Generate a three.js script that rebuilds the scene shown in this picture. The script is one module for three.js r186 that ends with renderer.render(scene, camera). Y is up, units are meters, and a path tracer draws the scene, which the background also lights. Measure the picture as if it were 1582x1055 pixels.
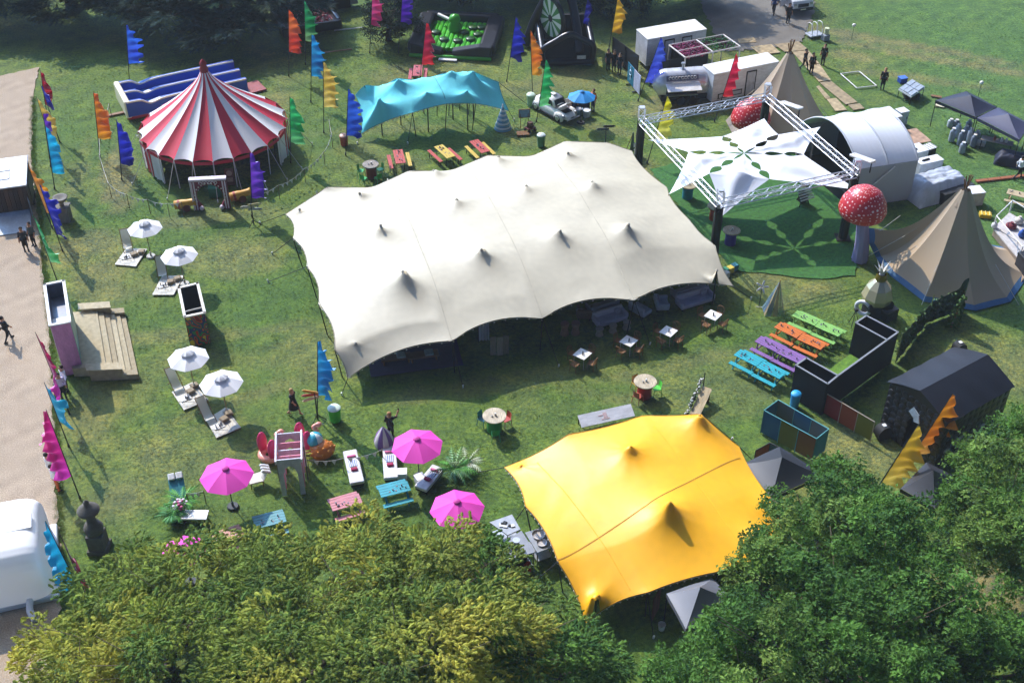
import * as THREE from 'three';
import { Sky } from 'three/addons/objects/Sky.js';
import { mergeGeometries, toCreasedNormals } from 'three/addons/utils/BufferGeometryUtils.js';
import { RoundedBoxGeometry } from 'three/addons/geometries/RoundedBoxGeometry.js';
import { MarchingCubes } from 'three/addons/objects/MarchingCubes.js';
import { ImprovedNoise } from 'three/addons/math/ImprovedNoise.js';

// ---------- camera, sky, sun, exposure ----------
const scene = new THREE.Scene();
const camera = new THREE.PerspectiveCamera(31.02, 1582 / 1055, 1, 2000);
camera.position.set(0, 44, 55.32);
camera.rotation.x = -38.5 * Math.PI / 180;
const SUN = new THREE.Vector3(-0.455, 0.66, -0.60).normalize();
const sky = new Sky(); sky.name = 'sky'; sky.scale.setScalar(1500); sky.userData.kind = 'structure';
Object.assign(sky.material.uniforms.sunPosition, { value: SUN.clone().multiplyScalar(1000) });
sky.material.uniforms.turbidity.value = 9; sky.material.uniforms.rayleigh.value = 0.6; sky.material.uniforms.mieCoefficient.value = 0.005;
scene.add(sky);
scene.environmentIntensity = 0.3;
const sun = new THREE.DirectionalLight(0xfff1dc, 4.4);
sun.position.copy(SUN).multiplyScalar(150); sun.castShadow = true; sun.shadow.mapSize.set(4096, 4096);
Object.assign(sun.shadow.camera, { left: -70, right: 70, top: 70, bottom: -70, near: 10, far: 320 });
scene.add(sun, sun.target);
const renderer = new THREE.WebGLRenderer({ antialias: true });
renderer.toneMapping = THREE.LinearToneMapping; renderer.toneMappingExposure = 1.34;
renderer.shadowMap.enabled = true;
scene.fog = new THREE.FogExp2(0xdce5ea, 0.0003);

// ---------- helpers ----------
let seed = 7;
const rnd = () => { seed = (seed * 1664525 + 1013904223) >>> 0; return seed / 4294967296; };
const rr = (a, b) => a + (b - a) * rnd();
const PN = new ImprovedNoise();
const noise = (x, y, z = 0) => PN.noise(x, y, z);
const fbm = (x, y, o = 4, z = 3.7) => { let s = 0, a = 0.5; for (let i = 0; i < o; i++) { s += a * noise(x, y, z + i * 7.3); x *= 2.03; y *= 2.03; a *= 0.5; } return s; };
const V = (x, y, z) => new THREE.Vector3(x, y, z);
const R = Math.PI / 180;
function dataTex(n, f, srgb = true, rep = 1) {
  const d = new Uint8Array(n * n * 4);
  for (let j = 0; j < n; j++) for (let i = 0; i < n; i++) { const c = f(i / n, j / n, i, j); const k = (j * n + i) * 4; d[k] = c[0] * 255; d[k + 1] = c[1] * 255; d[k + 2] = c[2] * 255; d[k + 3] = 255; }
  const t = new THREE.DataTexture(d, n, n); t.wrapS = t.wrapT = THREE.RepeatWrapping; t.magFilter = THREE.LinearFilter; t.minFilter = THREE.LinearMipmapLinearFilter; t.generateMipmaps = true;
  if (srgb) t.colorSpace = THREE.SRGBColorSpace; t.repeat.set(rep, rep); t.needsUpdate = true; return t;
}
// noise that tiles over [0,1)
const tn = (u, v, s, z) => { const f = (a, b) => noise(a * s, b * s, z); const iu = 1 - u, iv = 1 - v; return f(u, v) * iu * iv + f(u - 1, v) * u * iv + f(u, v - 1) * iu * v + f(u - 1, v - 1) * u * v; };
const cl = (x) => Math.max(0, Math.min(1, x));
const MOTTLE = dataTex(256, (u, v) => { const g = cl(0.93 + 0.16 * tn(u, v, 4, 1) + 0.10 * tn(u, v, 17, 2) + 0.05 * tn(u, v, 60, 4)); return [g, g, g]; });
const WEAVE = dataTex(256, (u, v) => { const g = cl(0.5 + 0.3 * tn(u, v, 5, 9) + 0.25 * tn(u, v, 40, 5)); return [g, g, g]; }, false);
const GRAIN = dataTex(256, (u, v) => { const g = cl(0.85 + 0.3 * tn(u * 1, v, 3, 4) + 0.25 * noise(u * 4, v * 70, 3)); return [g, g * 0.97, g * 0.93]; });
const cache = {};
function mat(c, rough = 0.75, o = {}) {
  const k = c + '|' + rough + JSON.stringify(o); if (cache[k]) return cache[k];
  const { tex, ...p } = o;
  const m = new THREE.MeshStandardMaterial({ color: c, roughness: rough, side: THREE.DoubleSide, map: tex === 'none' ? null : tex === 'wood' ? GRAIN : MOTTLE, ...p });
  return cache[k] = m;
}
const phys = (p) => new THREE.MeshPhysicalMaterial({ side: THREE.DoubleSide, ...p });
function prep(g, keepCol) {
  if (g.index) g = g.toNonIndexed();
  if (!g.attributes.normal) g.computeVertexNormals();
  if (!g.attributes.uv) g.setAttribute('uv', new THREE.BufferAttribute(new Float32Array(g.attributes.position.count * 2), 2));
  for (const k of Object.keys(g.attributes)) if (!['position', 'normal', 'uv'].includes(k) && !(keepCol && k === 'color')) g.deleteAttribute(k);
  return g;
}
const merge = (gs, col) => { gs = (Array.isArray(gs) ? gs : [gs]).map((g) => prep(g, col)); return gs.length > 1 ? mergeGeometries(gs) : gs[0]; };
function part(parent, name, gs, m, label) {
  const o = new THREE.Mesh(merge(gs, m.vertexColors), m); o.name = name; o.castShadow = o.receiveShadow = true; parent.add(o);
  if (label) o.userData.label = label; return o;
}
const used = {};
const numbered = (n) => { used[n] = (used[n] ?? -1) + 1; return used[n] ? n + '_' + String(used[n]).padStart(3, '0') : n; };
function thing(name, label, category, [x, z] = [0, 0], turn = 0, y = 0, group) {
  const o = new THREE.Group(); o.name = numbered(name); o.position.set(x, y, z); o.rotation.y = turn; o.userData = { label, category };
  if (group) o.userData.group = group; scene.add(o); return o;
}
function dup(src, [x, z], turn, label, y = src.position.y, group = src.userData.group) {
  const o = src.clone(); o.name = numbered(src.name.replace(/_\d{3}$/, '')); o.position.set(x, y, z); o.rotation.y = turn; o.userData = { ...src.userData, label }; if (group) o.userData.group = group; scene.add(o); return o;
}
function struct(name, gs, m, kind = 'structure') { const o = part(scene, name, gs, m); o.userData.kind = kind; return o; }
const xf = (g, x, y, z, ry = 0, rx = 0, rz = 0) => { if (rx) g.rotateX(rx); if (rz) g.rotateZ(rz); if (ry) g.rotateY(ry); g.translate(x, y, z); return g; };
const bx = (w, h, d, x = 0, y = 0, z = 0, ry = 0, rx = 0, rz = 0) => xf(new THREE.BoxGeometry(w, h, d), x, y, z, ry, rx, rz);       // centred
const rb = (w, h, d, x = 0, y = 0, z = 0, r = 0.02, ry = 0, rx = 0, rz = 0) => xf(new RoundedBoxGeometry(w, h, d, 1, Math.min(r, w / 2.1, h / 2.1, d / 2.1)), x, y, z, ry, rx, rz);
const cy = (r0, r1, h, x = 0, y = 0, z = 0, n = 12) => xf(new THREE.CylinderGeometry(r1, r0, h, n), x, y + h / 2, z);            // base at y
const sp = (r, x = 0, y = 0, z = 0, n = 10, sx = 1, sy = 1, sz = 1) => { const g = new THREE.SphereGeometry(r, n, Math.max(5, n * 0.7 | 0)); g.scale(sx, sy, sz); g.translate(x, y, z); return g; };
function bar(a, b, r = 0.02, n = 6, r2 = r) {
  const A = V(...a), B = V(...b), d = B.clone().sub(A), L = d.length(); const g = new THREE.CylinderGeometry(r2, r, L, n); g.translate(0, L / 2, 0);
  g.applyQuaternion(new THREE.Quaternion().setFromUnitVectors(V(0, 1, 0), d.normalize())); g.translate(A.x, A.y, A.z); return g;
}
const tube = (pts, r, seg = 20, n = 6) => new THREE.TubeGeometry(new THREE.CatmullRomCurve3(pts.map((p) => V(...p))), seg, r, n);
const lathe = (pts, n = 20) => new THREE.LatheGeometry(pts.map((p) => new THREE.Vector2(p[0], p[1])), n);
function slab(pts, y0, h) {                                                          // polygon in x,z extruded upwards
  const s = new THREE.Shape(pts.map(([x, z]) => new THREE.Vector2(x, -z))); const g = new THREE.ExtrudeGeometry(s, { depth: h, bevelEnabled: false }); g.rotateX(-Math.PI / 2); g.translate(0, y0, 0); return g;
}
function sheet(pts, y) { const s = new THREE.Shape(pts.map(([x, z]) => new THREE.Vector2(x, -z))); const g = new THREE.ShapeGeometry(s); g.rotateX(-Math.PI / 2); g.translate(0, y, 0); return g; }
function ext(pts, d, bev = 0) { const s = new THREE.Shape(pts.map((p) => new THREE.Vector2(p[0], p[1]))); const g = new THREE.ExtrudeGeometry(s, { depth: d, bevelEnabled: bev > 0, bevelSize: bev, bevelThickness: bev, bevelSegments: 1 }); g.translate(0, 0, -d / 2); return g; }
function gridGeo(nu, nv, f, colf) {                                                  // f(u,v)->[x,y,z]
  const p = [], uv = [], c = [], ix = [];
  for (let j = 0; j <= nv; j++) for (let i = 0; i <= nu; i++) { const q = f(i / nu, j / nv); p.push(q[0], q[1], q[2]); uv.push(q[0] * 0.25, q[2] * 0.25); if (colf) c.push(...colf(i / nu, j / nv)); }
  for (let j = 0; j < nv; j++) for (let i = 0; i < nu; i++) { const a = j * (nu + 1) + i; ix.push(a, a + 1, a + nu + 1, a + 1, a + nu + 2, a + nu + 1); }
  const g = new THREE.BufferGeometry(); g.setAttribute('position', new THREE.Float32BufferAttribute(p, 3)); g.setAttribute('uv', new THREE.Float32BufferAttribute(uv, 2));
  if (colf) g.setAttribute('color', new THREE.Float32BufferAttribute(c, 3)); g.setIndex(ix); g.computeVertexNormals(); return g;
}
const tri = (list) => { const g = new THREE.BufferGeometry(); g.setAttribute('position', new THREE.Float32BufferAttribute(list.flat(2), 3)); g.computeVertexNormals(); return g; };
const quad = (a, b, c, d) => tri([[a, b, c], [a, c, d]]);
const head = (ax, az, bx_, bz) => Math.atan2(-(bz - az), bx_ - ax);                   // turn that points local +x from a to b
const lin = (hex) => { const c = new THREE.Color(hex); return [c.r, c.g, c.b]; };
const mix = (a, b, t) => a.map((v, i) => v + (b[i] - v) * t);
const WHITE = mat(0xe6e4df, 0.6), BLACK = mat(0x0d0e10, 0.75), STEEL = mat(0xb9bdc2, 0.35, { metalness: 0.8 }), DARKST = mat(0x26282b, 0.5, { metalness: 0.5 }), WOOD = mat(0x8a6238, 0.7, { tex: 'wood' });

// ---------- ground ----------
const GRASS = dataTex(1024, (u, v, i, j) => {
  const a = tn(u, v, 9, 1), b = tn(u, v, 41, 2), c = tn(u, v, 150, 3), d = noise(i * 0.71, j * 0.71, 5);
  const g = cl(0.74 + 0.22 * a + 0.24 * b + 0.34 * c + 0.22 * d); const t = cl(0.45 + 1.1 * b + 0.7 * a);
  return [cl(g * (0.93 + 0.14 * t)), g, cl(g * (0.98 - 0.15 * t))];
});
const GB = dataTex(512, (u, v, i, j) => { const g = cl(0.5 + 0.5 * tn(u, v, 60, 3) + 0.4 * noise(i * 0.6, j * 0.6, 8)); return [g, g, g]; }, false);
const patches = [                                                                       // worn, dry or muddy places: x, z, radius x, radius z, turn, strength
  [-7.76,-34.47, 4, 2.2, 0.2, 0.5], [-27.29,-18.12, 1.3, 5, 0.25, 0.8], [-27.25,-9.77, 3.5, 2, 0.3, 0.55], [-17.98,-8.68, 4, 2.5, 0.1, 0.45], [-24.92,-5.55, 2, 4, 0.2, 0.5], [-10.74,0.74, 4, 3, 0, 0.4],
  [3.48,-32.23, 5, 2.5, 0.3, 0.55], [7.64,-19.42, 2.2, 4.5, 0.6, 0.65], [15.47,-6.23, 2.2, 2, 0, 0.45], [11.4,3.59, 4, 3, 0.4, 0.35], [17.77,8.77, 4, 1.6, -0.5, 0.6], [27.64,1.9, 3, 4, 0.4, 0.35],
  [-14.64,9.73, 5, 2, 0.1, 0.35], [-3.31,1.9, 3, 2, 0, 0.2], [30.11,-40.45, 12, 0.9, -0.42, 0.8], [35.39,-36.21, 14, 0.8, -0.42, 0.75], [31.53,-33.34, 6, 0.8, -0.3, 0.6], [27.83,-37.39, 2.5, 1.2, -0.3, 0.7],
  [-9.89,-13.58, 4, 1.4, 0.3, 0.35], [-4.74,-36.21, 5, 2, 0, 0.35], [1.37,-24.02, 3, 2, 0, 0.35], [21.76,17.86, 2.4, 2.6, 0.3, 0.95], [21.78,6.26, 1, 2, 0.5, 0.4], [-22.54,6.26, 1.6, 3, 0.2, 0.4], [3.21,-8.32, 8, 5, 0.2, 0.4], [14.21,-29.02, 6, 2.2, 0.2, 0.85], [10.32,-35.62, 4, 5, 0.2, 0.5], [-20.04,-0.45, 9, 0.7, 0.1, 0.45], [-20.85,-12.79, 3.5, 1.0, 0.2, 0.5], [-13.17,4.13, 9, 0.6, 0.5, 0.4], [-0.39,3.59, 9, 0.9, 0.22, 0.42], [9.8,1.9, 6, 0.8, 0.3, 0.45], [-9.07,-24.99, 7, 0.7, 0.1, 0.35], [6.15,-25.47, 5, 0.8, -0.4, 0.5], [17.09,-4.22, 3.5, 0.9, 0.5, 0.45], [-16.16,5.21, 5, 0.5, -0.7, 0.35], [7.33,5.21, 5, 0.6, -0.2, 0.4], [-29.82,-16, 0.7, 7, 0.1, 0.4], [-21.76,-5.55, 2, 1.2, 0, 0.35], [-15.77,7.28, 1.5, 1, 0, 0.4]];
const lawnA = lin(0x758f36), lawnB = lin(0x5e832c), lawnC = lin(0x989a54), dry = lin(0xae9f6c), mud = lin(0x968a6c), deep = lin(0x4b7827), cool = lin(0x608e48);
function lawn(x, z) {
  let c = mix(lawnA, lawnB, cl(0.5 + 1.6 * fbm(x * 0.09, z * 0.09)));
  c = mix(c, lawnC, cl(-0.15 + 1.9 * fbm(x * 0.16 + 40, z * 0.22, 5)) * 0.9);
  c = mix(c, deep, cl(-0.1 + 2 * fbm(x * 0.35 - 11, z * 0.4 + 9, 3)) * 0.55);
  const field = cl((x - 20 + z * 0.15 + 6 * fbm(x * 0.1, z * 0.1)) / 9) * cl((-z + 4) / 10); c = mix(c, cool, field * 0.75);
  let w = cl(-0.25 + 2.3 * fbm(x * 0.13 + 77, z * 0.13, 5)) * 0.62 * (1 - field);
  for (const [px, pz, rx, rz, t, s] of patches) { const dx = x - px, dz = z - pz, a = dx * Math.cos(t) - dz * Math.sin(t), b = dx * Math.sin(t) + dz * Math.cos(t); const q = (a / rx) ** 2 + (b / rz) ** 2; if (q < 5) w = Math.max(w, s * cl(1.25 - q + 1.5 * fbm(x * 0.7, z * 0.7, 3))); }
  return mix(c, mix(dry, mud, cl(0.5 + 2 * fbm(x * 0.3, z * 0.3 + 30, 3))), w * 0.85);
}
{
  const g = gridGeo(320, 260, (u, v) => {                                             // one sheet, fine in the middle and coarse far out
    const e = (t, n, f) => { const s = t * 2 - 1; return n * s + Math.sign(s) * f * Math.pow(Math.abs(s), 9); };
    const x = e(u, 62, 640), z = -10 + e(v, 55, 640); const q = Math.hypot(x, z + 10);
    return [x, 0.05 * fbm(x * 0.2, z * 0.2) * (q < 70 ? 1 : 0) - 0.03, z];
  });
  const p = g.attributes.position, c = new Float32Array(p.count * 3), uv = g.attributes.uv;
  for (let i = 0; i < p.count; i++) { const k = lawn(p.getX(i), p.getZ(i)); c.set(k, i * 3); uv.setXY(i, p.getX(i) / 9, p.getZ(i) / 9); }
  g.setAttribute('color', new THREE.BufferAttribute(c, 3));
  struct('lawn', [g], new THREE.MeshStandardMaterial({ vertexColors: true, map: GRASS, roughness: 0.95, bumpMap: GB, bumpScale: 0.05 }));
}
const GRAVELT = dataTex(512, (u, v, i, j) => { const g = cl(0.82 + 0.1 * tn(u, v, 5, 1) + 0.22 * tn(u, v, 60, 2) + 0.22 * noise(i * 0.8, j * 0.8, 3)); return [g, g * 0.985, g * 0.96]; });
const gravelMat = (c) => mat(c, 0.95, { tex: 'none', map: GRAVELT, bumpMap: GB, bumpScale: 0.03 });
const uvxz = (g, s) => { const p = g.attributes.position, uv = g.attributes.uv; for (let i = 0; i < p.count; i++) uv.setXY(i, p.getX(i) * s, p.getZ(i) * s); return g; };
const rough = (pts, amp, step = 0.35) => { const o = []; for (let i = 0; i < pts.length; i++) { const a = pts[i], b = pts[(i + 1) % pts.length], n = Math.max(1, Math.min(160, Math.hypot(a[0] - b[0], a[1] - b[1]) / step | 0)); for (let k = 0; k < n; k++) { const t = k / n; o.push([a[0] + (b[0] - a[0]) * t + rr(-amp, amp), a[1] + (b[1] - a[1]) * t + rr(-amp, amp)]); } } return o; };
struct('gravel_path', [uvxz(sheet(rough([[-120, -36], [-40.36,-33.57], [-37.78,-35.16], [-36.74,-30.07], [-33.99,-20.76], [-31.98,-15.18], [-29.58,-8.32], [-28.55,-5.55], [-26.73,-0.45], [-24.85,5.21], [-23.33,10.2], [-22.16,13.8], [-21.14,16.69], [-20.4,19.36], [-19.91,21.86], [-19.27,25.44], [-120, 60]], 0.09), 0.03), 0.25)], gravelMat(0xcab7a0));
struct('gravel_road', [uvxz(sheet(rough([[16.99,-75.37], [32.69,-75.37], [27.47,-51.3], [25.63,-44.05], [24.09,-39.95], [20.64,-38.48], [17.39,-37.99], [16.89,-42.36], [16.63,-48.42]], 0.2), 0.03), 0.25)], gravelMat(0x89857e));
{ const g = uvxz(sheet(rough([[9.66,-19.25], [12.28,-20.49], [20.59,-23.54], [23.07,-13.58], [21.19,-6.57], [19.42,-6.09], [16.91,-6.5], [13.8,-7.05], [12.42,-10.51]], 0.1, 0.4), 0.034), 0.5); struct('artificial_turf', [g], mat(0x448838, 0.9, { tex: 'none', map: GRASS, bumpMap: GB, bumpScale: 0.02 })); }
struct('artificial_turf_strip', [uvxz(sheet([[17.71,2.58], [19.33,1.09], [20.34,1.67], [18.34,3.7]], 0.034), 0.5)], mat(0x75a52c, 0.9, { tex: 'none', map: GRASS }));
// ---------- stretch tents ----------
const FABMAP = dataTex(256, (u, v) => { const g = cl(0.955 + 0.06 * tn(u, v, 3, 1) + 0.045 * tn(u, v, 11, 2) + 0.015 * tn(u, v, 50, 4)); return [g, g, g * 0.995]; });
const FABB = { bumpMap: WEAVE, bumpScale: 0.004 };
const ROPE = mat(0x33322e, 0.9), POLE = mat(0x14181a, 0.5), PEG = mat(0xe9e9e4, 0.5), BULB = mat(0xf4ead2, 0.3);
function edgeCurve(ctrl, n, sag, cx, cz) {                                              // control points joined by inward arcs
  const L = []; let tot = 0; for (let i = 1; i < ctrl.length; i++) { tot += V(...ctrl[i]).distanceTo(V(...ctrl[i - 1])); L.push(tot); }
  const out = [];
  for (let k = 0; k <= n; k++) {
    const s = k / n * tot; let i = 0; while (i < L.length - 1 && s > L[i]) i++;
    const s0 = i ? L[i - 1] : 0, t = cl((s - s0) / (L[i] - s0)), a = ctrl[i], b = ctrl[i + 1], w = 4 * t * (1 - t), d = (L[i] - s0) * (a[3] ?? sag);
    let x = a[0] + (b[0] - a[0]) * t, y = a[1] + (b[1] - a[1]) * t, z = a[2] + (b[2] - a[2]) * t;
    let nx = -(b[2] - a[2]), nz = b[0] - a[0]; const l = Math.hypot(nx, nz) || 1; nx /= l; nz /= l; if (nx * (cx - x) + nz * (cz - z) < 0) { nx = -nx; nz = -nz; }
    out.push([x + nx * d * w, y + 0.25 * d * w, z + nz * d * w]);
  }
  return out;
}
function stretchTent(name, label, colour, { near, right, far, left, peaks, seams = [], ropes = [], lights = [], sag = 0.07, nu = 110, nv = 80, rough: ro = 0.6, thin = 0, seamTone = 0.9 }) {
  const all = [...near, ...far]; let cx = 0, cz = 0; for (const p of all) { cx += p[0] / all.length; cz += p[2] / all.length; }
  const E0 = edgeCurve(near, nu, sag, cx, cz), E1 = edgeCurve(far, nu, sag, cx, cz), L0 = edgeCurve(left, nv, sag, cx, cz), L1 = edgeCurve(right, nv, sag, cx, cz);
  const P = [], W = nu + 1, fix = new Uint8Array(W * (nv + 1));
  for (let j = 0; j <= nv; j++) for (let i = 0; i <= nu; i++) {
    const u = i / nu, v = j / nv, q = [0, 1, 2].map((k) => (1 - v) * E0[i][k] + v * E1[i][k] + (1 - u) * L0[j][k] + u * L1[j][k] - ((1 - u) * (1 - v) * E0[0][k] + u * (1 - v) * E0[nu][k] + (1 - u) * v * E1[0][k] + u * v * E1[nu][k]));
    P.push(q); if (!i || !j || i === nu || j === nv) fix[j * W + i] = 1;
  }
  for (const pk of peaks) {                                                             // poles push the sheet up
    const [x, y, z] = pk, r = pk[3] ?? 0.17; let best = 0, bd = 1e9; P.forEach((q, k) => { const d = Math.hypot(q[0] - x, q[2] - z); if (d < bd) { bd = d; best = k; } if (d < r) { q[1] = y - d * 0.35; fix[k] = 1; } });
    P[best][1] = y; fix[best] = 1; pk[0] = P[best][0]; pk[2] = P[best][2];
  }
  for (let it = 0; it < 900; it++) for (let j = 1; j < nv; j++) for (let i = 1; i < nu; i++) { const k = j * W + i; if (fix[k]) continue; const m = (P[k - 1][1] + P[k + 1][1] + P[k - W][1] + P[k + W][1]) / 4; P[k][1] += 1.85 * (m - P[k][1]); }
  for (let k = 0; k < P.length; k++) if (!fix[k]) { const q = P[k]; q[1] += 0.014 * fbm(q[0] * 0.8, q[2] * 0.8, 3) + 0.018 * Math.sin(q[0] * 3.1 + q[2] * 2.2 + 3 * noise(q[0] * 0.4, q[2] * 0.4)) * Math.max(0, noise(q[0] * 0.3, q[2] * 0.3, 5)); for (const pk of peaks) { const d = Math.hypot(q[0] - pk[0], q[2] - pk[2]); if (d < 2) q[1] += 0.016 * Math.sin(11 * Math.atan2(q[2] - pk[2], q[0] - pk[0])) * Math.exp(-d * 1.3); } }
  const g = gridGeo(nu, nv, (u, v) => P[Math.round(v * nv) * W + Math.round(u * nu)]);
  const t = thing(name, label, 'tent', [cx, cz]); const sh = (q) => [q[0] - cx, q[1], q[2] - cz]; g.translate(-cx, 0, -cz);
  part(t, 'canopy', [g], thin ? phys({ color: colour, roughness: 0.75, transmission: thin, thickness: 0, map: FABMAP, ...FABB }) : mat(colour, ro, { tex: 'none', map: FABMAP, ...FABB }));
  const hem = []; for (const E of [E0, E1, L0, L1]) hem.push(tube(E.filter((_, i) => i % 4 === 0 || i === E.length - 1).map(sh), 0.025, E.length / 2 | 0, 4));
  part(t, 'hem', hem, mat(new THREE.Color(colour).multiplyScalar(0.55).getHex(), 0.8));
  const hAt = (x, z) => { const b = [[1e9, 0], [1e9, 0], [1e9, 0]]; for (const q of P) { const d = (q[0] - x) ** 2 + (q[2] - z) ** 2; if (d < b[2][0]) { b[2] = [d, q[1]]; b.sort((m, n) => m[0] - n[0]); } } let w = 0, y = 0; for (const [d, h] of b) { const k = 1 / (d + 0.003); w += k; y += k * h; } return y / w; };
  for (const [x0, z0, x1, z1, tone] of seams) { const L = Math.hypot(x1 - x0, z1 - z0), sw = tone ? 0.018 : 0.03, nx = -(z1 - z0) / L * sw, nz = (x1 - x0) / L * sw; part(t, 'seam', [gridGeo(1, 50, (a, v) => { const x = x0 + (x1 - x0) * v, z = z0 + (z1 - z0) * v; return [x + nx * (a * 2 - 1) - cx, hAt(x, z) + 0.012, z + nz * (a * 2 - 1) - cz]; })], mat(new THREE.Color(colour).multiplyScalar(tone ?? seamTone).getHex(), 0.8)); }
  for (const [x, y, z] of peaks) { part(t, 'pole', [bar(sh([x, 0, z]), sh([x, y - 0.12, z]), 0.045, 8)], POLE); part(t, 'pole_cap', [lathe([[0.001, 0.03], [0.05, 0.01], [0.1, -0.05]], 12).translate(x - cx, y, z - cz)], mat(new THREE.Color(colour).multiplyScalar(0.9).getHex(), 0.8)); }
  for (const E of [near, right, far, left]) for (let i = 1; i < E.length - 1; i++) { const [x, y, z] = E[i]; const d = Math.hypot(cx - x, cz - z); part(t, 'edge_pole', [bar(sh([x + (cx - x) / d * 0.35, 0, z + (cz - z) / d * 0.35]), sh([x, y, z]), 0.035, 6)], POLE); }
  for (const [x, y, z, gx, gz] of ropes) { part(t, 'guy_rope', [bar(sh([x, y, z]), sh([gx, 0.05, gz]), 0.022, 5)], ROPE); part(t, 'peg', [bar(sh([gx, -0.05, gz]), sh([gx + (gx - x) * 0.03, 0.16, gz + (gz - z) * 0.03]), 0.05, 6)], PEG); }
  for (const which of lights) { const E = { near: E0, far: E1, left: L0, right: L1 }[which], b = []; E.forEach((q, i) => { if (i % 3 === 1) b.push(sp(0.045, q[0] - cx, q[1] - 0.12, q[2] - cz, 6)); }); part(t, 'light_string', [...b, tube(E.filter((_, i) => i % 3 === 0).map((q) => [q[0] - cx, q[1] - 0.07, q[2] - cz]), 0.012, 60, 4)], BULB); }
  return t;
}
stretchTent('stretch_tent', 'huge cream stretch tent with many pointed peaks in the middle of the lawn', 0xccc3aa, {
  near: [[-8.88,1.1,4.56, 0.10], [-3.26,2.5,3.11, 0.12], [1.69,2.5,1.09, 0.12], [6.92,2.5,-0.59, 0.10], [13.12,1.2,-3.76]],
  right: [[13.12,1.2,-3.76], [12.28,2.4,-6.22], [11.02,2.5,-8.92], [9.98,2.4,-12.98], [8.12,2.2,-18]],
  far: [[-14.46,1.5,-11.15, 0.02], [-11.83,2.8,-12.33, 0.02], [-9.14,2,-13.56, 0.02], [-6.73,2.9,-14.17, 0.02], [-4.08,2.1,-15.52, 0.02], [-1.63,2.9,-16.17, 0.02], [1.27,2.1,-17.39, 0.02], [3.58,2.9,-18.08, 0.03], [6.49,2.7,-18.26, 0.04], [8.12,2.2,-18]],
  left: [[-8.88,1.1,4.56], [-9.6,2.2,3.47], [-10.93,2.4,-0.36], [-12.07,2.4,-4.05], [-13.39,2.2,-7.36], [-14.46,1.5,-11.15]],
  peaks: [[-6.01,4.5,-0.61, 0.2], [-1.73,4.5,-2.85, 0.2], [2.79,4.5,-4.79, 0.2], [6.89,4.2,-5.94, 0.18], [-7.76,4.2,-5.87], [-3.31,4.2,-8.6], [0.88,4.2,-10.18], [5.08,4.1,-10.81], [-9.48,3.4,-10.72], [-4.9,3.5,-13.24], [-0.89,3.5,-14.96], [3.73,3.6,-15.37], [-13.35,2.4,-10.42, 0.12], [-8.52,2.3,2.98, 0.12], [11.97,2.5,-3.31, 0.16]],
  seams: [[-8.14,-14.03, -3.26,3.11], [-3.22,-15.68, 1.69,1.09], [2.05,-17.56, 6.92,-0.59]], lights: ['near', 'left'],
  ropes: [[-3.26,2.5,3.11, -2.7,4.03], [1.69,2.5,1.09, 2.61,2.24], [6.92,2.5,-0.59, 7.9,0.27], [-8.88,1.1,4.56, -9.28,4.67], [13.12,1.2,-3.76, 14.35,-4.09], [-14.46,1.5,-11.15, -16.45,-12.33], [-12.07,2.4,-4.05, -14.89,-5.82], [-13.39,2.2,-7.36, -15.11,-8.82], [-11.83,2.8,-12.33, -13.18,-16]],
});
stretchTent('stretch_tent', 'turquoise stretch tent with pointed peaks behind the cream tent', 0x72ebf5, {
  near: [[-10.88,0.5,-23.5, 0.06], [-7.12,2.1,-23.62, 0.02], [-4.69,2.4,-24.42, 0.02], [-2.61,2.3,-24.61, 0.03], [-0.24,0.9,-26.18]],
  right: [[-0.24,0.9,-26.18, 0.05], [-1,2.6,-27.37]],
  far: [[-11.4,2.3,-25.91, 0.05], [-10.68,3.1,-25.86, 0.03], [-9.56,2.4,-27.04, 0.03], [-8.35,3.2,-26.79, 0.03], [-6.74,2.5,-27.67, 0.03], [-5.45,3.2,-27.31, 0.03], [-4.45,3.4,-27.32, 0.03], [-3.69,2.8,-28.23, 0.03], [-2.93,3.5,-27.33, 0.03], [-1,2.6,-27.37]],
  left: [[-10.88,0.5,-23.5, 0.07], [-11.4,2.3,-25.91]],
  peaks: [[-8.15,3.7,-25.68], [-4.4,3.9,-26.51], [-2.86,3.9,-26.51], [-9.5,3,-24.05], [-6.07,3.2,-24.65], [-3.29,3.2,-24.85]],
  seams: [[-6.05,-27.37, -4.79,-24.61]], thin: 0.08, seamTone: 0.6, nu: 90, nv: 60, lights: ['near'], ropes: [[-10.88,0.5,-23.5, -11.14,-22.88], [-0.24,0.9,-26.18, 0.14,-26.36], [-1,2.6,-27.37, 1.32,-28.5], [-7.12,2.1,-23.62, -7.51,-22.88]],
});
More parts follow.
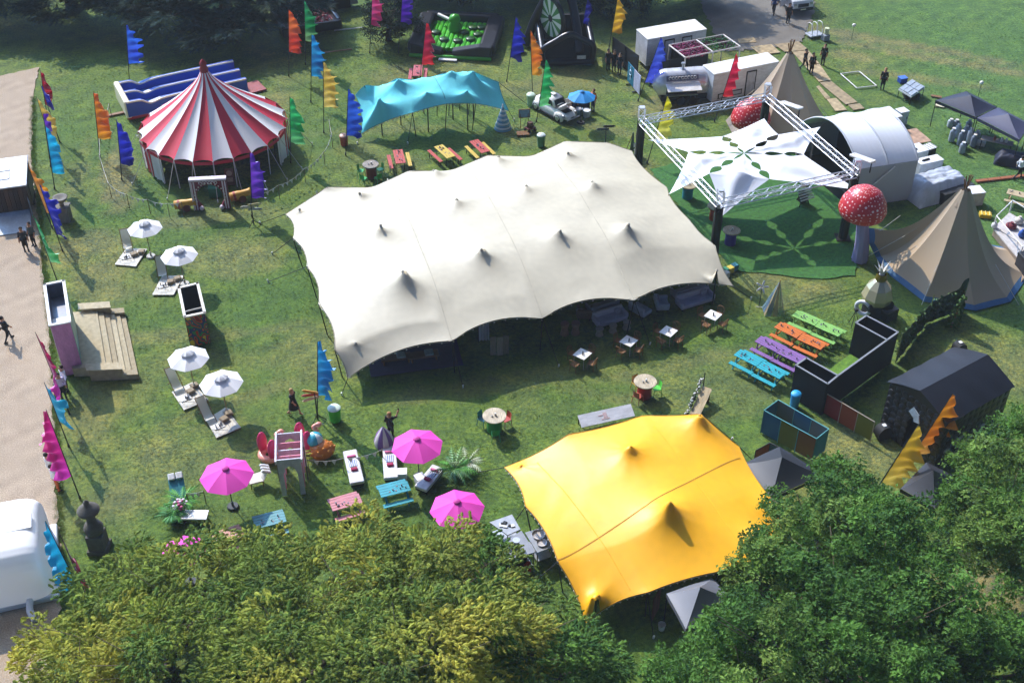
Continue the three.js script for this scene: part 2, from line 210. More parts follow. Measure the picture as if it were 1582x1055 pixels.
stretchTent('stretch_tent', 'bright orange yellow stretch tent with two tall peaks by the oak tree', 0xffb814, {
  near: [[3.22,0.9,20.92, 0.08], [5.9,2,20.14, 0.03], [9.1,2.3,19.19, 0.03], [10.8,2.2,18.47, 0.03], [13.16,1,17.1]],
  right: [[13.16,1,17.1, 0.06], [12.24,2.3,14.94, 0.04], [11.25,2,10.88]],
  far: [[-0.38,1.2,11.53, 0.06], [2.78,2.6,10.64, 0.05], [6.52,2.7,9.36, 0.03], [9.45,3,9.6, 0.03], [11.25,2,10.88]],
  left: [[3.22,0.9,20.92, 0.05], [2.04,2.3,18.63, 0.05], [0.63,2.3,15.23, 0.05], [-0.38,1.2,11.53]],
  peaks: [[5.61,3.6,12.58, 0.2], [7.1,4.1,16.72, 0.2], [3.65,2.2,20.49, 0.22], [9.29,3.5,10.25, 0.2], [11.43,3,17.5, 0.2], [0.47,1.8,12, 0.14]],
  seams: [[1.99,18.55, 6.15,15.99], [6.15,15.99, 11.13,11.93], [1.23,11.97, 5.19,19.9, 0.97], [7,10.32, 10.38,18.12, 0.97]], seamTone: 0.5, nu: 100, nv: 90, rough: 0.5, lights: ['near', 'left', 'right'], ropes: [[3.22,0.9,20.92, 3.11,20.99], [-0.38,1.2,11.53, -2.49,10.9], [2.04,2.3,18.63, 0.86,18.05], [11.25,2,10.88, 12.89,10.9], [9.45,3,9.6, 11.46,8.28], [0.63,2.3,15.23, -0.03,14.43], [5.9,2,20.14, 6.25,20.99]],
});
// ---------- striped round tent ----------
{
  const [cx, cz] = [-20.94,-21.53], t = thing('circus_tent', 'round red and white striped circus tent with pointed top', 'tent', [cx, cz]);
  const Rr = 5.15, eh = 2.25, top = 6.5, N = 24, red = mat(0xc2223a, 0.65, { tex: 'none', ...FABB }), wh = mat(0xe9e6e2, 0.65, { tex: 'none', ...FABB });
  const prof = (s) => [0.18 + (Rr - 0.18) * s, top - (top - eh) * (0.72 * Math.pow(s, 0.66) + 0.28 * s)];
  for (let k = 0; k < N; k++) {
    const a0 = (k + 0.3) / N * 2 * Math.PI, a1 = (k + 1.3) / N * 2 * Math.PI;
    const g = gridGeo(4, 16, (u, v) => { const [r, y] = prof(v); const x = (1 - u) * Math.cos(a0) + u * Math.cos(a1), z = (1 - u) * Math.sin(a0) + u * Math.sin(a1); const inw = 1 - 0.05 * v * 4 * u * (1 - u); return [r * x * inw, y - 0.05 * 4 * u * (1 - u) * Math.sin(v * Math.PI), r * z * inw]; });
    part(t, k % 2 ? 'roof_panel' : 'roof_panel', [g], k % 2 ? red : wh);
    const mid = (a0 + a1) / 2, front = Math.abs(((mid - Math.PI * 0.42 + 3 * Math.PI) % (2 * Math.PI)) - Math.PI) < 0.85;
    part(t, 'valance', [gridGeo(4, 1, (u, v) => { const x = (1 - u) * Math.cos(a0) + u * Math.cos(a1), z = (1 - u) * Math.sin(a0) + u * Math.sin(a1); return [Rr * x, eh - 0.02 - 0.25 * v, Rr * z]; })], red);
    if (!front) part(t, 'wall_panel', [gridGeo(6, 1, (u, v) => { const q = 0.97 + 0.012 * Math.sin(u * 12), x = (1 - u) * Math.cos(a0) + u * Math.cos(a1), z = (1 - u) * Math.sin(a0) + u * Math.sin(a1); return [Rr * x * q, (eh - 0.03) * (1 - v), Rr * z * q]; })], k % 2 ? red : wh);
    part(t, 'eave_pole', [bar([Rr * Math.cos(a0) * 0.985, 0, Rr * Math.sin(a0) * 0.985], [Rr * Math.cos(a0), eh, Rr * Math.sin(a0)], 0.035, 6)], WHITE);
    if (k % 2 || front) { part(t, 'guy_rope', [bar([Rr * Math.cos(a0), eh, Rr * Math.sin(a0)], [(Rr + 1.5) * Math.cos(a0), 0.05, (Rr + 1.5) * Math.sin(a0)], 0.022, 5)], mat(0xcfccc0, 0.9)); part(t, 'peg', [cy(0.04, 0.04, 0.2, (Rr + 1.5) * Math.cos(a0), -0.02, (Rr + 1.5) * Math.sin(a0), 6)], PEG); }
  }
  part(t, 'king_pole', [cy(0.07, 0.07, 6.6, 0, 0, 0, 8)], DARKST);
  part(t, 'finial', [lathe([[0.28, 6.3], [0.3, 6.55], [0.2, 6.75], [0.26, 6.9], [0.16, 7.1], [0.001, 7.25]], 14)], mat(0x9c2024, 0.6));
}
// ---------- white star sail under a truss square ----------
{
  const c = [14.82,4.55,-13.55], t = thing('shade_sail', 'white six petalled star shade sail under the truss square', 'shade sail', [c[0], c[2]]), o = (p) => [p[0] - c[0], p[1], p[2] - c[2]];
  const tips = [[9.01,3.7,-16.82], [10.01,2.6,-11.79], [13.1,2.6,-9.28], [21.69,3.6,-10.63], [20.41,4.5,-17.12], [17,4.2,-18.84]].map(o);
  const side = [[13.89,4.15,-16.45], [11.42,4.1,-14.5], [12.42,4.1,-11.82], [16.09,4.1,-11.12], [18.8,4.1,-14.17], [17.6,4.15,-16.71]].map(o);
  const lerp = (a, b, t) => a.map((v, i) => v + (b[i] - v) * t);
  for (let k = 0; k < 6; k++) {
    const s0 = side[k], s1 = side[(k + 1) % 6], tip = tips[k], C = [0, c[1], 0];
    const inner = (s, w) => { const t2 = Math.min(1, s * 2); const g = Math.abs(Math.sin(t2 * Math.PI * 3)) * [0.12, 0.3, 0.34][Math.min(2, t2 * 3 | 0)]; return g; };
    const edge = (S, O, s) => {                                                         // side of the petal: along the neighbour, then free to the tip
      if (s <= 0.5) { const p = lerp(C, S, s * 2), g = inner(s), d = [O[0] - S[0], 0, O[2] - S[2]], l = Math.hypot(d[0], d[2]); return [p[0] + d[0] / l * g, p[1] + 0.02, p[2] + d[2] / l * g]; }
      const q = (s - 0.5) * 2, p = lerp(S, tip, q), m = lerp(C, tip, 0.5), w = 4 * q * (1 - q) * 0.05; return lerp(p, m, w);
    };
    const g = gridGeo(16, 60, (u, v) => { const a = edge(s0, s1, v), b = edge(s1, s0, v), p = lerp(a, b, u); p[1] += 0.16 * Math.sin(v * Math.PI) * Math.exp(-((u - 0.5) ** 2) * 30) + (0.2 * Math.exp(-(((u - 0.5) * 5) ** 2) - (((v - 0.55) * 7) ** 2))); return p; });
    part(t, 'petal', [g], mat(0xeef0f4, 0.55, { tex: 'none', ...FABB }));
    part(t, 'tether', [bar(tip, [tip[0] * 1.06, tip[1] + (k === 1 || k === 2 ? -0.6 : 0.15), tip[2] * 1.06], 0.02, 5)], ROPE);
  }
  // truss square
  const A = [8.56,4.8,-17.45], B = [17.41,4.8,-20.75], C = [21.25,4.8,-10.65], D = [12.38,4.8,-7.13], mx = (A[0] + C[0]) / 2, mz = (A[2] + C[2]) / 2;
  const tr = thing('truss_frame', 'silver lattice truss square on four dark wrapped legs', 'truss', [mx, mz]), q = (p) => [p[0] - mx, p[1], p[2] - mz];
  const AL = mat(0xd4d7dc, 0.35, { metalness: 0.55, tex: 'none' });
  const beam = (a, b) => {
    const d = V(b[0] - a[0], b[1] - a[1], b[2] - a[2]), L = d.length(), u = d.clone().normalize(), up = Math.abs(u.y) > 0.8 ? V(1, 0, 0) : V(0, 1, 0), s = u.clone().cross(up).normalize(), w = u.clone().cross(s).normalize(), h = 0.2, P2 = (t, i, j) => { const p = V(...a).addScaledVector(u, t * L).addScaledVector(s, i * h).addScaledVector(w, j * h); return [p.x, p.y, p.z]; };
    const ch = [], lc = []; for (const [i, j] of [[-1, -1], [1, -1], [1, 1], [-1, 1]]) ch.push(bar(P2(0, i, j), P2(1, i, j), 0.035, 6));
    const n = Math.round(L / 0.5); for (let k = 0; k < n; k++) { const e = k % 2 ? 1 : -1; for (const [i, j, i2, j2] of [[-e, -1, e, -1], [-e, 1, e, 1], [-1, -e, -1, e], [1, -e, 1, e]]) lc.push(bar(P2(k / n, i, j), P2((k + 1) / n, i2, j2), 0.016, 4)); }
    return [ch, lc];
  };
  for (const [a, b] of [[A, B], [B, C], [D, C], [A, D]]) { const [ch, lc] = beam(q(a), q(b)); part(tr, 'beam_chords', ch, AL); part(tr, 'beam_lacing', lc, AL); }
  for (const p of [A, B, C, D]) {
    const k = q(p); part(tr, 'leg', beam([k[0], 0.1, k[2]], [k[0], 4.7, k[2]]).flat(), DARKST);
    part(tr, 'leg_wrap', [lathe([[0.3, 0.02], [0.31, 1.2], [0.27, 2.6], [0.3, 3.7], [0.26, 4.3]], 9).translate(k[0], 0, k[2])], mat(0x1c2a17, 0.95));
    part(tr, 'base_plate', [bx(0.9, 0.06, 0.9, k[0], 0.07, k[2])], DARKST);
    const [ch, lc] = beam([k[0], 4.9, k[2]], [k[0], 5.7, k[2]]); part(tr, 'tower_head', [...ch, ...lc, bx(0.34, 0.1, 0.34, k[0], 5.75, k[2])], AL);
  }
  // stage lamp panels fixed to the right beam and one standing on the turf
  for (const [p, turn, lab] of [[[18.84,4.6,-19.46], 0.7, 'rack of white stage lamps on the far truss beam'], [[21.91,4.9,-11.89], 0.7, 'rack of white stage lamps on the near truss corner']]) {
    const l = thing('lamp_rack', lab, 'stage light', [p[0], p[2]], -turn, p[1], 'lamp racks on the truss');
    for (let i = 0; i < 4; i++) part(l, 'lamp_bar', [rb(1.5, 0.12, 0.16, 0, 0.35 - i * 0.06, 0.3 - i * 0.2, 0.03, 0, 0.4)], WHITE);
    for (const x of [-0.6, 0.6]) part(l, 'bracket', [bx(0.06, 0.9, 0.06, x, -0.15, -0.1)], DARKST);
  }
  const l = thing('lamp_rack', 'tilted lamp rack standing on the green turf', 'stage light', [19.42,-14.7], 0.5);
  for (let i = 0; i < 6; i++) part(l, 'lamp_bar', [rb(1.1, 0.08, 0.1, 0, 1.25 - i * 0.12, -0.25 + i * 0.13, 0.02)], WHITE);
  part(l, 'stand', [bar([-0.4, 0, 0.2], [0, 1.2, -0.1], 0.04), bar([0.4, 0, 0.2], [0, 1.2, -0.1], 0.04), bar([0, 0, -0.6], [0, 1.2, -0.1], 0.04), bx(0.5, 0.7, 0.4, 0.1, 0.5, -0.15)], BLACK);
}
// ---------- barrel vaulted stage tent ----------
{
  const F0 = [22.5,3,-14.16], F1 = [26.71,3,-15.32], B0 = [19.92,3,-20.24];
  const w = [B0[0] - F0[0], B0[2] - F0[2]], l = [F1[0] - F0[0], F1[2] - F0[2]], cx = F0[0] + w[0] / 2 + l[0] / 2, cz = F0[2] + w[1] / 2 + l[1] / 2;
  const t = thing('stage_tent', 'grey white barrel vaulted stage tent open towards the star sail', 'tent', [cx, cz]);
  const at = (u, v, y) => [F0[0] + w[0] * v + l[0] * u - cx, y, F0[2] + w[1] * v + l[1] * u - cz], arch = (v) => 3.0 + 1.75 * Math.pow(Math.sin(v * Math.PI), 0.8);
  const skin = mat(0xf0f3f6, 0.5, { tex: 'none', ...FABB }), wall = mat(0xa2a6ab, 0.7, { tex: 'none', ...FABB });
  for (let k = 0; k < 2; k++) part(t, 'roof_panel', [gridGeo(20, 40, (u, v) => at((k + u) / 2, v, arch(v) - 0.06 * Math.sin(u * Math.PI) + 0.012 * Math.sin(u * 40 + v * 9) * Math.sin(u * Math.PI)))], skin);
  for (let k = 0; k < 3; k++) part(t, 'arch_rib', [tube(Array.from({ length: 21 }, (_, i) => at(k / 2, i / 20, arch(i / 20) + 0.03)), 0.06, 60, 6)], mat(0xdfe2e6, 0.4));
  const fold = (u, s) => 0.05 * Math.sin(u * 25 + s) + 0.03 * Math.sin(u * 57);
  for (const [v0, sg] of [[0, -1], [1, 1]]) part(t, 'side_wall', [gridGeo(40, 4, (u, s) => { const p = at(u, v0, 3.0 * (1 - s) + 0.02); p[0] += sg * w[0] * 0.01 * fold(u, s) * 2; p[2] += sg * w[1] * 0.02 * fold(u, s); return p; })], wall);
  part(t, 'end_wall', [gridGeo(40, 6, (v, s) => { const p = at(0.995, v, arch(v) * (1 - s) + 0.02); p[0] += fold(v, s); return p; })], wall);
  part(t, 'stage_deck', [slab([at(0, 0.02, 0), at(0.98, 0.02, 0), at(0.98, 0.98, 0), at(0, 0.98, 0)].map((p) => [p[0], p[2]]), 0, 0.8)], BLACK);
  part(t, 'backdrop', [gridGeo(30, 2, (v, s) => { const p = at(0.7, v, 0.8 + (arch(v) - 1) * (1 - s)); return p; })], mat(0x151618, 0.9));
  for (const v of [0.2, 0.8]) part(t, 'speaker_stack', [0, 1, 2].map((i) => rb(0.6, 0.55, 0.6, ...at(0.12, v, 1.1 + i * 0.58), 0.03)), BLACK);
  part(t, 'brace', [bar(at(0.15, -0.02, 1.2), at(0.6, -0.02, 2.9), 0.04)], mat(0xe0e0e0, 0.5));
}
// ---------- tipis ----------
function tipi(name, label, apex, ring, colour, hem, sagk) {
  const t = thing(name, label, 'tipi', [apex[0], apex[2]]), n = ring.length, rel = ring.map((p) => [p[0] - apex[0], p[1], p[2] - apex[2]]), H = apex[1];
  const m = mat(colour, 0.7, { tex: 'none', ...FABB }), hm = mat(hem, 0.7);
  for (let k = 0; k < n; k++) {
    const a = rel[k], b = rel[(k + 1) % n]; if (a[3] === 'open') continue;
    const f = (u, v) => { const e = a.map((q, i) => (typeof q === 'number' ? q + (b[i] - q) * u : 0)), s = sagk * Math.hypot(e[0], e[2]) * 0.1; const inw = 1 - 0.06 * Math.sin(v * Math.PI) * 4 * u * (1 - u); return [(0.06 + 0.94 * v) * e[0] * inw, H - (H - e[1]) * v - s * Math.sin(v * Math.PI), (0.06 + 0.94 * v) * e[2] * inw]; };
    part(t, 'cloth_panel', [gridGeo(8, 14, (u, v) => f(u, v * 0.93))], m);
    part(t, 'hem_band', [gridGeo(8, 2, (u, v) => f(u, 0.93 + 0.07 * v))], hm);
  }
  part(t, 'top_cap', [lathe([[0.02, H + 0.2], [0.22, H - 0.3], [0.5, H - 1.0]], n)], mat(new THREE.Color(colour).multiplyScalar(0.92).getHex(), 0.7));
  for (let i = 0; i < 5; i++) { const a = i * 1.25; part(t, 'pole', [bar([Math.cos(a) * 1.2, 0.2, Math.sin(a) * 1.2], [-Math.cos(a) * 0.22, H + 0.75 + 0.1 * i, -Math.sin(a) * 0.22], 0.035, 5)], WOOD); }
  for (let k = 0; k < n; k += 2) { const p = rel[k]; part(t, 'guy_rope', [bar([p[0] * 0.66, H - (H - p[1]) * 0.66, p[2] * 0.66], [p[0] * 1.12, 0.03, p[2] * 1.12], 0.02, 5)], mat(0xd8d2c4, 0.9)); }
  return t;
}
{
  const ap = [19.64,5.9,-25.27]; const ring = []; for (let k = 0; k < 10; k++) ring.push([ap[0] + 3.9 * Math.cos(k * 0.6283 + 0.2), 0.15, ap[2] + 3.9 * Math.sin(k * 0.6283 + 0.2)]);
  tipi('tipi', 'tan tipi with crossed poles behind the truss square', ap, ring, 0xa8967c, 0x8d8070, 1);
  const b = [26.43,6.3,-6.22];
  tipi('tipi', 'large tan tipi with blue hem and swept out wing beside the red mushroom', b, [[22.23,1.9,-8.96], [22.36,0.9,-8.72], [22.85,0.1,-8.32], [23.28,0.05,-6.5], [24.67,0.05,-3.76], [27.51,0.05,-2.86], [29.86,0.05,-3.76], [31.85,0.05,-6.5], [31.96,0.05,-9.33], [29.37,0.05,-10.28], [25.56,1.2,-9.29]], 0xab977c, 0x3f6f9b, 2.4);
}
// ---------- large inflatables, cabins, booths ----------
const PVC = (c, r = 0.35) => mat(c, r, { tex: 'none', bumpMap: WEAVE, bumpScale: 0.012 });
const frame = (a, b) => ({ x: a[0], z: a[1], turn: head(a[0], a[1], b[0], b[1]), L: Math.hypot(b[0] - a[0], b[1] - a[1]) });
{ // bungee run: two lanes between three fat walls
  const f = frame([-28.43,-26.46], [-20.35,-30.5]), t = thing('inflatable_run', 'blue two lane inflatable run behind the striped tent', 'inflatable', [f.x, f.z], f.turn), L = f.L, W = 3.4;
  const blue = PVC(0x264ba8), sky2 = PVC(0x5cb0e0), cream = PVC(0xe6dcba);
  part(t, 'base', [rb(L + 0.3, 0.35, W + 0.4, L / 2, 0.18, -W / 2, 0.15)], PVC(0xa01f2c));
  for (let i = 0; i < 2; i++) part(t, 'lane', [rb(L - 0.3, 0.3, W / 2 - 0.5, L / 2, 0.5, -W / 4 - i * W / 2, 0.1)], sky2);
  for (let i = 0; i < 3; i++) {
    const w = part(t, 'wall', [ext([[0, 0.35], [L, 0.35], [L, 1.3], [L * 0.28, 1.2], [L * 0.18, 1.0], [L * 0.12, 1.35], [0, 1.4]], 0.4, 0.06).translate(0, 0, -i * W / 2)], blue);
    part(w, 'piping', [tube([[0, 1.47, 0.2 - i * W / 2], [L * 0.12, 1.42, 0.2 - i * W / 2], [L * 0.19, 1.08, 0.2 - i * W / 2], [L * 0.3, 1.27, 0.2 - i * W / 2], [L, 1.37, 0.2 - i * W / 2]], 0.07, 30)], cream);
  }
  part(t, 'end_wall', [rb(0.45, 1.45, W + 0.4, 0.05, 0.82, -W / 2, 0.15)], cream);
  const m = thing('crash_mat', 'faded red crash mat at the end of the blue inflatable run', 'mat', [-20.11,-31.47], f.turn + 0.1); part(m, 'pad', [rb(1.6, 0.12, 1.8, 0, 0.09, 0, 0.04)], mat(0x9a4a4c, 0.7));
  const k = thing('plank', 'brown plank leaning by the front of the blue inflatable run', 'plank', [-29.42,-27.37], f.turn); part(k, 'board', [bx(1.6, 0.08, 0.3, 0, 0.06, 0)], WOOD);
}
{ // sweeper game bed
  const f = frame([-7.85,-37.51], [-2.04,-36.8]), t = thing('inflatable_game_bed', 'black sided inflatable game bed with lime green ribbed floor', 'inflatable', [f.x, f.z], f.turn), L = f.L, W = 6.3, bk = PVC(0x1b1d26), gr = PVC(0x3fa21f), sk = 0;
  part(t, 'floor', Array.from({ length: 13 }, (_, i) => rb(0.44, 0.4, W - 1, 0.55 + i * (L - 1.1) / 12, 0.3, -W / 2, 0.18)), gr);
  for (const [x, z, w, d] of [[L / 2, -W, L, 0.9], [0, -W / 2, 0.9, W], [L, -W / 2, 0.9, W]]) part(t, 'side_wall', [rb(w + 0.5, 0.95, d, x, 0.55, z, 0.3)], bk);
  part(t, 'front_wall', [ext([[-0.3, 0.1], [L * 0.38, 0.1], [L * 0.36, 0.5], [0, 1.0], [-0.3, 1.0]], 0.7, 0.08)], bk); part(t, 'front_wall', [ext([[L * 0.52, 0.1], [L + 0.3, 0.1], [L + 0.3, 1.0], [L * 0.9, 1.0], [L * 0.54, 0.55]], 0.7, 0.08)], bk);
  part(t, 'skirt', [rb(L + 0.9, 0.3, 0.25, L / 2, 0.15, 0.5, 0.1)], gr);
  const c = part(t, 'hub', [lathe([[0.55, 0.4], [0.6, 0.9], [0.35, 1.2], [0.5, 1.4], [0.4, 1.75], [0.001, 1.9]], 14).translate(L * 0.45, 0, -W * 0.62)], gr); part(c, 'sweeper_arm', [bar([L * 0.45, 1.2, -W * 0.62], [L * 0.18, 1.25, -W * 0.82], 0.14, 8)], WHITE);
  for (const [u, v] of [[0.2, 0.5], [0.35, 0.3], [0.55, 0.28], [0.72, 0.35], [0.8, 0.5], [0.7, 0.7], [0.6, 0.55], [0.82, 0.72]]) part(t, 'pod', [lathe([[0.4, 0.45], [0.42, 0.62], [0.3, 0.7], [0.001, 0.72]], 12).translate(L * u, 0, -W * v)], PVC(0x1f4a18));
  const m = thing('step_mat', 'white step mat in front of the green game bed', 'mat', [-5.17,-36.44], f.turn); part(m, 'pad', [rb(1.5, 0.1, 0.55, 0, 0.08, 0, 0.03)], WHITE);
}
{ // giant darts game
  const t = thing('inflatable_dart_game', 'black inflatable dart game with tall green and white target', 'inflatable', [4.41,-35.62], 0.08), bk = PVC(0x17181f);
  const tb = (pts) => tube(pts, 0.26, 24, 8);
  part(t, 'base', [rb(4.4, 0.5, 0.6, 0, 0.25, 0, 0.2), rb(4.4, 0.5, 0.6, 0, 0.25, -3.6, 0.2), rb(0.6, 0.5, 3.4, -2, 0.25, -1.8, 0.2), rb(0.6, 0.5, 3.4, 2, 0.25, -1.8, 0.2)], bk);
  part(t, 'front_gable', [tb([[-2, 0.3, 0], [-2, 1.3, 0], [-1, 2.0, 0], [0.2, 2.6, 0], [1, 2.2, 0], [2, 1.6, 0], [2, 0.3, 0]])], bk);
  part(t, 'side_tube', [tb([[-2, 1.3, 0], [-2, 1.6, -1.8], [-2, 2.2, -3.6]])], bk); part(t, 'side_tube', [tb([[2, 1.6, 0], [2, 1.9, -1.8], [2, 2.2, -3.6]])], bk);
  part(t, 'screen', [gridGeo(8, 6, (u, v) => [-1.9 + 3.8 * u, 0.3 + 1.1 * v + 1.1 * v * Math.sin(u * Math.PI), -0.1])], mat(0x101116, 0.9));
  part(t, 'back_screen', [bx(4.4, 2.4, 0.3, 0, 1.4, -3.8)], mat(0x101116, 0.9));
  part(t, 'arch_tube', [tube([[-3.0, 0.2, -3.6], [-2.2, 2.6, -3.4], [-0.9, 5.0, -2.8], [0.2, 5.0, -2.0], [0.7, 3.3, -0.9], [0.95, 1.2, 0.3]], 0.36, 40, 10)], bk);
  const d = part(t, 'target_panel', [xf(new THREE.CylinderGeometry(1.85, 1.85, 0.2, 32), 0, 0, 0, 0, 0, Math.PI / 2).rotateY(0.5).translate(-1.1, 3.1, -2.0)], PVC(0x14161a));
  for (let k = 0; k < 20; k++) { const a = k * Math.PI / 10, b = a + Math.PI / 10, w = (r, q) => [0, r * Math.cos(q), r * Math.sin(q)]; const g = tri([[w(0.3, a), w(1.5, a), w(1.5, b)], [w(0.3, a), w(1.5, b), w(0.3, b)]]); g.translate(-0.115, 0, 0); g.rotateY(0.5); g.translate(-1.1, 3.1, -2.0); part(d, 'segment', [g], mat(k % 2 ? 0xcfd8c4 : 0x3f7d35, 0.5)); }
  part(t, 'name_plate', [bx(0.7, 0.3, 0.03, 1.1, 0.75, 0.32)], WHITE);
  const fl = thing('beanbag', 'small green beanbag beside the black dart game', 'beanbag', [0.48,-37.99]); part(fl, 'cushion', [lathe([[0.001, 0], [0.5, 0.05], [0.55, 0.3], [0.4, 0.5], [0.42, 0.4], [0.001, 0.3]], 14)], mat(0x1c8a4a, 0.8));
}
{ // ball arena by the cedars
  const f = frame([-18.94,-40.7], [-14.55,-42.48]), t = thing('ball_arena', 'black walled arena full of red and white balls under the trees', 'inflatable', [f.x, f.z], f.turn), L = f.L, W = 4.2, bk = PVC(0x14161b);
  part(t, 'base', [rb(L, 0.3, W, L / 2, 0.15, -W / 2, 0.1)], PVC(0x7a1d33));
  for (const [x, z, w, d, h] of [[L / 2, 0, L + 0.4, 0.4, 0.8], [L / 2, -W, L + 0.4, 0.5, 1.6], [0, -W / 2, 0.4, W, 0.9], [L, -W / 2, 0.4, W, 0.9]]) part(t, 'wall', [rb(w, h, d, x, h / 2, z, 0.15)], bk);
  part(t, 'wall_cap', [bx(L, 0.07, 0.18, L / 2, 1.63, -W)], WHITE);
  const cols = [0xb3253f, 0xe4dcd8, 0xd77a8c, 0x8c1c30, 0xc9b6a0]; for (const c of cols) { const b = []; for (let i = 0; i < 40; i++) b.push(sp(0.11, rr(L * 0.35, L - 0.4), rr(0.36, 0.5), rr(-W + 0.4, -0.4), 5)); part(t, 'balls', b, mat(c, 0.5)).userData.kind = 'stuff'; }
  const k = thing('black_kiosk', 'black box kiosk with a white drum behind the ball arena', 'kiosk', [-15.56,-47.03], f.turn); part(k, 'body', [rb(2.6, 2.0, 1.6, 0, 1.0, 0, 0.06)], BLACK); part(k, 'drum', [cy(0.45, 0.45, 0.9, -0.7, 2.0, 0, 14)], mat(0xb9bcc4, 0.6)); part(k, 'side_banner', [bx(0.7, 1.8, 0.06, 1.7, 1.0, 0.4)], mat(0xb4b6ba, 0.6));
  const p = thing('pipe', 'white pipe lying on the grass by the ball arena', 'pipe', [-13.81,-42.23], 0.25); part(p, 'tube', [bar([-1.2, 0.06, 0], [1.2, 0.06, 0], 0.05)], WHITE);
  const p2 = thing('pipe', 'long pale pole lying on the grass near the blue and yellow flags', 'pipe', [-14.37,-37.99], 0.28); part(p2, 'tube', [bar([-1.2, 0.06, 0], [1.3, 0.06, 0], 0.05)], mat(0xb9937c, 0.7));
}
function cabin(name, label, cat, FL, FR, BL, h, body) {                                  // roof corners at height h
  const L = Math.hypot(FR[0] - FL[0], FR[1] - FL[1]), turn = head(...FL, ...FR), nx = Math.sin(turn), nz = Math.cos(turn); const W = Math.abs((BL[0] - FL[0]) * nx + (BL[1] - FL[1]) * nz);
  const t = thing(name, label, cat, FL, turn); body(t, L, W, h); return t;
}
function whiteCabin(t, L, W, h, doors, wins) {
  part(t, 'body', [rb(L, h - 0.35, W, L / 2, 0.35 + (h - 0.35) / 2, -W / 2, 0.04)], mat(0xd6d9de, 0.5));
  part(t, 'roof', [rb(L + 0.06, 0.1, W + 0.06, L / 2, h + 0.02, -W / 2, 0.03)], mat(0xece9e3, 0.55));
  for (const x of doors) { const d = part(t, 'door', [bx(0.75, 1.8, 0.05, x, 1.35, 0.03)], mat(0xb7bcc4, 0.5)); part(d, 'door_frame', [bx(0.06, 1.9, 0.08, x - 0.4, 1.35, 0.04), bx(0.06, 1.9, 0.08, x + 0.4, 1.35, 0.04), bx(0.86, 0.06, 0.08, x, 2.32, 0.04)], DARKST); part(d, 'handle', [bx(0.04, 0.16, 0.06, x + 0.28, 1.3, 0.08)], STEEL); }
  for (const [x, y, w, hh] of wins) { const d = part(t, 'hatch', [bx(w, hh, 0.05, x, y, 0.03)], mat(0xc3c7cc, 0.5)); part(d, 'hatch_frame', [bx(w + 0.1, 0.05, 0.07, x, y + hh / 2, 0.04), bx(w + 0.1, 0.05, 0.07, x, y - hh / 2, 0.04), bx(0.05, hh, 0.07, x - w / 2, y, 0.04), bx(0.05, hh, 0.07, x + w / 2, y, 0.04)], DARKST); }
  for (const x of [0.35, 0.65]) part(t, 'wheel', [xf(new THREE.CylinderGeometry(0.35, 0.35, 0.22, 14), L * x, 0.35, -0.15, 0, Math.PI / 2)], BLACK);
  for (const x of [0.08, 0.92]) part(t, 'jack', [bar([L * x, 0, -0.2], [L * x, 0.4, -0.2], 0.04)], DARKST);
}
cabin('cabin_trailer', 'white cabin trailer with two doors beside the flower pergola', 'trailer', [10.62,-34.56], [15.46,-36.46], [9.65,-36.34], 2.6, (t, L, W, h) => whiteCabin(t, L, W, h, [L * 0.37, L * 0.67], []));
cabin('cabin_trailer', 'white cabin trailer with hatches between food trailer and tipi', 'trailer', [15.05,-28.53], [20.23,-30.69], [14.53,-30.14], 2.6, (t, L, W, h) => whiteCabin(t, L, W, h, [L * 0.58], [[L * 0.16, 0.75, 0.7, 0.34], [L * 0.37, 0.8, 0.9, 0.34]]));
{ // flower pergola
  const C = [[12.17,-33.41], [13.18,-31.26], [17.64,-33.18], [16.78,-35.28]], ox = C[1][0], oz = C[1][1], t = thing('flower_pergola', 'white framed pergola hung with pink and green flowers by the cabins', 'pergola', [ox, oz]), q = C.map(([x, z]) => [x - ox, z - oz]);
  const at = (u, v) => [q[1][0] + (q[2][0] - q[1][0]) * u + (q[0][0] - q[1][0]) * v, q[1][1] + (q[2][1] - q[1][1]) * u + (q[0][1] - q[1][1]) * v], P3 = (u, v, y) => { const a = at(u, v); return [a[0], y, a[1]]; };
  for (const [u, v] of [[0, 0], [0.5, 0], [1, 0], [0, 1], [1, 1]]) part(t, 'post', [bar(P3(u, v, 0), P3(u, v, 2.7), 0.05)], mat(0xbfb8ac, 0.6));
  for (const [a, b] of [[[0, 0], [1, 0]], [[0, 1], [1, 1]], [[0, 0], [0, 1]], [[0.5, 0], [0.5, 1]], [[1, 0], [1, 1]], [[0, 0.5], [1, 0.5]]]) part(t, 'beam', [bar(P3(...a, 2.7), P3(...b, 2.7), 0.06)], mat(0xd9d0c6, 0.6));
  for (const [u0, u1, c] of [[0, 0.5, [0x7c1f45, 0xb04a7a, 0x5a1738]], [0.5, 1, [0x2c5a2a, 0x472034, 0x3f7a3a]]]) for (const cc of c) { const b = []; for (let i = 0; i < 130; i++) { const r = i % 6; b.push(sp(0.07, ...P3(rr(u0 + 0.02, u1 - 0.02), (r + 0.5) / 6 + rr(-0.03, 0.03), rr(2.5, 2.72)), 5)); } part(t, 'hanging_flowers', b, mat(cc, 0.9)).userData.kind = 'stuff'; }
}
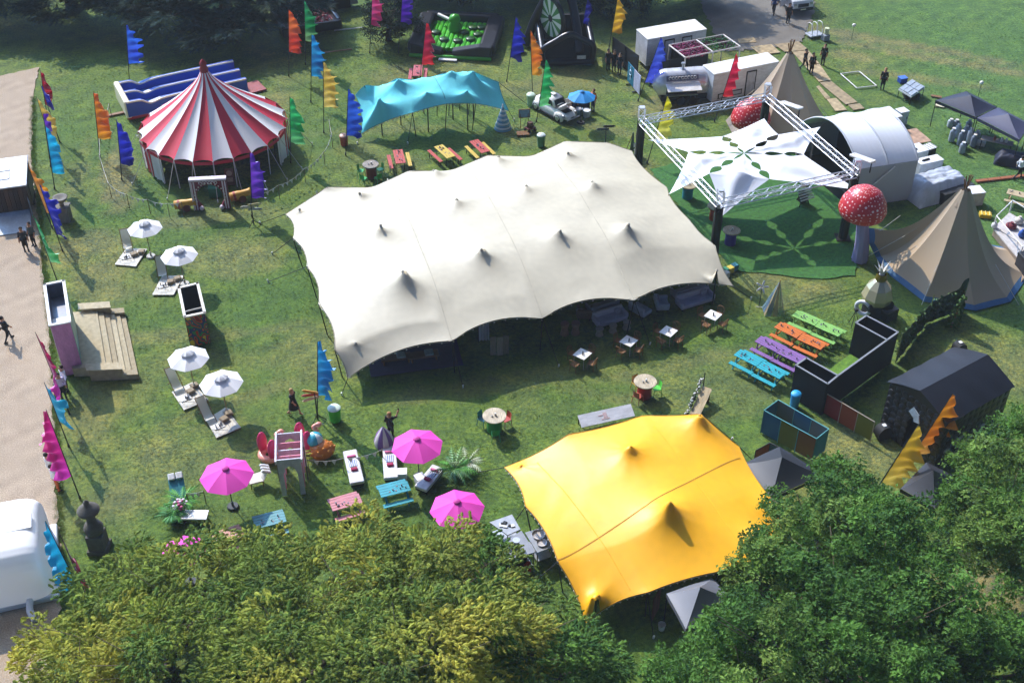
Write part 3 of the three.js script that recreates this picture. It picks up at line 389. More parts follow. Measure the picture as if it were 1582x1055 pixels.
{ // dark screens of the back yard
  for (const [a, b, lab] of [[[8.1,-36.56], [9.86,-33.12], 'black screen fence running from the trees to the banner boards'], [[10.67,-31.9], [15.26,-33.57], 'low black screen fence behind the silver food trailer'], [[11.86,-36.56], [13.73,-33.57], 'black screen fence under the flower pergola']]) {
    const f = frame(a, b), t = thing('screen_fence', lab, 'fence', a, f.turn, 0, 'black screen fences'), n = Math.max(2, Math.round(f.L / 1.8)); for (let i = 0; i < n; i++) part(t, 'panel', [bx(f.L / n - 0.04, 1.9, 0.05, (i + 0.5) * f.L / n, 1.0, 0)], mat(0x14191a, 0.9)); for (let i = 0; i <= n; i++) part(t, 'post', [cy(0.03, 0.03, 2.0, i * f.L / n, 0, 0.05, 6)], DARKST);
  }
  const a = [9.03,-32.78], b = [9.79,-30.28], f = frame(a, b);
  const t = thing('banner_board', 'teal banner board with pale emblem beside the food trailer', 'sign', a, f.turn, 0, 'banner boards by the yard'); part(t, 'panel', [bx(f.L * 0.48, 1.55, 0.05, f.L * 0.25, 0.85, 0)], mat(0x12708c, 0.5)); part(t, 'emblem', [xf(new THREE.TorusGeometry(0.2, 0.05, 5, 14), f.L * 0.25, 1.0, 0.04, 0), bx(0.1, 0.3, 0.02, f.L * 0.25, 1.4, 0.036), bx(0.1, 0.3, 0.02, f.L * 0.25, 0.55, 0.036)], mat(0xbfdcec, 0.5)); part(t, 'foot', [bx(0.1, 0.08, 0.7, f.L * 0.25, 0.05, 0)], DARKST);
  const t2 = thing('banner_board', 'pale lilac banner board next to the teal one', 'sign', a, f.turn, 0, 'banner boards by the yard'); part(t2, 'panel', [bx(f.L * 0.48, 1.55, 0.05, f.L * 0.75, 0.85, 0)], mat(0xb9bdd4, 0.5)); part(t2, 'foot', [bx(0.1, 0.08, 0.7, f.L * 0.75, 0.05, 0)], DARKST);
}
{ // polished food trailer
  const a = [10.81,-28.39], b = [15.09,-29.02], f = frame(a, b), t = thing('food_trailer', 'rounded white and silver food trailer with serving awning', 'trailer', a, f.turn), L = f.L + 0.4, W = 2.1;
  const prof = []; const cap = new THREE.CapsuleGeometry(1.02, L - 2.0, 8, 24); cap.rotateZ(Math.PI / 2); cap.scale(1, 1.05, 1); cap.translate(L / 2, 1.45, -W / 2);
  part(t, 'body', [cap], mat(0xe2e3e6, 0.25, { metalness: 0.3 })); part(t, 'underside', [rb(L * 0.8, 0.5, W * 0.8, L / 2, 0.55, -W / 2, 0.1)], DARKST);
  part(t, 'awning', [bx(L * 0.55, 0.05, 0.9, L * 0.42, 1.75, 0.42, 0, 0.3)], WHITE); part(t, 'serving_hatch', [bx(L * 0.5, 0.6, 0.1, L * 0.42, 1.3, -0.03)], BLACK); part(t, 'counter', [bx(L * 0.5, 0.05, 0.3, L * 0.42, 0.97, 0.12)], STEEL);
  const s = part(t, 'sign_board', [bx(L * 0.52, 0.42, 0.06, L * 0.42, 2.2, -0.16, 0, -0.5)], mat(0x6f7488, 0.5)); const g = []; for (let i = 0; i < 9; i++) g.push(xf(new THREE.TorusGeometry(0.1, 0.028, 4, 10, i % 3 ? 6.28 : 4.4), L * 0.42 - 0.95 + i * 0.24, 2.24, -0.11, 0, -0.5)); part(s, 'lettering', g, WHITE);
  part(t, 'chimney', [cy(0.1, 0.1, 0.45, L * 0.47, 2.45, -W / 2, 10), cy(0.16, 0.16, 0.1, L * 0.47, 2.9, -W / 2, 10), cy(0.25, 0.22, 0.06, L * 0.47, 2.46, -W / 2, 12)], STEEL);
  for (const x of [0.42, 0.62]) part(t, 'wheel', [xf(new THREE.CylinderGeometry(0.33, 0.33, 0.2, 16), L * x, 0.33, -0.12, 0, Math.PI / 2)], BLACK);
  part(t, 'tow_bar', [bar([L - 0.2, 0.5, -W / 2], [L + 1, 0.45, -W / 2], 0.05)], DARKST);
}
{ // black padded inflatable house
  const h = 3.2, rh = 4.0, FL = [19.35,7.45], FR = [21.39,10.49], BL = [23.28,4.55], turn = head(...FL, ...FR), W = Math.hypot(FR[0] - FL[0], FR[1] - FL[1]), D = Math.hypot(BL[0] - FL[0], BL[1] - FL[1]);
  const t = thing('inflatable_house', 'black quilted inflatable house with grey sheen gable roof by the oaks', 'inflatable', FL, turn), bk = PVC(0x1b1c20, 0.42), rf = bk;
  const dome = (x, y, z, ax) => { const g = new THREE.SphereGeometry(0.2, 8, 5); if (ax === 'z') g.scale(1, 1, 0.22); else g.scale(0.22, 1, 1); g.translate(x, y, z); return g; };
  const gab = (door) => { const s = new THREE.Shape([[0, 0.02], [W, 0.02], [W, h], [W / 2, rh], [0, h]].map((p) => new THREE.Vector2(...p))); if (door) s.holes.push(new THREE.Path([[W * 0.41, 0.1], [W * 0.41, 1.9], [W * 0.46, 2.1], [W * 0.56, 2.1], [W * 0.61, 1.9], [W * 0.61, 0.1]].map((p) => new THREE.Vector2(...p)))); return new THREE.ExtrudeGeometry(s, { depth: 0.4, bevelEnabled: false }); };
  part(t, 'front_wall', [gab(true).translate(0, 0, -0.4)], bk); part(t, 'back_wall', [gab(false).translate(0, 0, -D)], bk); for (const x of [0.2, W - 0.2]) part(t, 'side_wall', [bx(0.4, h - 0.02, D - 0.82, x, h / 2, -D / 2)], bk); part(t, 'floor', [bx(W - 0.85, 0.08, D - 0.85, W / 2, 0.06, -D / 2)], bk);
  for (const s of [0, 1]) part(t, 'roof_panel', [gridGeo(14, 10, (u, v) => { const x = s ? W + 0.12 - v * (W / 2 + 0.12) : -0.12 + v * (W / 2 + 0.12); return [x, h + 0.06 + (rh - h) * v + 0.03 * Math.sin(u * 22 + v * 3) * (1 - v) + 0.05 * Math.sin(v * 3.14), 0.12 - u * (D + 0.24)]; })], rf);
  const n = 9, fr = []; for (let i = 0; i < n; i++) for (let j = 0; j < 8; j++) { const x = (i + 0.5) * W / n, y = (j + 0.5) * 0.42; if (y > h + (rh - h) * (1 - Math.abs(x / W - 0.5) * 2) - 0.3) continue; if (x > W * 0.4 && x < W * 0.62 && y < 2.1) continue; fr.push([x, y]); }
  for (const [x, y] of fr) part(t, 'pad', [dome(x, y, 0.0, 'z')], bk);
  for (let i = 0; i < 11; i++) for (let j = 0; j < 7; j++) part(t, 'pad', [dome(W, (j + 0.5) * 0.45, -(i + 0.5) * D / 11, 'x')], bk);
  part(t, 'badge', [bx(0.5, 0.45, 0.05, W * 0.5, 2.55, 0.08, 0, 0, -0.5), bx(0.35, 0.4, 0.05, W * 0.56, 2.3, 0.08, 0, 0, 0.3)], mat(0xc9d8e4, 0.5));
  for (let i = 0; i < 5; i++) part(t, 'vent_flap', [bx(0.04, 0.18, 0.4, W + 0.06, 1.1 + (i % 2) * 0.4, -0.6 - i * D / 5.5)], mat(0x9a9c9f, 0.6));
  const b = thing('blower', 'black blower with white label at the corner of the inflatable house', 'blower', [19.34,8.08], 0.4); part(b, 'casing', [xf(new THREE.CylinderGeometry(0.42, 0.42, 0.5, 18), 0, 0.45, 0, 0, Math.PI / 2), rb(0.9, 0.3, 0.5, 0.2, 0.15, 0, 0.05)], BLACK); part(b, 'nozzle', [bx(0.6, 0.35, 0.35, 0.6, 0.5, 0)], DARKST); part(b, 'label', [bx(0.2, 0.03, 0.2, 0, 0.88, 0)], WHITE);
  const b2 = thing('blower', 'small dark blower behind the roof of the inflatable house', 'blower', [25.34,1.03], 0.4); part(b2, 'casing', [xf(new THREE.CylinderGeometry(0.35, 0.35, 0.5, 14), 0, 0.4, 0, 0, Math.PI / 2), bx(0.7, 0.2, 0.4, 0.2, 0.12, 0)], BLACK); part(b2, 'label', [bx(0.2, 0.02, 0.2, 0, 0.77, 0)], WHITE);
}
{ // black booth walls: two open topped cells joined by a wall
  const h = 2.15, c1 = [[15.16,4.78], [15.82,4.18], [17.22,5.64], [16.54,6.32]], c2 = [[19.16,1.08], [19.89,0.43], [21.3,1.93], [20.54,2.62]], o = c1[3];
  const t = thing('black_booth', 'black open topped booth of two cells joined by a long wall', 'booth', o), q = (p) => [p[0] - o[0], p[1] - o[1]], bk = mat(0x0b0c0e, 0.8), rim = mat(0x8d9094, 0.5);
  const wall = (a, b) => { a = q(a); b = q(b); const L = Math.hypot(b[0] - a[0], b[1] - a[1]), tr = head(...a, ...b), mx = (a[0] + b[0]) / 2, mz = (a[1] + b[1]) / 2; const w = part(t, 'wall', [bx(L, h, 0.06, mx, h / 2 + 0.02, mz, tr)], bk); part(w, 'rim', [bx(L + 0.05, 0.04, 0.1, mx, h + 0.04, mz, tr)], rim); };
  for (const c of [c1, c2]) { for (let i = 0; i < 4; i++) wall(c[i], c[(i + 1) % 4]); part(t, 'cell_floor', [slab(c.map(q), 0.03, 0.03)], bk); } wall(c1[2], c2[3]);
}
function meshPanelFence(name, label, pts, h, cols, rimc, op = 0.72) {
  const o = pts[0], t = thing(name, label, 'fence', o); let ci = 0;
  for (let i = 0; i + 1 < pts.length; i++) { const a = [pts[i][0] - o[0], pts[i][1] - o[1]], b = [pts[i + 1][0] - o[0], pts[i + 1][1] - o[1]], L = Math.hypot(b[0] - a[0], b[1] - a[1]), n = Math.max(1, Math.round(L / 1.0)), tr = head(...a, ...b);
    for (let k = 0; k < n; k++) { const u = (k + 0.5) / n, x = a[0] + (b[0] - a[0]) * u, z = a[1] + (b[1] - a[1]) * u; part(t, 'panel', [bx(L / n - 0.03, h - 0.08, 0.015, x, h / 2 + 0.04, z, tr)], phys({ color: cols[ci++ % cols.length], roughness: 0.8, transparent: true, opacity: op })); }
    const rail = (y) => bar([a[0], y, a[1]], [b[0], y, b[1]], 0.03); part(t, 'top_rail', [rail(h)], mat(rimc, 0.5)); for (let k = 0; k <= n; k++) part(t, 'post', [bar([a[0] + (b[0] - a[0]) * k / n, 0, a[1] + (b[1] - a[1]) * k / n], [a[0] + (b[0] - a[0]) * k / n, h, a[1] + (b[1] - a[1]) * k / n], 0.025)], mat(rimc, 0.6)); }
  return t;
}
meshPanelFence('colour_fence', 'red, brown and green panel fence beside the black booth', [[16.62,6.18], [18.67,8.42]], 1.4, [0x7a1712, 0x8a3a10, 0x6a6a14], 0xa89a86, 0.93);
meshPanelFence('mesh_pen', 'tall pen of blue, yellow and brown mesh panels near the orange tent', [[13.06,7.74], [13.93,6.93], [16.12,9.17], [15.36,9.89], [13.06,7.74]], 1.6, [0x1a5f83, 0x5a6070, 0x1c6a96, 0x5f6472, 0x1f7a8c, 0x7a4a16, 0x6a6a16, 0x14567c], 0x59a7a8, 0.8);
meshPanelFence('mesh_pen', 'low brown and teal mesh pen behind the black gazebo', [[12.3,10.22], [13.11,9.65], [14.11,10.5]], 1.1, [0xa0461a, 0x5c7a88, 0x2c7a86], 0x2b2724, 0.85);
function gazebo(label, A, B, C, D, h, peak, colour, group, walls) {                        // eave corners at height h
  const cx = (A[0] + B[0] + C[0] + D[0]) / 4, cz = (A[1] + B[1] + C[1] + D[1]) / 4, t = thing('gazebo', label, 'gazebo', [cx, cz], 0, 0, group), q = [A, B, C, D].map((p) => [p[0] - cx, p[1] - cz]), m = mat(colour, 0.55, { tex: 'none', ...FABB });
  for (let i = 0; i < 4; i++) { const a = q[i], b = q[(i + 1) % 4];
    part(t, 'roof_panel', [gridGeo(8, 8, (u, v) => { const x = a[0] + (b[0] - a[0]) * u, z = a[1] + (b[1] - a[1]) * u; return [x * (1 - v), h + (peak - h) * Math.pow(v, 1.25) + 0.03 * Math.sin(u * 3.14) * (1 - v), z * (1 - v)]; })], m);
    part(t, 'valance', [gridGeo(6, 1, (u, v) => [(a[0] + (b[0] - a[0]) * u) * 1.003, h - 0.22 * v, (a[1] + (b[1] - a[1]) * u) * 1.003])], m);
    part(t, 'leg', [bar([a[0] * 0.98, 0, a[1] * 0.98], [a[0] * 0.98, h, a[1] * 0.98], 0.03)], DARKST); part(t, 'scissor_bar', [bar([a[0] * 0.97, h - 0.1, a[1] * 0.97], [b[0] * 0.97, h - 0.4, b[1] * 0.97], 0.015)], DARKST); }
  return t;
}
gazebo('black pop-up gazebo pitched against the right side of the orange tent', [11.31,12.18], [13.24,10.99], [14.99,12.98], [12.24,14.53], 2.1, 3.0, 0x24262a, 'pop-up gazebos');
gazebo('black pop-up gazebo half hidden between the oaks and inflatable house', [18.5,13.89], [20.21,12.09], [21.31,13.11], [19.81,15.2], 2.1, 3.0, 0x24262b, 'pop-up gazebos');
gazebo('grey pop-up gazebo under the near edge of the orange tent', [6.75,20.18], [8.84,19.3], [9.46,20.36], [7.38,22.11], 2.0, 2.8, 0x66676c, 'pop-up gazebos');
gazebo('dark navy pop-up gazebo at the field edge with white churns beneath', [30.79,-25.49], [33.46,-26.91], [34.92,-24.4], [32.96,-22.94], 2.1, 2.8, 0x24273a, 'pop-up gazebos');
gazebo('slate purple pop-up gazebo at the right edge of the field', [33.02,-22.85], [35.02,-24.4], [36.47,-21.9], [35.03,-19.69], 2.1, 2.75, 0x3a3a52, 'pop-up gazebos');
{ // camouflage net
  const a = [21.6,1.9], b = [24.29,-1.67], c = [26.62,-2.93], t = thing('camouflage_net', 'dark green camouflage net hung on posts behind the black booth', 'net', a), q = (p) => [p[0] - a[0], p[1] - a[1]], A = q(a), B = q(b), C = q(c);
  const pts = (u) => { const w = u < 0.55 ? [A[0] + (B[0] - A[0]) * u / 0.55, A[1] + (B[1] - A[1]) * u / 0.55] : [B[0] + (C[0] - B[0]) * (u - 0.55) / 0.45, B[1] + (C[1] - B[1]) * (u - 0.55) / 0.45]; return w; };
  part(t, 'net', [gridGeo(60, 16, (u, v) => { const [x, z] = pts(u), top = 1.9 + 0.5 * Math.exp(-(((u - 0.97) * 14) ** 2)) - 0.35 * Math.sin(u * Math.PI); return [x + 0.12 * noise(u * 12, v * 4), 0.05 + top * v + 0.05 * noise(u * 30, v * 9, 4), z + 0.12 * noise(u * 12, v * 4, 8)]; })], mat(0x36462c, 0.95));
  const lf = []; for (let i = 0; i < 500; i++) { const u = rnd(), [x, z] = pts(u); lf.push(xf(new THREE.PlaneGeometry(0.16, 0.1), x + rr(-0.14, 0.14), rr(0.1, 1.75), z + rr(-0.14, 0.14), rr(0, 6), rr(-1, 1))); } part(t, 'net_scraps', lf, mat(0x4f6a3c, 0.95)).userData.kind = 'stuff';
  for (const p of [A, B, C]) part(t, 'post', [cy(0.03, 0.03, 2.1, p[0], 0, p[1], 6)], mat(0x6d7a3f, 0.8));
  const g = thing('draped_bush_figure', 'pointed green leaf draped post beside the big tipi', 'garden ornament', [25.64,-1.36]); const lv = []; for (let i = 0; i < 260; i++) { const y = rr(0.05, 2.2), r = 0.32 * (1 - y / 2.4) + 0.08, an = rr(0, 6.28); lv.push(xf(new THREE.PlaneGeometry(0.18, 0.12), r * Math.cos(an) + y * 0.12, y, r * Math.sin(an), rr(0, 6), rr(-1, 1))); } part(g, 'leaves', lv, mat(0x4a6a2c, 0.9)).userData.kind = 'stuff'; part(g, 'post', [bar([0, 0, 0], [0.25, 2.1, 0], 0.05)], WOOD);
}
// ---------- left side: path, steps, boxes ----------
{ // panelled horse box
  const A = [-31.53,-13.31], B = [-32.6,-17.04], L = Math.hypot(A[0] - B[0], A[1] - B[1]), turn = head(...B, ...A), t = thing('horse_box', 'white roofed wooden horse box with its ramp down on the gravel', 'trailer', B, turn), W = 2.6, h = 2.3;
  part(t, 'body', [rb(L, h - 0.5, W, L / 2, 0.5 + (h - 0.5) / 2, W / 2, 0.03)], mat(0x4b4339, 0.8)); part(t, 'roof', [rb(L + 0.15, 0.1, W + 0.15, L / 2, h + 0.04, W / 2, 0.04)], mat(0xc4c8cc, 0.5));
  for (const x of [0.33, 0.62]) part(t, 'roof_light', [rb(L * 0.2 + 0.2, 0.06, 0.8, L * x, h + 0.11, W * 0.55, 0.02)], mat(0xe9edf0, 0.4));
  for (let i = 0; i < 9; i++) part(t, 'plank', [rb(0.05, h - 0.55, W / 9 - 0.02, L + 0.02, 0.5 + (h - 0.5) / 2, (i + 0.5) * W / 9, 0.01)], mat([0x4d3a2c, 0x5f4836, 0x3d2f25][i % 3], 0.8, { tex: 'wood' }));
  part(t, 'side_door', [bx(L * 0.5, 1.3, 0.05, L * 0.55, 1.3, -0.05)], mat(0x39453c, 0.7)); part(t, 'ramp', [bx(2.0, 0.08, W * 0.9, L + 1.0, 0.3, W / 2, 0, 0, -0.24)], mat(0xc3d0d8, 0.45)); part(t, 'side_flap', [bx(0.9, 1.2, 0.05, L + 0.45, 0.95, 0.02, 0.2)], mat(0x6d747a, 0.6));
  for (const x of [0.4, 0.62]) part(t, 'wheel', [xf(new THREE.CylinderGeometry(0.34, 0.34, 0.22, 14), L * x, 0.34, 0.05, 0, Math.PI / 2)], BLACK);
  const s = thing('stone_urn', 'grey stone pedestal urn behind the deep blue flag', 'ornament', [-29.3,-12.79]); part(s, 'pedestal', [rb(0.75, 1.0, 0.75, 0, 0.5, 0, 0.05), rb(0.9, 0.12, 0.9, 0, 1.05, 0, 0.03)], mat(0x77736b, 0.9)); part(s, 'bowl', [lathe([[0.15, 1.1], [0.12, 1.3], [0.4, 1.55], [0.5, 1.75], [0.4, 1.72], [0.001, 1.6]], 16)], mat(0x7b776f, 0.9));
}
function openBox(name, label, P, h, faces, inner, rimc, extra) {                             // P: rim corners back-left, back-right, front-right, front-left
  const o = P[3], t = thing(name, label, 'booth', o), q = P.map((p) => [p[0] - o[0], p[1] - o[1]]);
  for (let i = 0; i < 4; i++) { const a = q[i], b = q[(i + 1) % 4], L = Math.hypot(b[0] - a[0], b[1] - a[1]), tr = head(...a, ...b), mx = (a[0] + b[0]) / 2, mz = (a[1] + b[1]) / 2; const inx = -mx + (q[0][0] + q[2][0]) / 2, inz = -mz + (q[0][1] + q[2][1]) / 2, il = Math.hypot(inx, inz);
    part(t, 'outer_panel', [bx(L, h, 0.05, mx, h / 2, mz, tr)], faces[i % faces.length]); part(t, 'inner_panel', [bx(L - 0.1, h - 0.1, 0.03, mx + inx / il * 0.08, h / 2, mz + inz / il * 0.08, tr)], inner); part(t, 'rim', [bx(L + 0.14, 0.08, 0.16, mx, h + 0.04, mz, tr)], rimc); }
  if (extra) extra(t, q); return t;
}
const paint = dataTex(256, (u, v) => { const n1 = tn(u, v, 3, 1), n2 = tn(u, v, 4, 9), n3 = tn(u, v, 7, 4); const pal = [[0.85, 0.75, 0.1], [0.05, 0.35, 0.4], [0.75, 0.15, 0.08], [0.12, 0.5, 0.25], [0.1, 0.15, 0.4], [0.8, 0.4, 0.1], [0.45, 0.05, 0.1]]; return pal[Math.floor(cl(0.5 + 1.3 * n1 + 0.6 * n2 + 0.4 * n3) * 6.99)]; });
openBox('photo_booth', 'tall pink sided open topped booth beside the stone steps', [[-26.24,-0.65], [-25.28,-1.02], [-23.87,2.75], [-24.84,3.06]], 3.5, [WHITE, mat(0x7fb0a0, 0.5), mat(0xc887b8, 0.5), WHITE], mat(0x6c7486, 0.5), WHITE, (t, q) => { const l = (u, v, k) => q[0][k] + (q[1][k] - q[0][k]) * u + (q[3][k] - q[0][k]) * v; const sl = (v0, v1, y, m, n) => part(t, n, [slab([[l(0.06, v0, 0), l(0.06, v0, 1)], [l(0.94, v0, 0), l(0.94, v0, 1)], [l(0.94, v1, 0), l(0.94, v1, 1)], [l(0.06, v1, 0), l(0.06, v1, 1)]], y, 0.06)], m); sl(0.03, 0.62, 2.6, mat(0x5c667c, 0.4), 'ceiling_panel'); sl(0.66, 0.84, 2.9, WHITE, 'ceiling_panel'); sl(0.87, 0.97, 2.8, WHITE, 'ceiling_panel'); });
openBox('painted_booth', 'open topped booth painted in swirling colours near white parasols', [[-19.28,-2.26], [-18.29,-2.71], [-17.33,0.09], [-18.37,0.48]], 2.1, [mat(0x101114, 0.7), mat(0xffffff, 0.6, { tex: 'none', map: paint }), mat(0xfffffe, 0.6, { tex: 'none', map: paint }), mat(0x101115, 0.7)], mat(0x08090b, 0.9), mat(0xd8d2c2, 0.6), (t, q) => { const l = (u, v, k) => q[0][k] + (q[1][k] - q[0][k]) * u + (q[3][k] - q[0][k]) * v; part(t, 'cross_bar', [bar([l(0, 0.84, 0), 2.14, l(0, 0.84, 1)], [l(1, 0.84, 0), 2.14, l(1, 0.84, 1)], 0.05)], mat(0xd8d2c2, 0.6)); });
{ // stone steps
  const stone = [0xb7a988, 0xaa9b7b, 0xc0b291].map((c) => mat(c, 0.9, { bumpMap: GB, bumpScale: 0.01 })), A = [-25.26,-2.17], B = [-22.88,-2.42], C = [-20.82,3.03], D = [-23.36,3.2];
  const t = thing('stone_steps', 'weathered stone steps with low end walls leading down to the lawn', 'steps', A), q = [A, B, C, D].map((p) => [p[0] - A[0], p[1] - A[1]]), at = (u, v) => [q[0][0] + (q[1][0] - q[0][0]) * u + (q[3][0] - q[0][0]) * v + ((q[2][0] - q[3][0]) - (q[1][0] - q[0][0])) * u * v, q[0][1] + (q[1][1] - q[0][1]) * u + (q[3][1] - q[0][1]) * v + ((q[2][1] - q[3][1]) - (q[1][1] - q[0][1])) * u * v];
  part(t, 'landing', [slab([at(-0.35, 0.02), at(0.38, 0.02), at(0.38, 0.98), at(-0.35, 0.98)], 0, 0.6)], stone[0]);
  for (let k = 0; k < 5; k++) part(t, 'step', [slab([at(0.38 + k * 0.125, 0.03), at(0.38 + (k + 1) * 0.125 + 0.015, 0.03), at(0.38 + (k + 1) * 0.125 + 0.015, 0.97), at(0.38 + k * 0.125, 0.97)], 0, 0.6 - (k + 1) * 0.1)], stone[k % 3]);
  for (const [v0, v1] of [[-0.06, 0.025], [0.975, 1.06]]) { part(t, 'end_wall', [slab([at(0, v0), at(0.7, v0), at(0.7, v1), at(0, v1)], 0, 0.75)], stone[1]); part(t, 'end_wall', [slab([at(0.7, v0), at(1.02, v0), at(1.02, v1), at(0.7, v1)], 0, 0.35)], stone[1]); part(t, 'coping', [slab([at(-0.05, v0 - 0.012), at(0.72, v0 - 0.012), at(0.72, v1 + 0.012), at(-0.05, v1 + 0.012)], 0.752, 0.08)], stone[2]); }
}
{ // white igloo inflatable
  const a = [-20.61,18.84], t = thing('inflatable_dome', 'white ribbed inflatable dome tent on the gravel at the left edge', 'inflatable', a, 0.3), W = 6, D = 4.6;
  const se = (a2, n) => Math.sign(Math.cos(a2)) * Math.pow(Math.abs(Math.cos(a2)), n);
  const body = (k0, k1, name, m) => part(t, name, [gridGeo(24, 30, (u, v) => { const s = k0 + (k1 - k0) * u, x = -W / 2 + W / 2 * Math.sign(s) * Math.pow(Math.abs(s), 1), e = Math.pow(1 - Math.pow(Math.abs(s), 8), 0.22), an = v * Math.PI; const rib = 1 + 0.012 * Math.cos(an * 26); return [x, 0.02 + 3.0 * e * rib * Math.pow(Math.sin(an), 0.45), -D / 2 + D / 2 * (0.3 + 0.7 * e) * rib * se(an, 0.45)]; })], m);
  body(-1, 1, 'shell', phys({ color: 0xfbfaf8, roughness: 0.8, transmission: 0.3, thickness: 0 })); part(t, 'base_skirt', [rb(W + 0.1, 0.3, D + 0.1, -W / 2, 0.15, -D / 2, 0.1)], PVC(0xdcdcda, 0.5)); part(t, 'roof_hatch', [rb(1.2, 0.06, 0.9, -1.1, 3.0, -D / 2, 0.02)], PVC(0xcfd0ce, 0.5)); part(t, 'inflation_tube', [tube([[-1.2, 0.35, 0], [-1.2, 0.3, 0.6], [-1.0, 0.18, 1.1]], 0.16, 12, 8)], PVC(0xe8e8ea, 0.5));
}
{ // stone lantern
  const t = thing('stone_lantern', 'tall grey stone lantern column near the left flags', 'ornament', [-19.55,15.8]), s = mat(0x6e6a60, 0.95, { bumpMap: GB, bumpScale: 0.02 });
  part(t, 'plinth', [rb(0.95, 0.25, 0.95, 0, 0.13, 0, 0.03), rb(0.78, 0.9, 0.78, 0, 0.68, 0, 0.04)], s); part(t, 'urn', [lathe([[0.3, 1.1], [0.42, 1.25], [0.46, 1.5], [0.36, 1.72], [0.24, 1.8], [0.22, 2.0]], 16)], s); part(t, 'shaft', [cy(0.22, 0.2, 0.5, 0, 2.0, 0, 8)], s); part(t, 'lid', [lathe([[0.1, 2.5], [0.5, 2.55], [0.52, 2.66], [0.3, 2.9], [0.12, 3.0], [0.14, 3.15], [0.001, 3.3]], 16)], s);
}
// ---------- furniture ----------
const slatTop = (t, name, L, n, w, y, z0, m, th = 0.04) => { for (let i = 0; i < n; i++) part(t, name, [rb(L, th, w, 0, y, z0 + (i - (n - 1) / 2) * (w + 0.005), 0.008)], m); };
function tableware(t, y, L, n) { const g = []; for (let i = 0; i < n; i++) g.push(cy(0.035, 0.03, rr(0.06, 0.14), rr(-L / 2, L / 2), y, rr(-0.14, 0.14), 7), cy(0.05, 0.05, 0.015, rr(-L / 2, L / 2), y, rr(-0.18, 0.18), 7)); part(t, 'tableware', g, mat(0x6d6870, 0.4)).userData.kind = 'stuff'; }
function picnic(label, c, group, L, pos, turn) {
  const t = thing('picnic_table', label, 'picnic table', pos, turn, 0, group), m = mat(c, 0.6, { tex: 'wood' });
  slatTop(t, 'top_plank', L, 4, 0.17, 0.74, 0, m); for (const s of [-1, 1]) slatTop(t, 'bench_plank', L, 2, 0.13, 0.44, s * 0.68, m);
  for (const x of [-L * 0.36, L * 0.36]) { for (const s of [-1, 1]) part(t, 'leg', [bx(0.05, 0.86, 0.09, x, 0.37, s * 0.42, 0, s * -0.55)], m); part(t, 'cross_rail', [bx(0.05, 0.08, 1.55, x + 0.06, 0.38, 0)], m); }
  tableware(t, 0.76, L * 0.8, 4); return t;
}
const PX = [13.15,2.4], rowTurn = head(12.83,1.03, 13.9,1.96);
for (const [lab, c, p] of [
  ['left lime green picnic table at the back of the coloured rows', 0x8fd06a, [17.03,-1.24]], ['right lime green picnic table at the back of the coloured rows', 0x8fd06a, [18.18,-0.23]],
  ['left orange picnic table in the second of the coloured rows', 0xe0781a, [15.82,-0.11]], ['right orange picnic table in the second of the coloured rows', 0xe0781a, [16.95,0.96]],
  ['left purple picnic table in the third of the coloured rows', 0x9168b4, [14.5,1.19]], ['right purple picnic table in the third of the coloured rows', 0x9168b4, [15.54,2.18]],
  ['left turquoise picnic table at the front of the coloured rows', 0x12b4c8, [13.15,2.4]], ['right turquoise picnic table at the front of the coloured rows', 0x12b4c8, [14.24,3.47]]]) picnic(lab, c, 'coloured picnic tables in rows', 1.5, p, rowTurn + rr(-0.03, 0.03));
const pt2 = head(-6.7,11.91, -5.41,11.45);
picnic('bright turquoise picnic table in front of the white sun loungers', 0x14a9bf, 'picnic tables by the play arch', 1.5, [-5.78,12.59], pt2);
picnic('pale pink picnic table in front of the white sun loungers', 0xd48795, 'picnic tables by the play arch', 1.5, [-8.07,13.47], pt2 + 0.05);
picnic('faded blue picnic table half under the yew branches', 0x5aa7b8, 'picnic tables by the play arch', 1.5, [-11.59,14.66], pt2);
picnic('peach picnic table half hidden by the yew branches', 0xd8a08c, 'picnic tables by the play arch', 1.4, [-13.39,15.66], pt2 + 0.1);
function trestle(kind, label, c, pos, turn, group) {
  const tab = kind === 'table', t = thing(tab ? 'trestle_table' : 'bench', label, tab ? 'table' : 'bench', pos, turn, 0, group), m = mat(c, 0.6, { tex: 'wood' }), L = 1.9, h = tab ? 0.76 : 0.46, w = tab ? 0.17 : 0.13;
  slatTop(t, 'plank', L, tab ? 4 : 2, w, h, 0, m); for (const x of [-L * 0.36, L * 0.36]) part(t, 'leg_frame', [bx(0.04, h, 0.04, x, h / 2, -w * (tab ? 1.6 : 0.7)), bx(0.04, h, 0.04, x, h / 2, w * (tab ? 1.6 : 0.7)), bx(0.04, 0.04, w * 2, x, h * 0.4, 0)], DARKST);
  if (tab) tableware(t, h + 0.02, 1.4, 5); return t;
}
const ts = head(-8.15,-21.86, -7.83,-20.22), RED = 0xc8473c, YEL = 0xe0c445;
trestle('table', 'red trestle table nearest the striped tent behind the cream tent', RED, [-7.86,-19.72], ts, 'trestle tables behind the cream tent');
trestle('bench', 'red bench left of the red trestle table nearest the striped tent', RED, [-8.5,-19.52], ts, 'benches behind the cream tent');
trestle('bench', 'yellow bench right of the red trestle table nearest the striped tent', YEL, [-7.22,-19.88], ts, 'benches behind the cream tent');
trestle('table', 'yellow trestle table with red benches behind the cream tent', YEL, [-4.72,-20.43], ts + 0.35, 'trestle tables behind the cream tent');
trestle('bench', 'red bench left of the yellow trestle table', RED, [-5.41,-20.33], ts + 0.35, 'benches behind the cream tent');
trestle('bench', 'red bench right of the yellow trestle table', RED, [-4.03,-20.6], ts + 0.35, 'benches behind the cream tent');
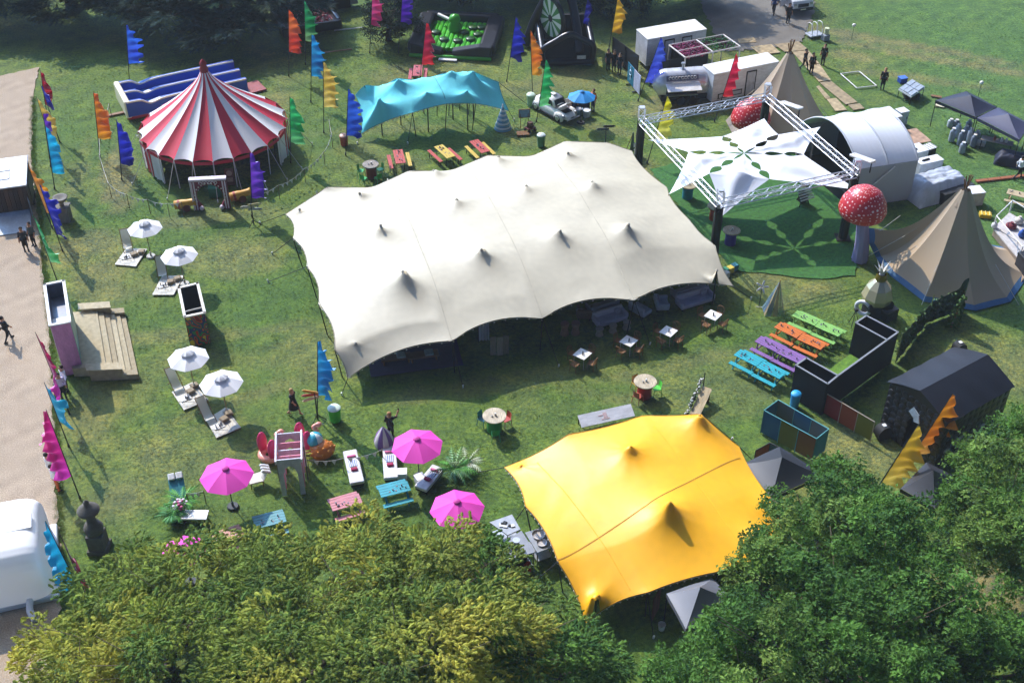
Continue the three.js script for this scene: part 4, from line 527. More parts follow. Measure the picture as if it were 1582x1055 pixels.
trestle('table', 'red trestle table with yellow benches behind the cream tent', RED, [-2.28,-21.16], ts + 0.3, 'trestle tables behind the cream tent');
trestle('bench', 'yellow bench left of the red trestle table with two yellow benches', YEL, [-2.83,-20.87], ts + 0.3, 'benches behind the cream tent');
trestle('bench', 'yellow bench right of the red trestle table with two yellow benches', YEL, [-1.68,-21.42], ts + 0.3, 'benches behind the cream tent');
trestle('table', 'pinkish red trestle table behind the turquoise tent', 0xc75a6a, [-7.38,-33.03], -Math.PI / 2, 'trestle tables behind the cream tent');
trestle('bench', 'pinkish red bench left of the table behind the turquoise tent', 0xc75a6a, [-7.96,-33.08], -Math.PI / 2, 'benches behind the cream tent');
trestle('bench', 'pinkish red bench right of the table behind the turquoise tent', 0xc75a6a, [-6.79,-33.08], -Math.PI / 2, 'benches behind the cream tent');
function drum(label, c, topc, pos, r = 0.36, group = 'drum tables') {
  const t = thing('drum_table', label, 'table', pos, 0, 0, group); part(t, 'drum', [lathe([[r * 0.95, 0.01], [r, 0.06], [r * 0.97, 0.32], [r * 1.02, 0.36], [r * 0.97, 0.4], [r * 0.97, 0.66], [r * 1.02, 0.7], [r, 0.98], [0.001, 1.0]], 18)], mat(c, 0.45)); part(t, 'top', [cy(r * 1.55, r * 1.55, 0.06, 0, 1.0, 0, 22)], mat(topc, 0.7, { tex: 'wood' })); part(t, 'centrepiece', [cy(0.06, 0.05, 0.16, 0.05, 1.06, 0, 8), cy(0.05, 0.02, 0.12, -0.12, 1.06, 0.1, 8)], mat(0xd8d4cc, 0.4)); return t;
}
drum('dark red drum table ringed by green chairs behind the cream tent', 0x7d1d22, 0x9a968f, [-9.7,-18.2]);
drum('green drum table with white top ringed by three coloured chairs', 0x1d8a3a, 0xcfc4ac, [-0.92,7.53], 0.4);
drum('crimson drum table with cream top beside the white banner', 0xa3121f, 0xc9bda3, [7.19,4.78], 0.4);
drum('teal drum table on the artificial turf', 0x0d7f9c, 0xb5ab90, [11.81,-15.51]);
drum('red drum table at the truss leg on the artificial turf', 0xb2301c, 0xb5ab90, [13.3,-12.87]);
drum('violet drum table on the artificial turf', 0x47309c, 0xb5a48c, [13.92,-9.99]);
function bin(label, c, lid, pos, r = 0.3, h = 0.75) { const t = thing('bin', label, 'bin', pos); part(t, 'tub', [lathe([[r * 0.85, 0.01], [r, h], [r * 1.06, h], [r * 1.06, h - 0.06]], 18)], mat(c, 0.45)); part(t, 'lid', [lathe([[r * 1.05, h + 0.01], [r * 0.8, h + 0.1], [0.001, h + 0.14]], 18)], mat(lid, 0.5)); return t; }
bin('red bin by the deep blue flag near the turquoise tent', 0xb33a2a, 0xd0a898, [-12.06,-22.69]); bin('green bin with white lid beside the wooden finger post', 0x3fbf3a, 0xdff0dc, [-9.4,6.72], 0.34, 0.85); bin('bright blue bin at the corner of the black booth', 0x128fd0, 0x2aa6dc, [15.21,5.63], 0.27, 0.9); bin('green and white bin behind the ridge of the cream tent', 0x4a8a6a, 0xdce6dc, [2.09,-22.51], 0.3, 0.9); bin('pale green bin behind the white car', 0xa9cf9c, 0xd4ead0, [1.42,-28.71], 0.32, 0.9);
const chairGeo = {};
function tubChair(label, c, pos, turn, group) {
  const t = thing('plastic_chair', label, 'chair', pos, turn, 0, group), m = mat(c, 0.45); part(t, 'seat', [rb(0.44, 0.04, 0.42, 0, 0.44, 0, 0.02)], m); part(t, 'backrest', [gridGeo(8, 4, (u, v) => { const a = (u - 0.5) * 2.0; return [0.24 * Math.sin(a), 0.46 + 0.38 * v, -0.2 - 0.05 * v + 0.09 * (1 - Math.cos(a))]; })], m);
  for (const [x, z] of [[-1, -1], [1, -1], [-1, 1], [1, 1]]) part(t, 'leg', [bar([x * 0.23, 0, z * 0.23], [x * 0.19, 0.44, z * 0.19], 0.02)], m); return t;
}
const facing = (p, c) => Math.atan2(c[0] - p[0], c[1] - p[1]);
for (const [c, list] of [[[-9.7,-18.2], [[[-10.43,-18.37], 0x3fae5c, 'green chair on the far left of the dark red drum table'], [[-10.16,-17.35], 0x3fae5c, 'green chair on the near left of the dark red drum table'], [[-9.1,-18.55], 0x3fae5c, 'green chair on the far right of the dark red drum table'], [[-9.14,-17.43], 0x3fae5c, 'green chair on the near right of the dark red drum table']]], [[-0.92,7.53], [[[-1.54,7.08], 0x2d7f95, 'blue green chair at the green drum table'], [[-0.31,7.13], 0xb9483a, 'red chair at the green drum table'], [[-0.85,8.23], 0x2fa556, 'green chair in front of the green drum table']]], [[7.19,4.78], [[[6.81,4.19], 0xd9b22c, 'yellow chair at the crimson drum table'], [[6.8,5.26], 0xc05a4a, 'coral red chair at the crimson drum table'], [[7.87,4.62], 0x59c93f, 'lime green chair at the crimson drum table']]]]) for (const [p, col, lab] of list) tubChair(lab, col, p, facing(p, c), 'chairs round the drum tables');
// cafe sets in front of the cream tent
const CANE = mat(0x8f6638, 0.75, { tex: 'wood' }), cafeTurn = head(3.53,1.09, 3.9,0.66) + 0.05;
function cafeTable(label, pos) { const t = thing('cafe_table', label, 'table', pos, cafeTurn, 0, 'white cafe tables'); part(t, 'top', [rb(0.78, 0.03, 0.78, 0, 0.74, 0, 0.01)], mat(0xefece6, 0.4)); for (const [x, z] of [[-1, -1], [1, -1], [-1, 1], [1, 1]]) part(t, 'leg', [bar([x * 0.34, 0, z * 0.34], [x * 0.32, 0.72, z * 0.32], 0.02)], mat(0xb9b2a6, 0.5)); part(t, 'cruet', [cy(0.04, 0.04, 0.14, 0.05, 0.76, 0, 8), cy(0.03, 0.03, 0.2, -0.06, 0.76, 0.05, 8)], mat(0x3a3f44, 0.4)); return t; }
function cafeChair() { const t = thing('cafe_chair', '', 'chair', [0, 0], 0, 0, 'cane cafe chairs'); part(t, 'seat', [rb(0.42, 0.04, 0.42, 0, 0.44, 0, 0.02)], CANE); part(t, 'back_rail', [tube([[-0.2, 0.44, -0.18], [-0.21, 0.78, -0.24], [0, 0.86, -0.27], [0.21, 0.78, -0.24], [0.2, 0.44, -0.18]], 0.022, 18)], CANE); for (let i = 0; i < 3; i++) part(t, 'back_slat', [bar([-0.1 + i * 0.1, 0.45, -0.19], [-0.1 + i * 0.1, 0.84, -0.26], 0.015)], CANE); for (const [x, z] of [[-1, -1], [1, -1], [-1, 1], [1, 1]]) part(t, 'leg', [bar([x * 0.2, 0, z * 0.2], [x * 0.18, 0.44, z * 0.18], 0.02)], CANE); return t; }
let cc0;
for (const [p, nm] of [[[3.93,2.06], 'leftmost white cafe table'], [[6.6,0.9], 'second white cafe table from the left'], [[8.94,0.01], 'third white cafe table from the left'], [[11.68,-1.51], 'rightmost white cafe table']]) {
  cafeTable(nm + ' set in front of the cream tent', p);
  for (const [a, w] of [[0, 'near right'], [1, 'far right'], [2, 'far left'], [3, 'near left']]) { const an = cafeTurn + a * Math.PI / 2 - 0.02, pos = [p[0] + 0.68 * Math.cos(-an), p[1] + 0.68 * Math.sin(-an)]; const lab = `cane chair on the ${w} of the ${nm}`, tr = facing(pos, p) + rr(-0.15, 0.15); if (!cc0) { cc0 = cafeChair(); cc0.position.set(pos[0], 0, pos[1]); cc0.rotation.y = tr; cc0.userData.label = lab; } else dup(cc0, pos, tr, lab); }
}
function sofa(label, c, pos, turn, L = 1.9, arms = true) { const t = thing('sofa', label, 'sofa', pos, turn, 0, 'lounge sofas under the cream tent'), m = mat(c, 0.85); part(t, 'seat', [rb(L, 0.28, 0.8, 0, 0.28, 0, 0.08)], m); part(t, 'backrest', [rb(L, 0.42, 0.2, 0, 0.58, -0.36, 0.08)], m); if (arms) for (const s of [-1, 1]) part(t, 'arm', [rb(0.18, 0.34, 0.8, s * (L / 2 - 0.05), 0.46, 0, 0.07)], m); for (const x of [-1, 1]) for (const z of [-1, 1]) part(t, 'foot', [cy(0.03, 0.03, 0.15, x * (L / 2 - 0.12), 0, z * 0.32, 6)], DARKST); part(t, 'cushion', [rb(0.4, 0.36, 0.14, L * 0.3, 0.56, -0.18, 0.06, 0, -0.3)], mat(0xa9a3b4, 0.9)); return t; }
const st = head(5.08,-1.67, 6.65,-2.42);
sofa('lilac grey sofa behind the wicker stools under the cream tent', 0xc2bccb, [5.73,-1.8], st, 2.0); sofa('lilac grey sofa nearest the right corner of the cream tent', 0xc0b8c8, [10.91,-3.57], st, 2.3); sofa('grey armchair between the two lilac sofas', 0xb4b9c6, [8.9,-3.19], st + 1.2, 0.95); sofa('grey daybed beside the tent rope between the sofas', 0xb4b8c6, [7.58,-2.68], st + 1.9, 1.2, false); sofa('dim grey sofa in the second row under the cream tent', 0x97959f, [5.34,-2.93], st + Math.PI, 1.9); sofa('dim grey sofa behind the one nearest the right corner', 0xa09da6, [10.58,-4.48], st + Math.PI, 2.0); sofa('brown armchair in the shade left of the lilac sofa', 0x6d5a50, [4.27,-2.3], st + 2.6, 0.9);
const stool = (label, pos, r, h, c) => { const t = thing('wicker_stool', label, 'stool', pos, 0, 0, 'wicker stools under the cream tent'); part(t, 'body', [lathe([[r, 0], [r * 0.7, h * 0.5], [r, h]], 14)], mat(c, 0.9)); part(t, 'seat', [cy(r, r * 0.9, 0.05, 0, h, 0, 14)], mat(c, 0.8)); };
stool('leftmost hourglass wicker stool before the lilac sofa', [5.06,-0.63], 0.24, 0.45, 0xa89a86); stool('middle hourglass wicker stool before the lilac sofa', [5.86,-0.94], 0.24, 0.45, 0xa89a86); stool('rightmost hourglass wicker stool before the lilac sofa', [6.68,-1.24], 0.24, 0.45, 0xa89a86); stool('left tall wicker stool in the shade by the tent rope', [3.04,-0.69], 0.26, 0.75, 0x8d6a52); stool('right tall wicker stool in the shade by the tent rope', [3.68,-0.75], 0.26, 0.75, 0x8d6a52);
{ // left part under the cream tent
  const r = thing('rug', 'violet rug with low seating under the left of the cream tent', 'rug', [-5.53,1.44], 0.2); part(r, 'cloth', [rb(5.2, 0.02, 2.6, 0, 0.05, 0, 0.01)], mat(0x3c3a58, 0.95));
  for (const [p, lab] of [[[-6.52,1.9], 'brown low bench at the left of the violet rug'], [[-4.97,1.67], 'brown low bench at the right of the violet rug']]) { const b = thing('low_bench', lab, 'bench', p, 0.2); part(b, 'seat', [rb(1.7, 0.1, 0.6, 0, 0.4, 0, 0.03)], mat(0x6d5548, 0.8)); for (const x of [-0.7, 0.7]) part(b, 'leg', [bx(0.08, 0.36, 0.5, x, 0.18, 0)], WOOD); part(b, 'cushion', [rb(0.5, 0.14, 0.5, 0.3, 0.5, 0, 0.05)], mat(0x8a9aa0, 0.9)); }
  const s = thing('picture_screen', 'pale patterned screen standing in the dark under the cream tent', 'screen', [-0.7,1.21], 0.15); for (let i = 0; i < 3; i++) part(s, 'leaf', [rb(0.34, 1.3, 0.04, -0.36 + i * 0.36, 0.68, (i % 2) * 0.08, 0.01)], mat([0x8c8478, 0x979082, 0x827a6e][i], 0.8));
  const d = thing('drape_stand', 'white drape hanging under the edge of the cream tent', 'curtain', [-1.6,0.15], 0.1); part(d, 'cloth', [gridGeo(16, 2, (u, v) => [(u - 0.5) * 0.6, 0.2 + 1.6 * v, 0.05 * Math.sin(u * 20)])], mat(0xb8bccb, 0.9)); part(d, 'stand', [bar([-0.32, 0, 0], [-0.32, 1.85, 0], 0.02), bar([-0.32, 1.83, 0], [0.32, 1.83, 0], 0.02)], DARKST);
}
// ---------- parasols, mats, loungers ----------
function parasol(label, c, r, pos, group, turn, tier) {
  const t = thing('parasol', label, 'parasol', pos, turn, 0, group), m = mat(c, 0.7, { tex: 'none', ...FABB }), e = 2.1, p = 2.1 + r * 0.42;
  const wedge = (k, r0, r1, y0, y1) => { const a0 = k * Math.PI / 4, a1 = a0 + Math.PI / 4; return gridGeo(4, 6, (u, v) => { const rad = r0 + (r1 - r0) * v, x = (1 - u) * Math.cos(a0) + u * Math.cos(a1), z = (1 - u) * Math.sin(a0) + u * Math.sin(a1); return [rad * x, y0 + (y1 - y0) * v + 0.03 * Math.sin(v * 3.14) - 0.02 * 4 * u * (1 - u) * v, rad * z]; }); };
  for (let k = 0; k < 8; k++) part(t, 'canopy_panel', [wedge(k, 0.02, r, p, e)], m);
  if (tier) for (let k = 0; k < 8; k++) part(t, 'vent_panel', [wedge(k, 0.01, r * 0.36, p + 0.14, p - 0.02)], m); else part(t, 'top_cap', [lathe([[0.001, p + 0.06], [0.16, p + 0.03], [0.19, p - 0.05]], 8)], mat(new THREE.Color(c).multiplyScalar(0.8).getHex(), 0.7));
  for (let k = 0; k < 8; k++) { const a = k * Math.PI / 4; part(t, 'rib', [bar([0, p - 0.04, 0], [r * Math.cos(a), e - 0.015, r * Math.sin(a)], 0.012, 4)], DARKST); }
  part(t, 'pole', [cy(0.028, 0.028, p, 0, 0, 0, 8)], tier ? mat(0x9a8460, 0.6) : DARKST); part(t, 'base', [cy(0.3, 0.26, 0.08, 0, 0.01, 0, 16), cy(0.06, 0.06, 0.3, 0, 0.05, 0, 8)], tier ? mat(0xbcb8ae, 0.8) : mat(0x3a3d40, 0.7)); return t;
}
const WP = 0xe9e7e4, PP = 0xe23fae;
parasol('white two tier parasol nearest the striped tent', WP, 1.08, [-22.73,-8.58], 'white parasols', 0.1, true); parasol('white two tier parasol behind the painted booth', WP, 1.12, [-19.98,-5.62], 'white parasols', 0.2, true); parasol('white two tier parasol in front of the painted booth', WP, 1.12, [-17.42,4.13], 'white parasols', 0.05, true); parasol('white two tier parasol nearest the pink parasols', WP, 1.15, [-15.27,6.17], 'white parasols', 0.15, true);
parasol('pink parasol left of the layered play arch', PP, 1.3, [-13.73,13.05], 'pink parasols', 0.2); parasol('pink parasol over the white sun loungers', PP, 1.3, [-4.69,10.97], 'pink parasols', 0.3); parasol('pink parasol half under the yew in front of the loungers', PP, 1.3, [-2.56,15.23], 'pink parasols', 0.15); parasol('pink parasol mostly buried in the yew branches', PP, 1.0, [-14.8,17.85], 'pink parasols', 0.2);
const QUILT = mat(0xd9d4c6, 0.9, { bumpMap: WEAVE, bumpScale: 0.03 });
function matSet(c4, cp, lab1, ct) {
  const cx = c4.reduce((s, p) => s + p[0] / 4, 0), cz = c4.reduce((s, p) => s + p[1] / 4, 0), m = thing('picnic_mat', `cream quilted picnic mat ${lab1}`, 'mat', [cx, cz], 0, 0, 'cream picnic mats'), q = c4.map(([x, z]) => [x - cx, z - cz]);
  part(m, 'quilt', [slab(q, 0.03, 0.05)], QUILT);
  const l = (u, v) => [cx + q[0][0] + (q[1][0] - q[0][0]) * u + (q[3][0] - q[0][0]) * v, cz + q[0][1] + (q[1][1] - q[0][1]) * u + (q[3][1] - q[0][1]) * v];
  for (const [u, v, w] of [[0.6, 0.62, 'near'], [0.85, 0.8, 'far']]) { const p = thing('floor_cushion', `tan ${w} floor cushion on the mat ${lab1}`, 'cushion', l(u, v), ct + rr(-0.3, 0.3), 0.085, 'tan floor cushions'); part(p, 'pad', [rb(0.42, 0.2, 0.42, 0, 0.1, 0, 0.09)], mat(0x9c8b72, 0.9)); part(p, 'piping', [rb(0.45, 0.03, 0.45, 0, 0.1, 0, 0.012)], mat(0x85765f, 0.9)); }
  const tr = thing('picnic_tray', `tray of glasses and wire basket on the mat ${lab1}`, 'tray', l(0.3, 0.45), ct, 0.085, 'picnic trays'); part(tr, 'tray', [rb(0.6, 0.04, 0.4, 0, 0.02, 0, 0.015)], WHITE); part(tr, 'glasses', Array.from({ length: 6 }, () => cy(0.035, 0.03, 0.14, rr(-0.2, 0.2), 0.04, rr(-0.12, 0.12), 7)), mat(0x7c7c80, 0.3)).userData.kind = 'stuff'; part(tr, 'basket_wire', [tube([[-0.3, 0.02, 0.3], [-0.2, 0.25, 0.35], [0.1, 0.3, 0.4], [0.4, 0.2, 0.32], [0.45, 0.02, 0.3]], 0.012, 14, 4), tube([[-0.4, 0.02, 0.1], [-0.45, 0.22, 0.3], [-0.1, 0.16, 0.5], [0.3, 0.02, 0.55]], 0.012, 14, 4)], DARKST);
  const d = thing('deck_chair', `cream sling deck chair ${lab1}`, 'deck chair', cp, ct, 0, 'cream deck chairs'); part(d, 'sling', [gridGeo(2, 12, (u, v) => [(u - 0.5) * 0.5, 0.3 + v * v * 0.75 - 0.1 * Math.sin(v * 3.14), 0.5 - v * 1.1])], phys({ color: 0xdad5c8, roughness: 0.9, transmission: 0.35, thickness: 0 })); for (const x of [-0.28, 0.28]) { part(d, 'long_rail', [bar([x, 0.05, 0.7], [x, 1.1, -0.62], 0.022)], WOOD); part(d, 'rear_leg', [bar([x, 0.02, -0.55], [x, 0.62, 0.1], 0.022)], WOOD); } part(d, 'cross_bar', [bar([-0.28, 1.08, -0.6], [0.28, 1.08, -0.6], 0.02)], WOOD);
}
matSet([[-24.77,-7.61], [-23.39,-7.4], [-23.15,-9.33], [-24.48,-9.4]], [-24.43,-9.55], 'under the parasol nearest the striped tent', 0.35);
matSet([[-21.7,-4.42], [-20.41,-4.42], [-20.2,-6.43], [-21.54,-6.37]], [-21.55,-6.57], 'behind the painted booth', 0.3);
matSet([[-17.61,6], [-16.45,5.16], [-17.62,3.7], [-18.59,4.51]], [-18.42,4.13], 'in front of the painted booth', 0.6);
matSet([[-15.46,8.18], [-14.31,7.38], [-15.42,5.79], [-16.28,6.77]], [-16.25,6.57], 'nearest the pink parasols', 0.6);
function lounger(label, a, b) { const f = frame(a, b), t = thing('sun_lounger', label, 'sun lounger', a, f.turn, 0, 'white sun loungers'), L = f.L; part(t, 'mattress', [rb(L, 0.2, 0.72, L / 2, 0.36, 0, 0.06)], mat(0xdfdcda, 0.8)); part(t, 'frame', [rb(L - 0.05, 0.12, 0.66, L / 2, 0.2, 0, 0.03)], DARKST); for (const x of [0.15, L - 0.15]) for (const z of [-0.26, 0.26]) part(t, 'foot', [cy(0.03, 0.03, 0.16, x, 0, z, 6)], DARKST); part(t, 'towel', [bx(0.5, 0.02, 0.4, L * 0.42, 0.47, 0)], mat(0x8490b4, 0.9)); for (let i = 0; i < 4; i++) part(t, 'towel_stripe', [bx(0.5, 0.008, 0.04, L * 0.42, 0.486, -0.15 + i * 0.1)], mat(0xe6e6ea, 0.9)); part(t, 'head_pillow', [rb(0.14, 0.1, 0.45, L * 0.22, 0.5, 0, 0.04)], mat(0xd8709a, 0.9)); part(t, 'bolster', [rb(0.22, 0.12, 0.34, L * 0.62, 0.51, 0, 0.05)], mat(0xa30f4c, 0.8)); return t; }
lounger('leftmost white sun lounger with magenta bolster', [-8.32,9.49], [-7.7,11.82]); lounger('middle white sun lounger with magenta bolster', [-6.35,9.16], [-6.04,11.5]); lounger('rightmost white sun lounger turned towards the pink parasol', [-3.71,10.67], [-4.54,12.22]);
for (const [p, lab, tr] of [[[-5.52,11.04], 'white cube side table by the middle sun lounger', 0.05], [[-4.62,11.41], 'white cube side table by the rightmost sun lounger', 0.5]]) { const t = thing('cube_table', lab, 'side table', p, tr, 0, 'white cube tables'); part(t, 'cube', [rb(0.46, 0.44, 0.46, 0, 0.22, 0, 0.02)], WHITE); part(t, 'top', [rb(0.48, 0.025, 0.48, 0, 0.455, 0, 0.01)], mat(0xf0eeea, 0.4)); }
{ const t = thing('low_table', 'long white low table beside the flower plant at the yew', 'table', [-15.34,14.01], -0.02); part(t, 'top', [rb(1.25, 0.1, 0.62, 0, 0.42, 0, 0.02)], mat(0xeeebe8, 0.4)); for (const x of [-0.5, 0.5]) part(t, 'leg', [bx(0.06, 0.38, 0.5, x, 0.19, 0)], DARKST);
  const p = thing('tilted_lounger', 'teal tilted lounger with two white pillows by the palm', 'sun lounger', [-16.58,12.18], 0.3); part(p, 'panel', [rb(0.75, 0.08, 1.4, 0, 0.5, 0.1, 0.02, 0, 0.45)], mat(0x1f7f8c, 0.7)); for (const x of [-0.19, 0.19]) part(p, 'pillow', [rb(0.34, 0.12, 0.36, x, 0.86, -0.4, 0.05, 0, 0.45)], WHITE); part(p, 'prop', [bar([0, 0, -0.5], [0, 0.7, -0.45], 0.03)], WOOD);
  const w = thing('wicker_lounge_chair', 'white wicker lounge chair beside the left pink parasol', 'chair', [-12.82,11.5], -1.2); part(w, 'seat', [rb(0.7, 0.08, 0.7, 0, 0.4, 0, 0.03)], mat(0xd8d0c2, 0.9)); part(w, 'backrest', [gridGeo(10, 5, (u, v) => [(u - 0.5) * 0.75, 0.42 + 0.5 * v, -0.34 - 0.25 * v + 0.12 * Math.cos((u - 0.5) * 3)])], mat(0xe2dccf, 0.9)); for (let i = 0; i < 3; i++) part(w, 'bolster', [xf(new THREE.CapsuleGeometry(0.09, 0.35, 4, 8), -0.22 + i * 0.22, 0.88, -0.55, 0, 1.1)], WHITE); for (const x of [-0.3, 0.3]) for (const z of [-0.3, 0.3]) part(w, 'leg', [cy(0.025, 0.025, 0.4, x, 0, z, 6)], WOOD); }
// ---------- play corner ----------
{ const t = thing('layered_arch', 'white and pink layered play arch with cut out tunnel', 'play arch', [-10.84,12.22], 0.14), h = 2.45, w = 1.15;
  const panel = (z, c, hh, open) => { const s = new THREE.Shape([[-w / 2, 0], [-w * 0.3, 0], [-w * 0.3, hh * open * 0.7], [-w * 0.2, hh * open * 0.92], [0, hh * open], [w * 0.2, hh * open * 0.92], [w * 0.3, hh * open * 0.7], [w * 0.3, 0], [w / 2, 0], [w / 2, hh], [-w / 2, hh]].map((p) => new THREE.Vector2(...p))); const g = new THREE.ExtrudeGeometry(s, { depth: 0.06, bevelEnabled: false }); g.translate(0, 0.02, z); part(t, 'arch_panel', [g], mat(c, 0.6)); };
  panel(0, 0xd3cfdb, h, 0.82); panel(-0.5, 0xd8798f, h - 0.25, 0.8); panel(-0.98, 0xcdc9d4, h - 0.3, 0.86); panel(-1.5, 0xd8798f, h - 0.3, 0.86); panel(-1.98, 0xc9c6ce, h - 0.1, 0.86);
  for (const x of [-1, 1]) part(t, 'side_rail', [rb(0.09, 0.22, 2.15, x * (w / 2 + 0.05), h - 0.1, -0.95, 0.02)], mat(0xe8e4ea, 0.5)); for (const x of [-1, 1]) part(t, 'rear_leg', [rb(0.09, h - 0.2, 0.12, x * (w / 2 + 0.05), h / 2 - 0.1, -1.95, 0.02)], mat(0xe2dee6, 0.5)); for (const x of [-1, 1]) part(t, 'ladder_rail', [bx(0.05, h * 0.9, 0.06, x * (w / 2 + 0.13), h * 0.45, -1.0)], mat(0x4b4a52, 0.6)); }
function flamingo(label, pos, turn) { const t = thing('flamingo_float', label, 'inflatable', pos, turn, 0, 'pink flamingo floats'), m = PVC(0xd9326e), m2 = PVC(0xe89a86); part(t, 'body', [xf(new THREE.TorusGeometry(0.45, 0.2, 10, 20), 0, 0.22, 0, 0, Math.PI / 2)], m2); for (const s of [-1, 1]) part(t, 'wing', [sp(0.5, s * 0.42, 0.85, -0.1, 12, 0.34, 1.35, 0.6)], m); part(t, 'neck', [tube([[0, 0.3, 0.5], [0, 0.8, 0.7], [0, 1.2, 0.5], [0, 1.25, 0.75]], 0.1, 20, 8)], m2); part(t, 'head', [sp(0.15, 0, 1.2, 0.8, 10, 1, 1, 1.3)], m2); part(t, 'beak', [xf(new THREE.ConeGeometry(0.07, 0.25, 8), 0, 1.12, 1.02, 0, 2.0)], WHITE); }
flamingo('pink flamingo float at the left of the play arch', [-12.41,9.54], 2.4); flamingo('pink flamingo float behind the play arch by the pineapple', [-10.64,8.87], 2.2);
{ const t = thing('pineapple_float', 'orange brown pineapple float lying behind the play arch', 'inflatable', [-9.72,9.54], 0.5); part(t, 'body', [sp(0.6, 0, 0.48, 0, 16, 1.15, 0.8, 0.9)], PVC(0xb5651d)); for (let i = 0; i < 7; i++) part(t, 'leaf', [xf(new THREE.ConeGeometry(0.07, 0.5, 5), -0.75 - 0.1 * Math.cos(i), 0.5 + 0.22 * Math.sin(i * 0.9), 0.22 * Math.cos(i * 0.9), 0, 0, 1.2 + 0.2 * Math.sin(i))], mat(0x9aa33a, 0.7)); for (let i = 0; i < 24; i++) part(t, 'knob', [sp(0.06, 0.62 * 1.12 * Math.cos(i * 2.4) * Math.sqrt(1 - (i / 24) ** 2), 0.48 + 0.46 * (i / 24), 0.52 * Math.sin(i * 2.4) * Math.sqrt(1 - (i / 24) ** 2), 6)], PVC(0xd08a30));
  const b = thing('beach_ball', 'teal and white beach ball beside the pineapple float', 'ball', [-10.08,9.25]); for (let k = 0; k < 6; k++) part(b, 'gore', [new THREE.SphereGeometry(0.42, 6, 12, k * Math.PI / 3, Math.PI / 3).translate(0, 0.95, 0)], PVC(k % 3 === 2 ? 0xd8e0d8 : 0x2f97ac)); part(b, 'stand', [cy(0.2, 0.3, 0.55, 0, 0, 0, 10)], mat(0xc8772c, 0.7));
  const s = thing('striped_pod', 'purple and white striped teardrop tent pod by the pink parasol', 'pod', [-6.61,8.87]); const pr = [[0.3, 0.02], [0.5, 0.25], [0.52, 0.55], [0.38, 0.95], [0.16, 1.3], [0.01, 1.5]].map((p) => new THREE.Vector2(...p)); for (let k = 0; k < 10; k++) part(s, 'gore', [new THREE.LatheGeometry(pr, 3, k * Math.PI / 5, Math.PI / 5)], mat(k % 2 ? 0x8a62a4 : 0xe4dcdc, 0.7)); part(s, 'foot', [cy(0.34, 0.34, 0.05, 0, 0, 0, 12)], mat(0xb9a76a, 0.7)); }
function bunting(label, pts, h) { const t = thing('bunting', label, 'bunting', [pts[0][0], pts[0][1]]), o = pts[0], str = [], fl = []; for (let i = 0; i < pts.length; i++) { const a = pts[i]; part(t, 'post', [cy(0.025, 0.02, h, a[0] - o[0], 0, a[1] - o[1], 6)], mat(0x6f5a44, 0.8)); if (!i) continue; const b = pts[i - 1], L = Math.hypot(a[0] - b[0], a[1] - b[1]), n = Math.max(3, Math.round(L / 0.45)), P = []; for (let k = 0; k <= n; k++) { const u = k / n; P.push([b[0] - o[0] + (a[0] - b[0]) * u, h - 0.02 - 0.25 * 4 * u * (1 - u) * Math.min(1, L / 3), b[1] - o[1] + (a[1] - b[1]) * u]); } str.push(tube(P, 0.012, n * 2, 4)); for (let k = 1; k < n; k++) { const p = P[k], dx = (a[0] - b[0]) / L * 0.13, dz = (a[1] - b[1]) / L * 0.13; fl.push(tri([[[p[0] - dx, p[1], p[2] - dz], [p[0] + dx, p[1], p[2] + dz], [p[0] + 0.03, p[1] - 0.26, p[2] + 0.05]]])); } } part(t, 'cord', str, WHITE); part(t, 'pennants', fl, mat(0xe9e5da, 0.8)).userData.kind = 'stuff'; }
bunting('white bunting strung in a curve left of the striped tent', [[-29.9,-26.97], [-29.61,-22.88], [-28.57,-19.25], [-27,-15.59], [-25.45,-14.21], [-23.92,-13.58], [-22.53,-13.1], [-21.63,-13.26]], 1.1); bunting('white bunting strung in a curve right of the striped tent', [[-16.92,-14.21], [-15.62,-15.35], [-14.17,-17.52], [-13.12,-19.87], [-12.85,-22.32], [-13.29,-24.5]], 1.1); bunting('white bunting behind the sun loungers', [[-10.26,10.76], [-8.53,10.67], [-6.58,10.02]], 1.0); bunting('short white bunting left of the left pink parasol', [[-15.89,13.02], [-15.09,12.84]], 0.9);
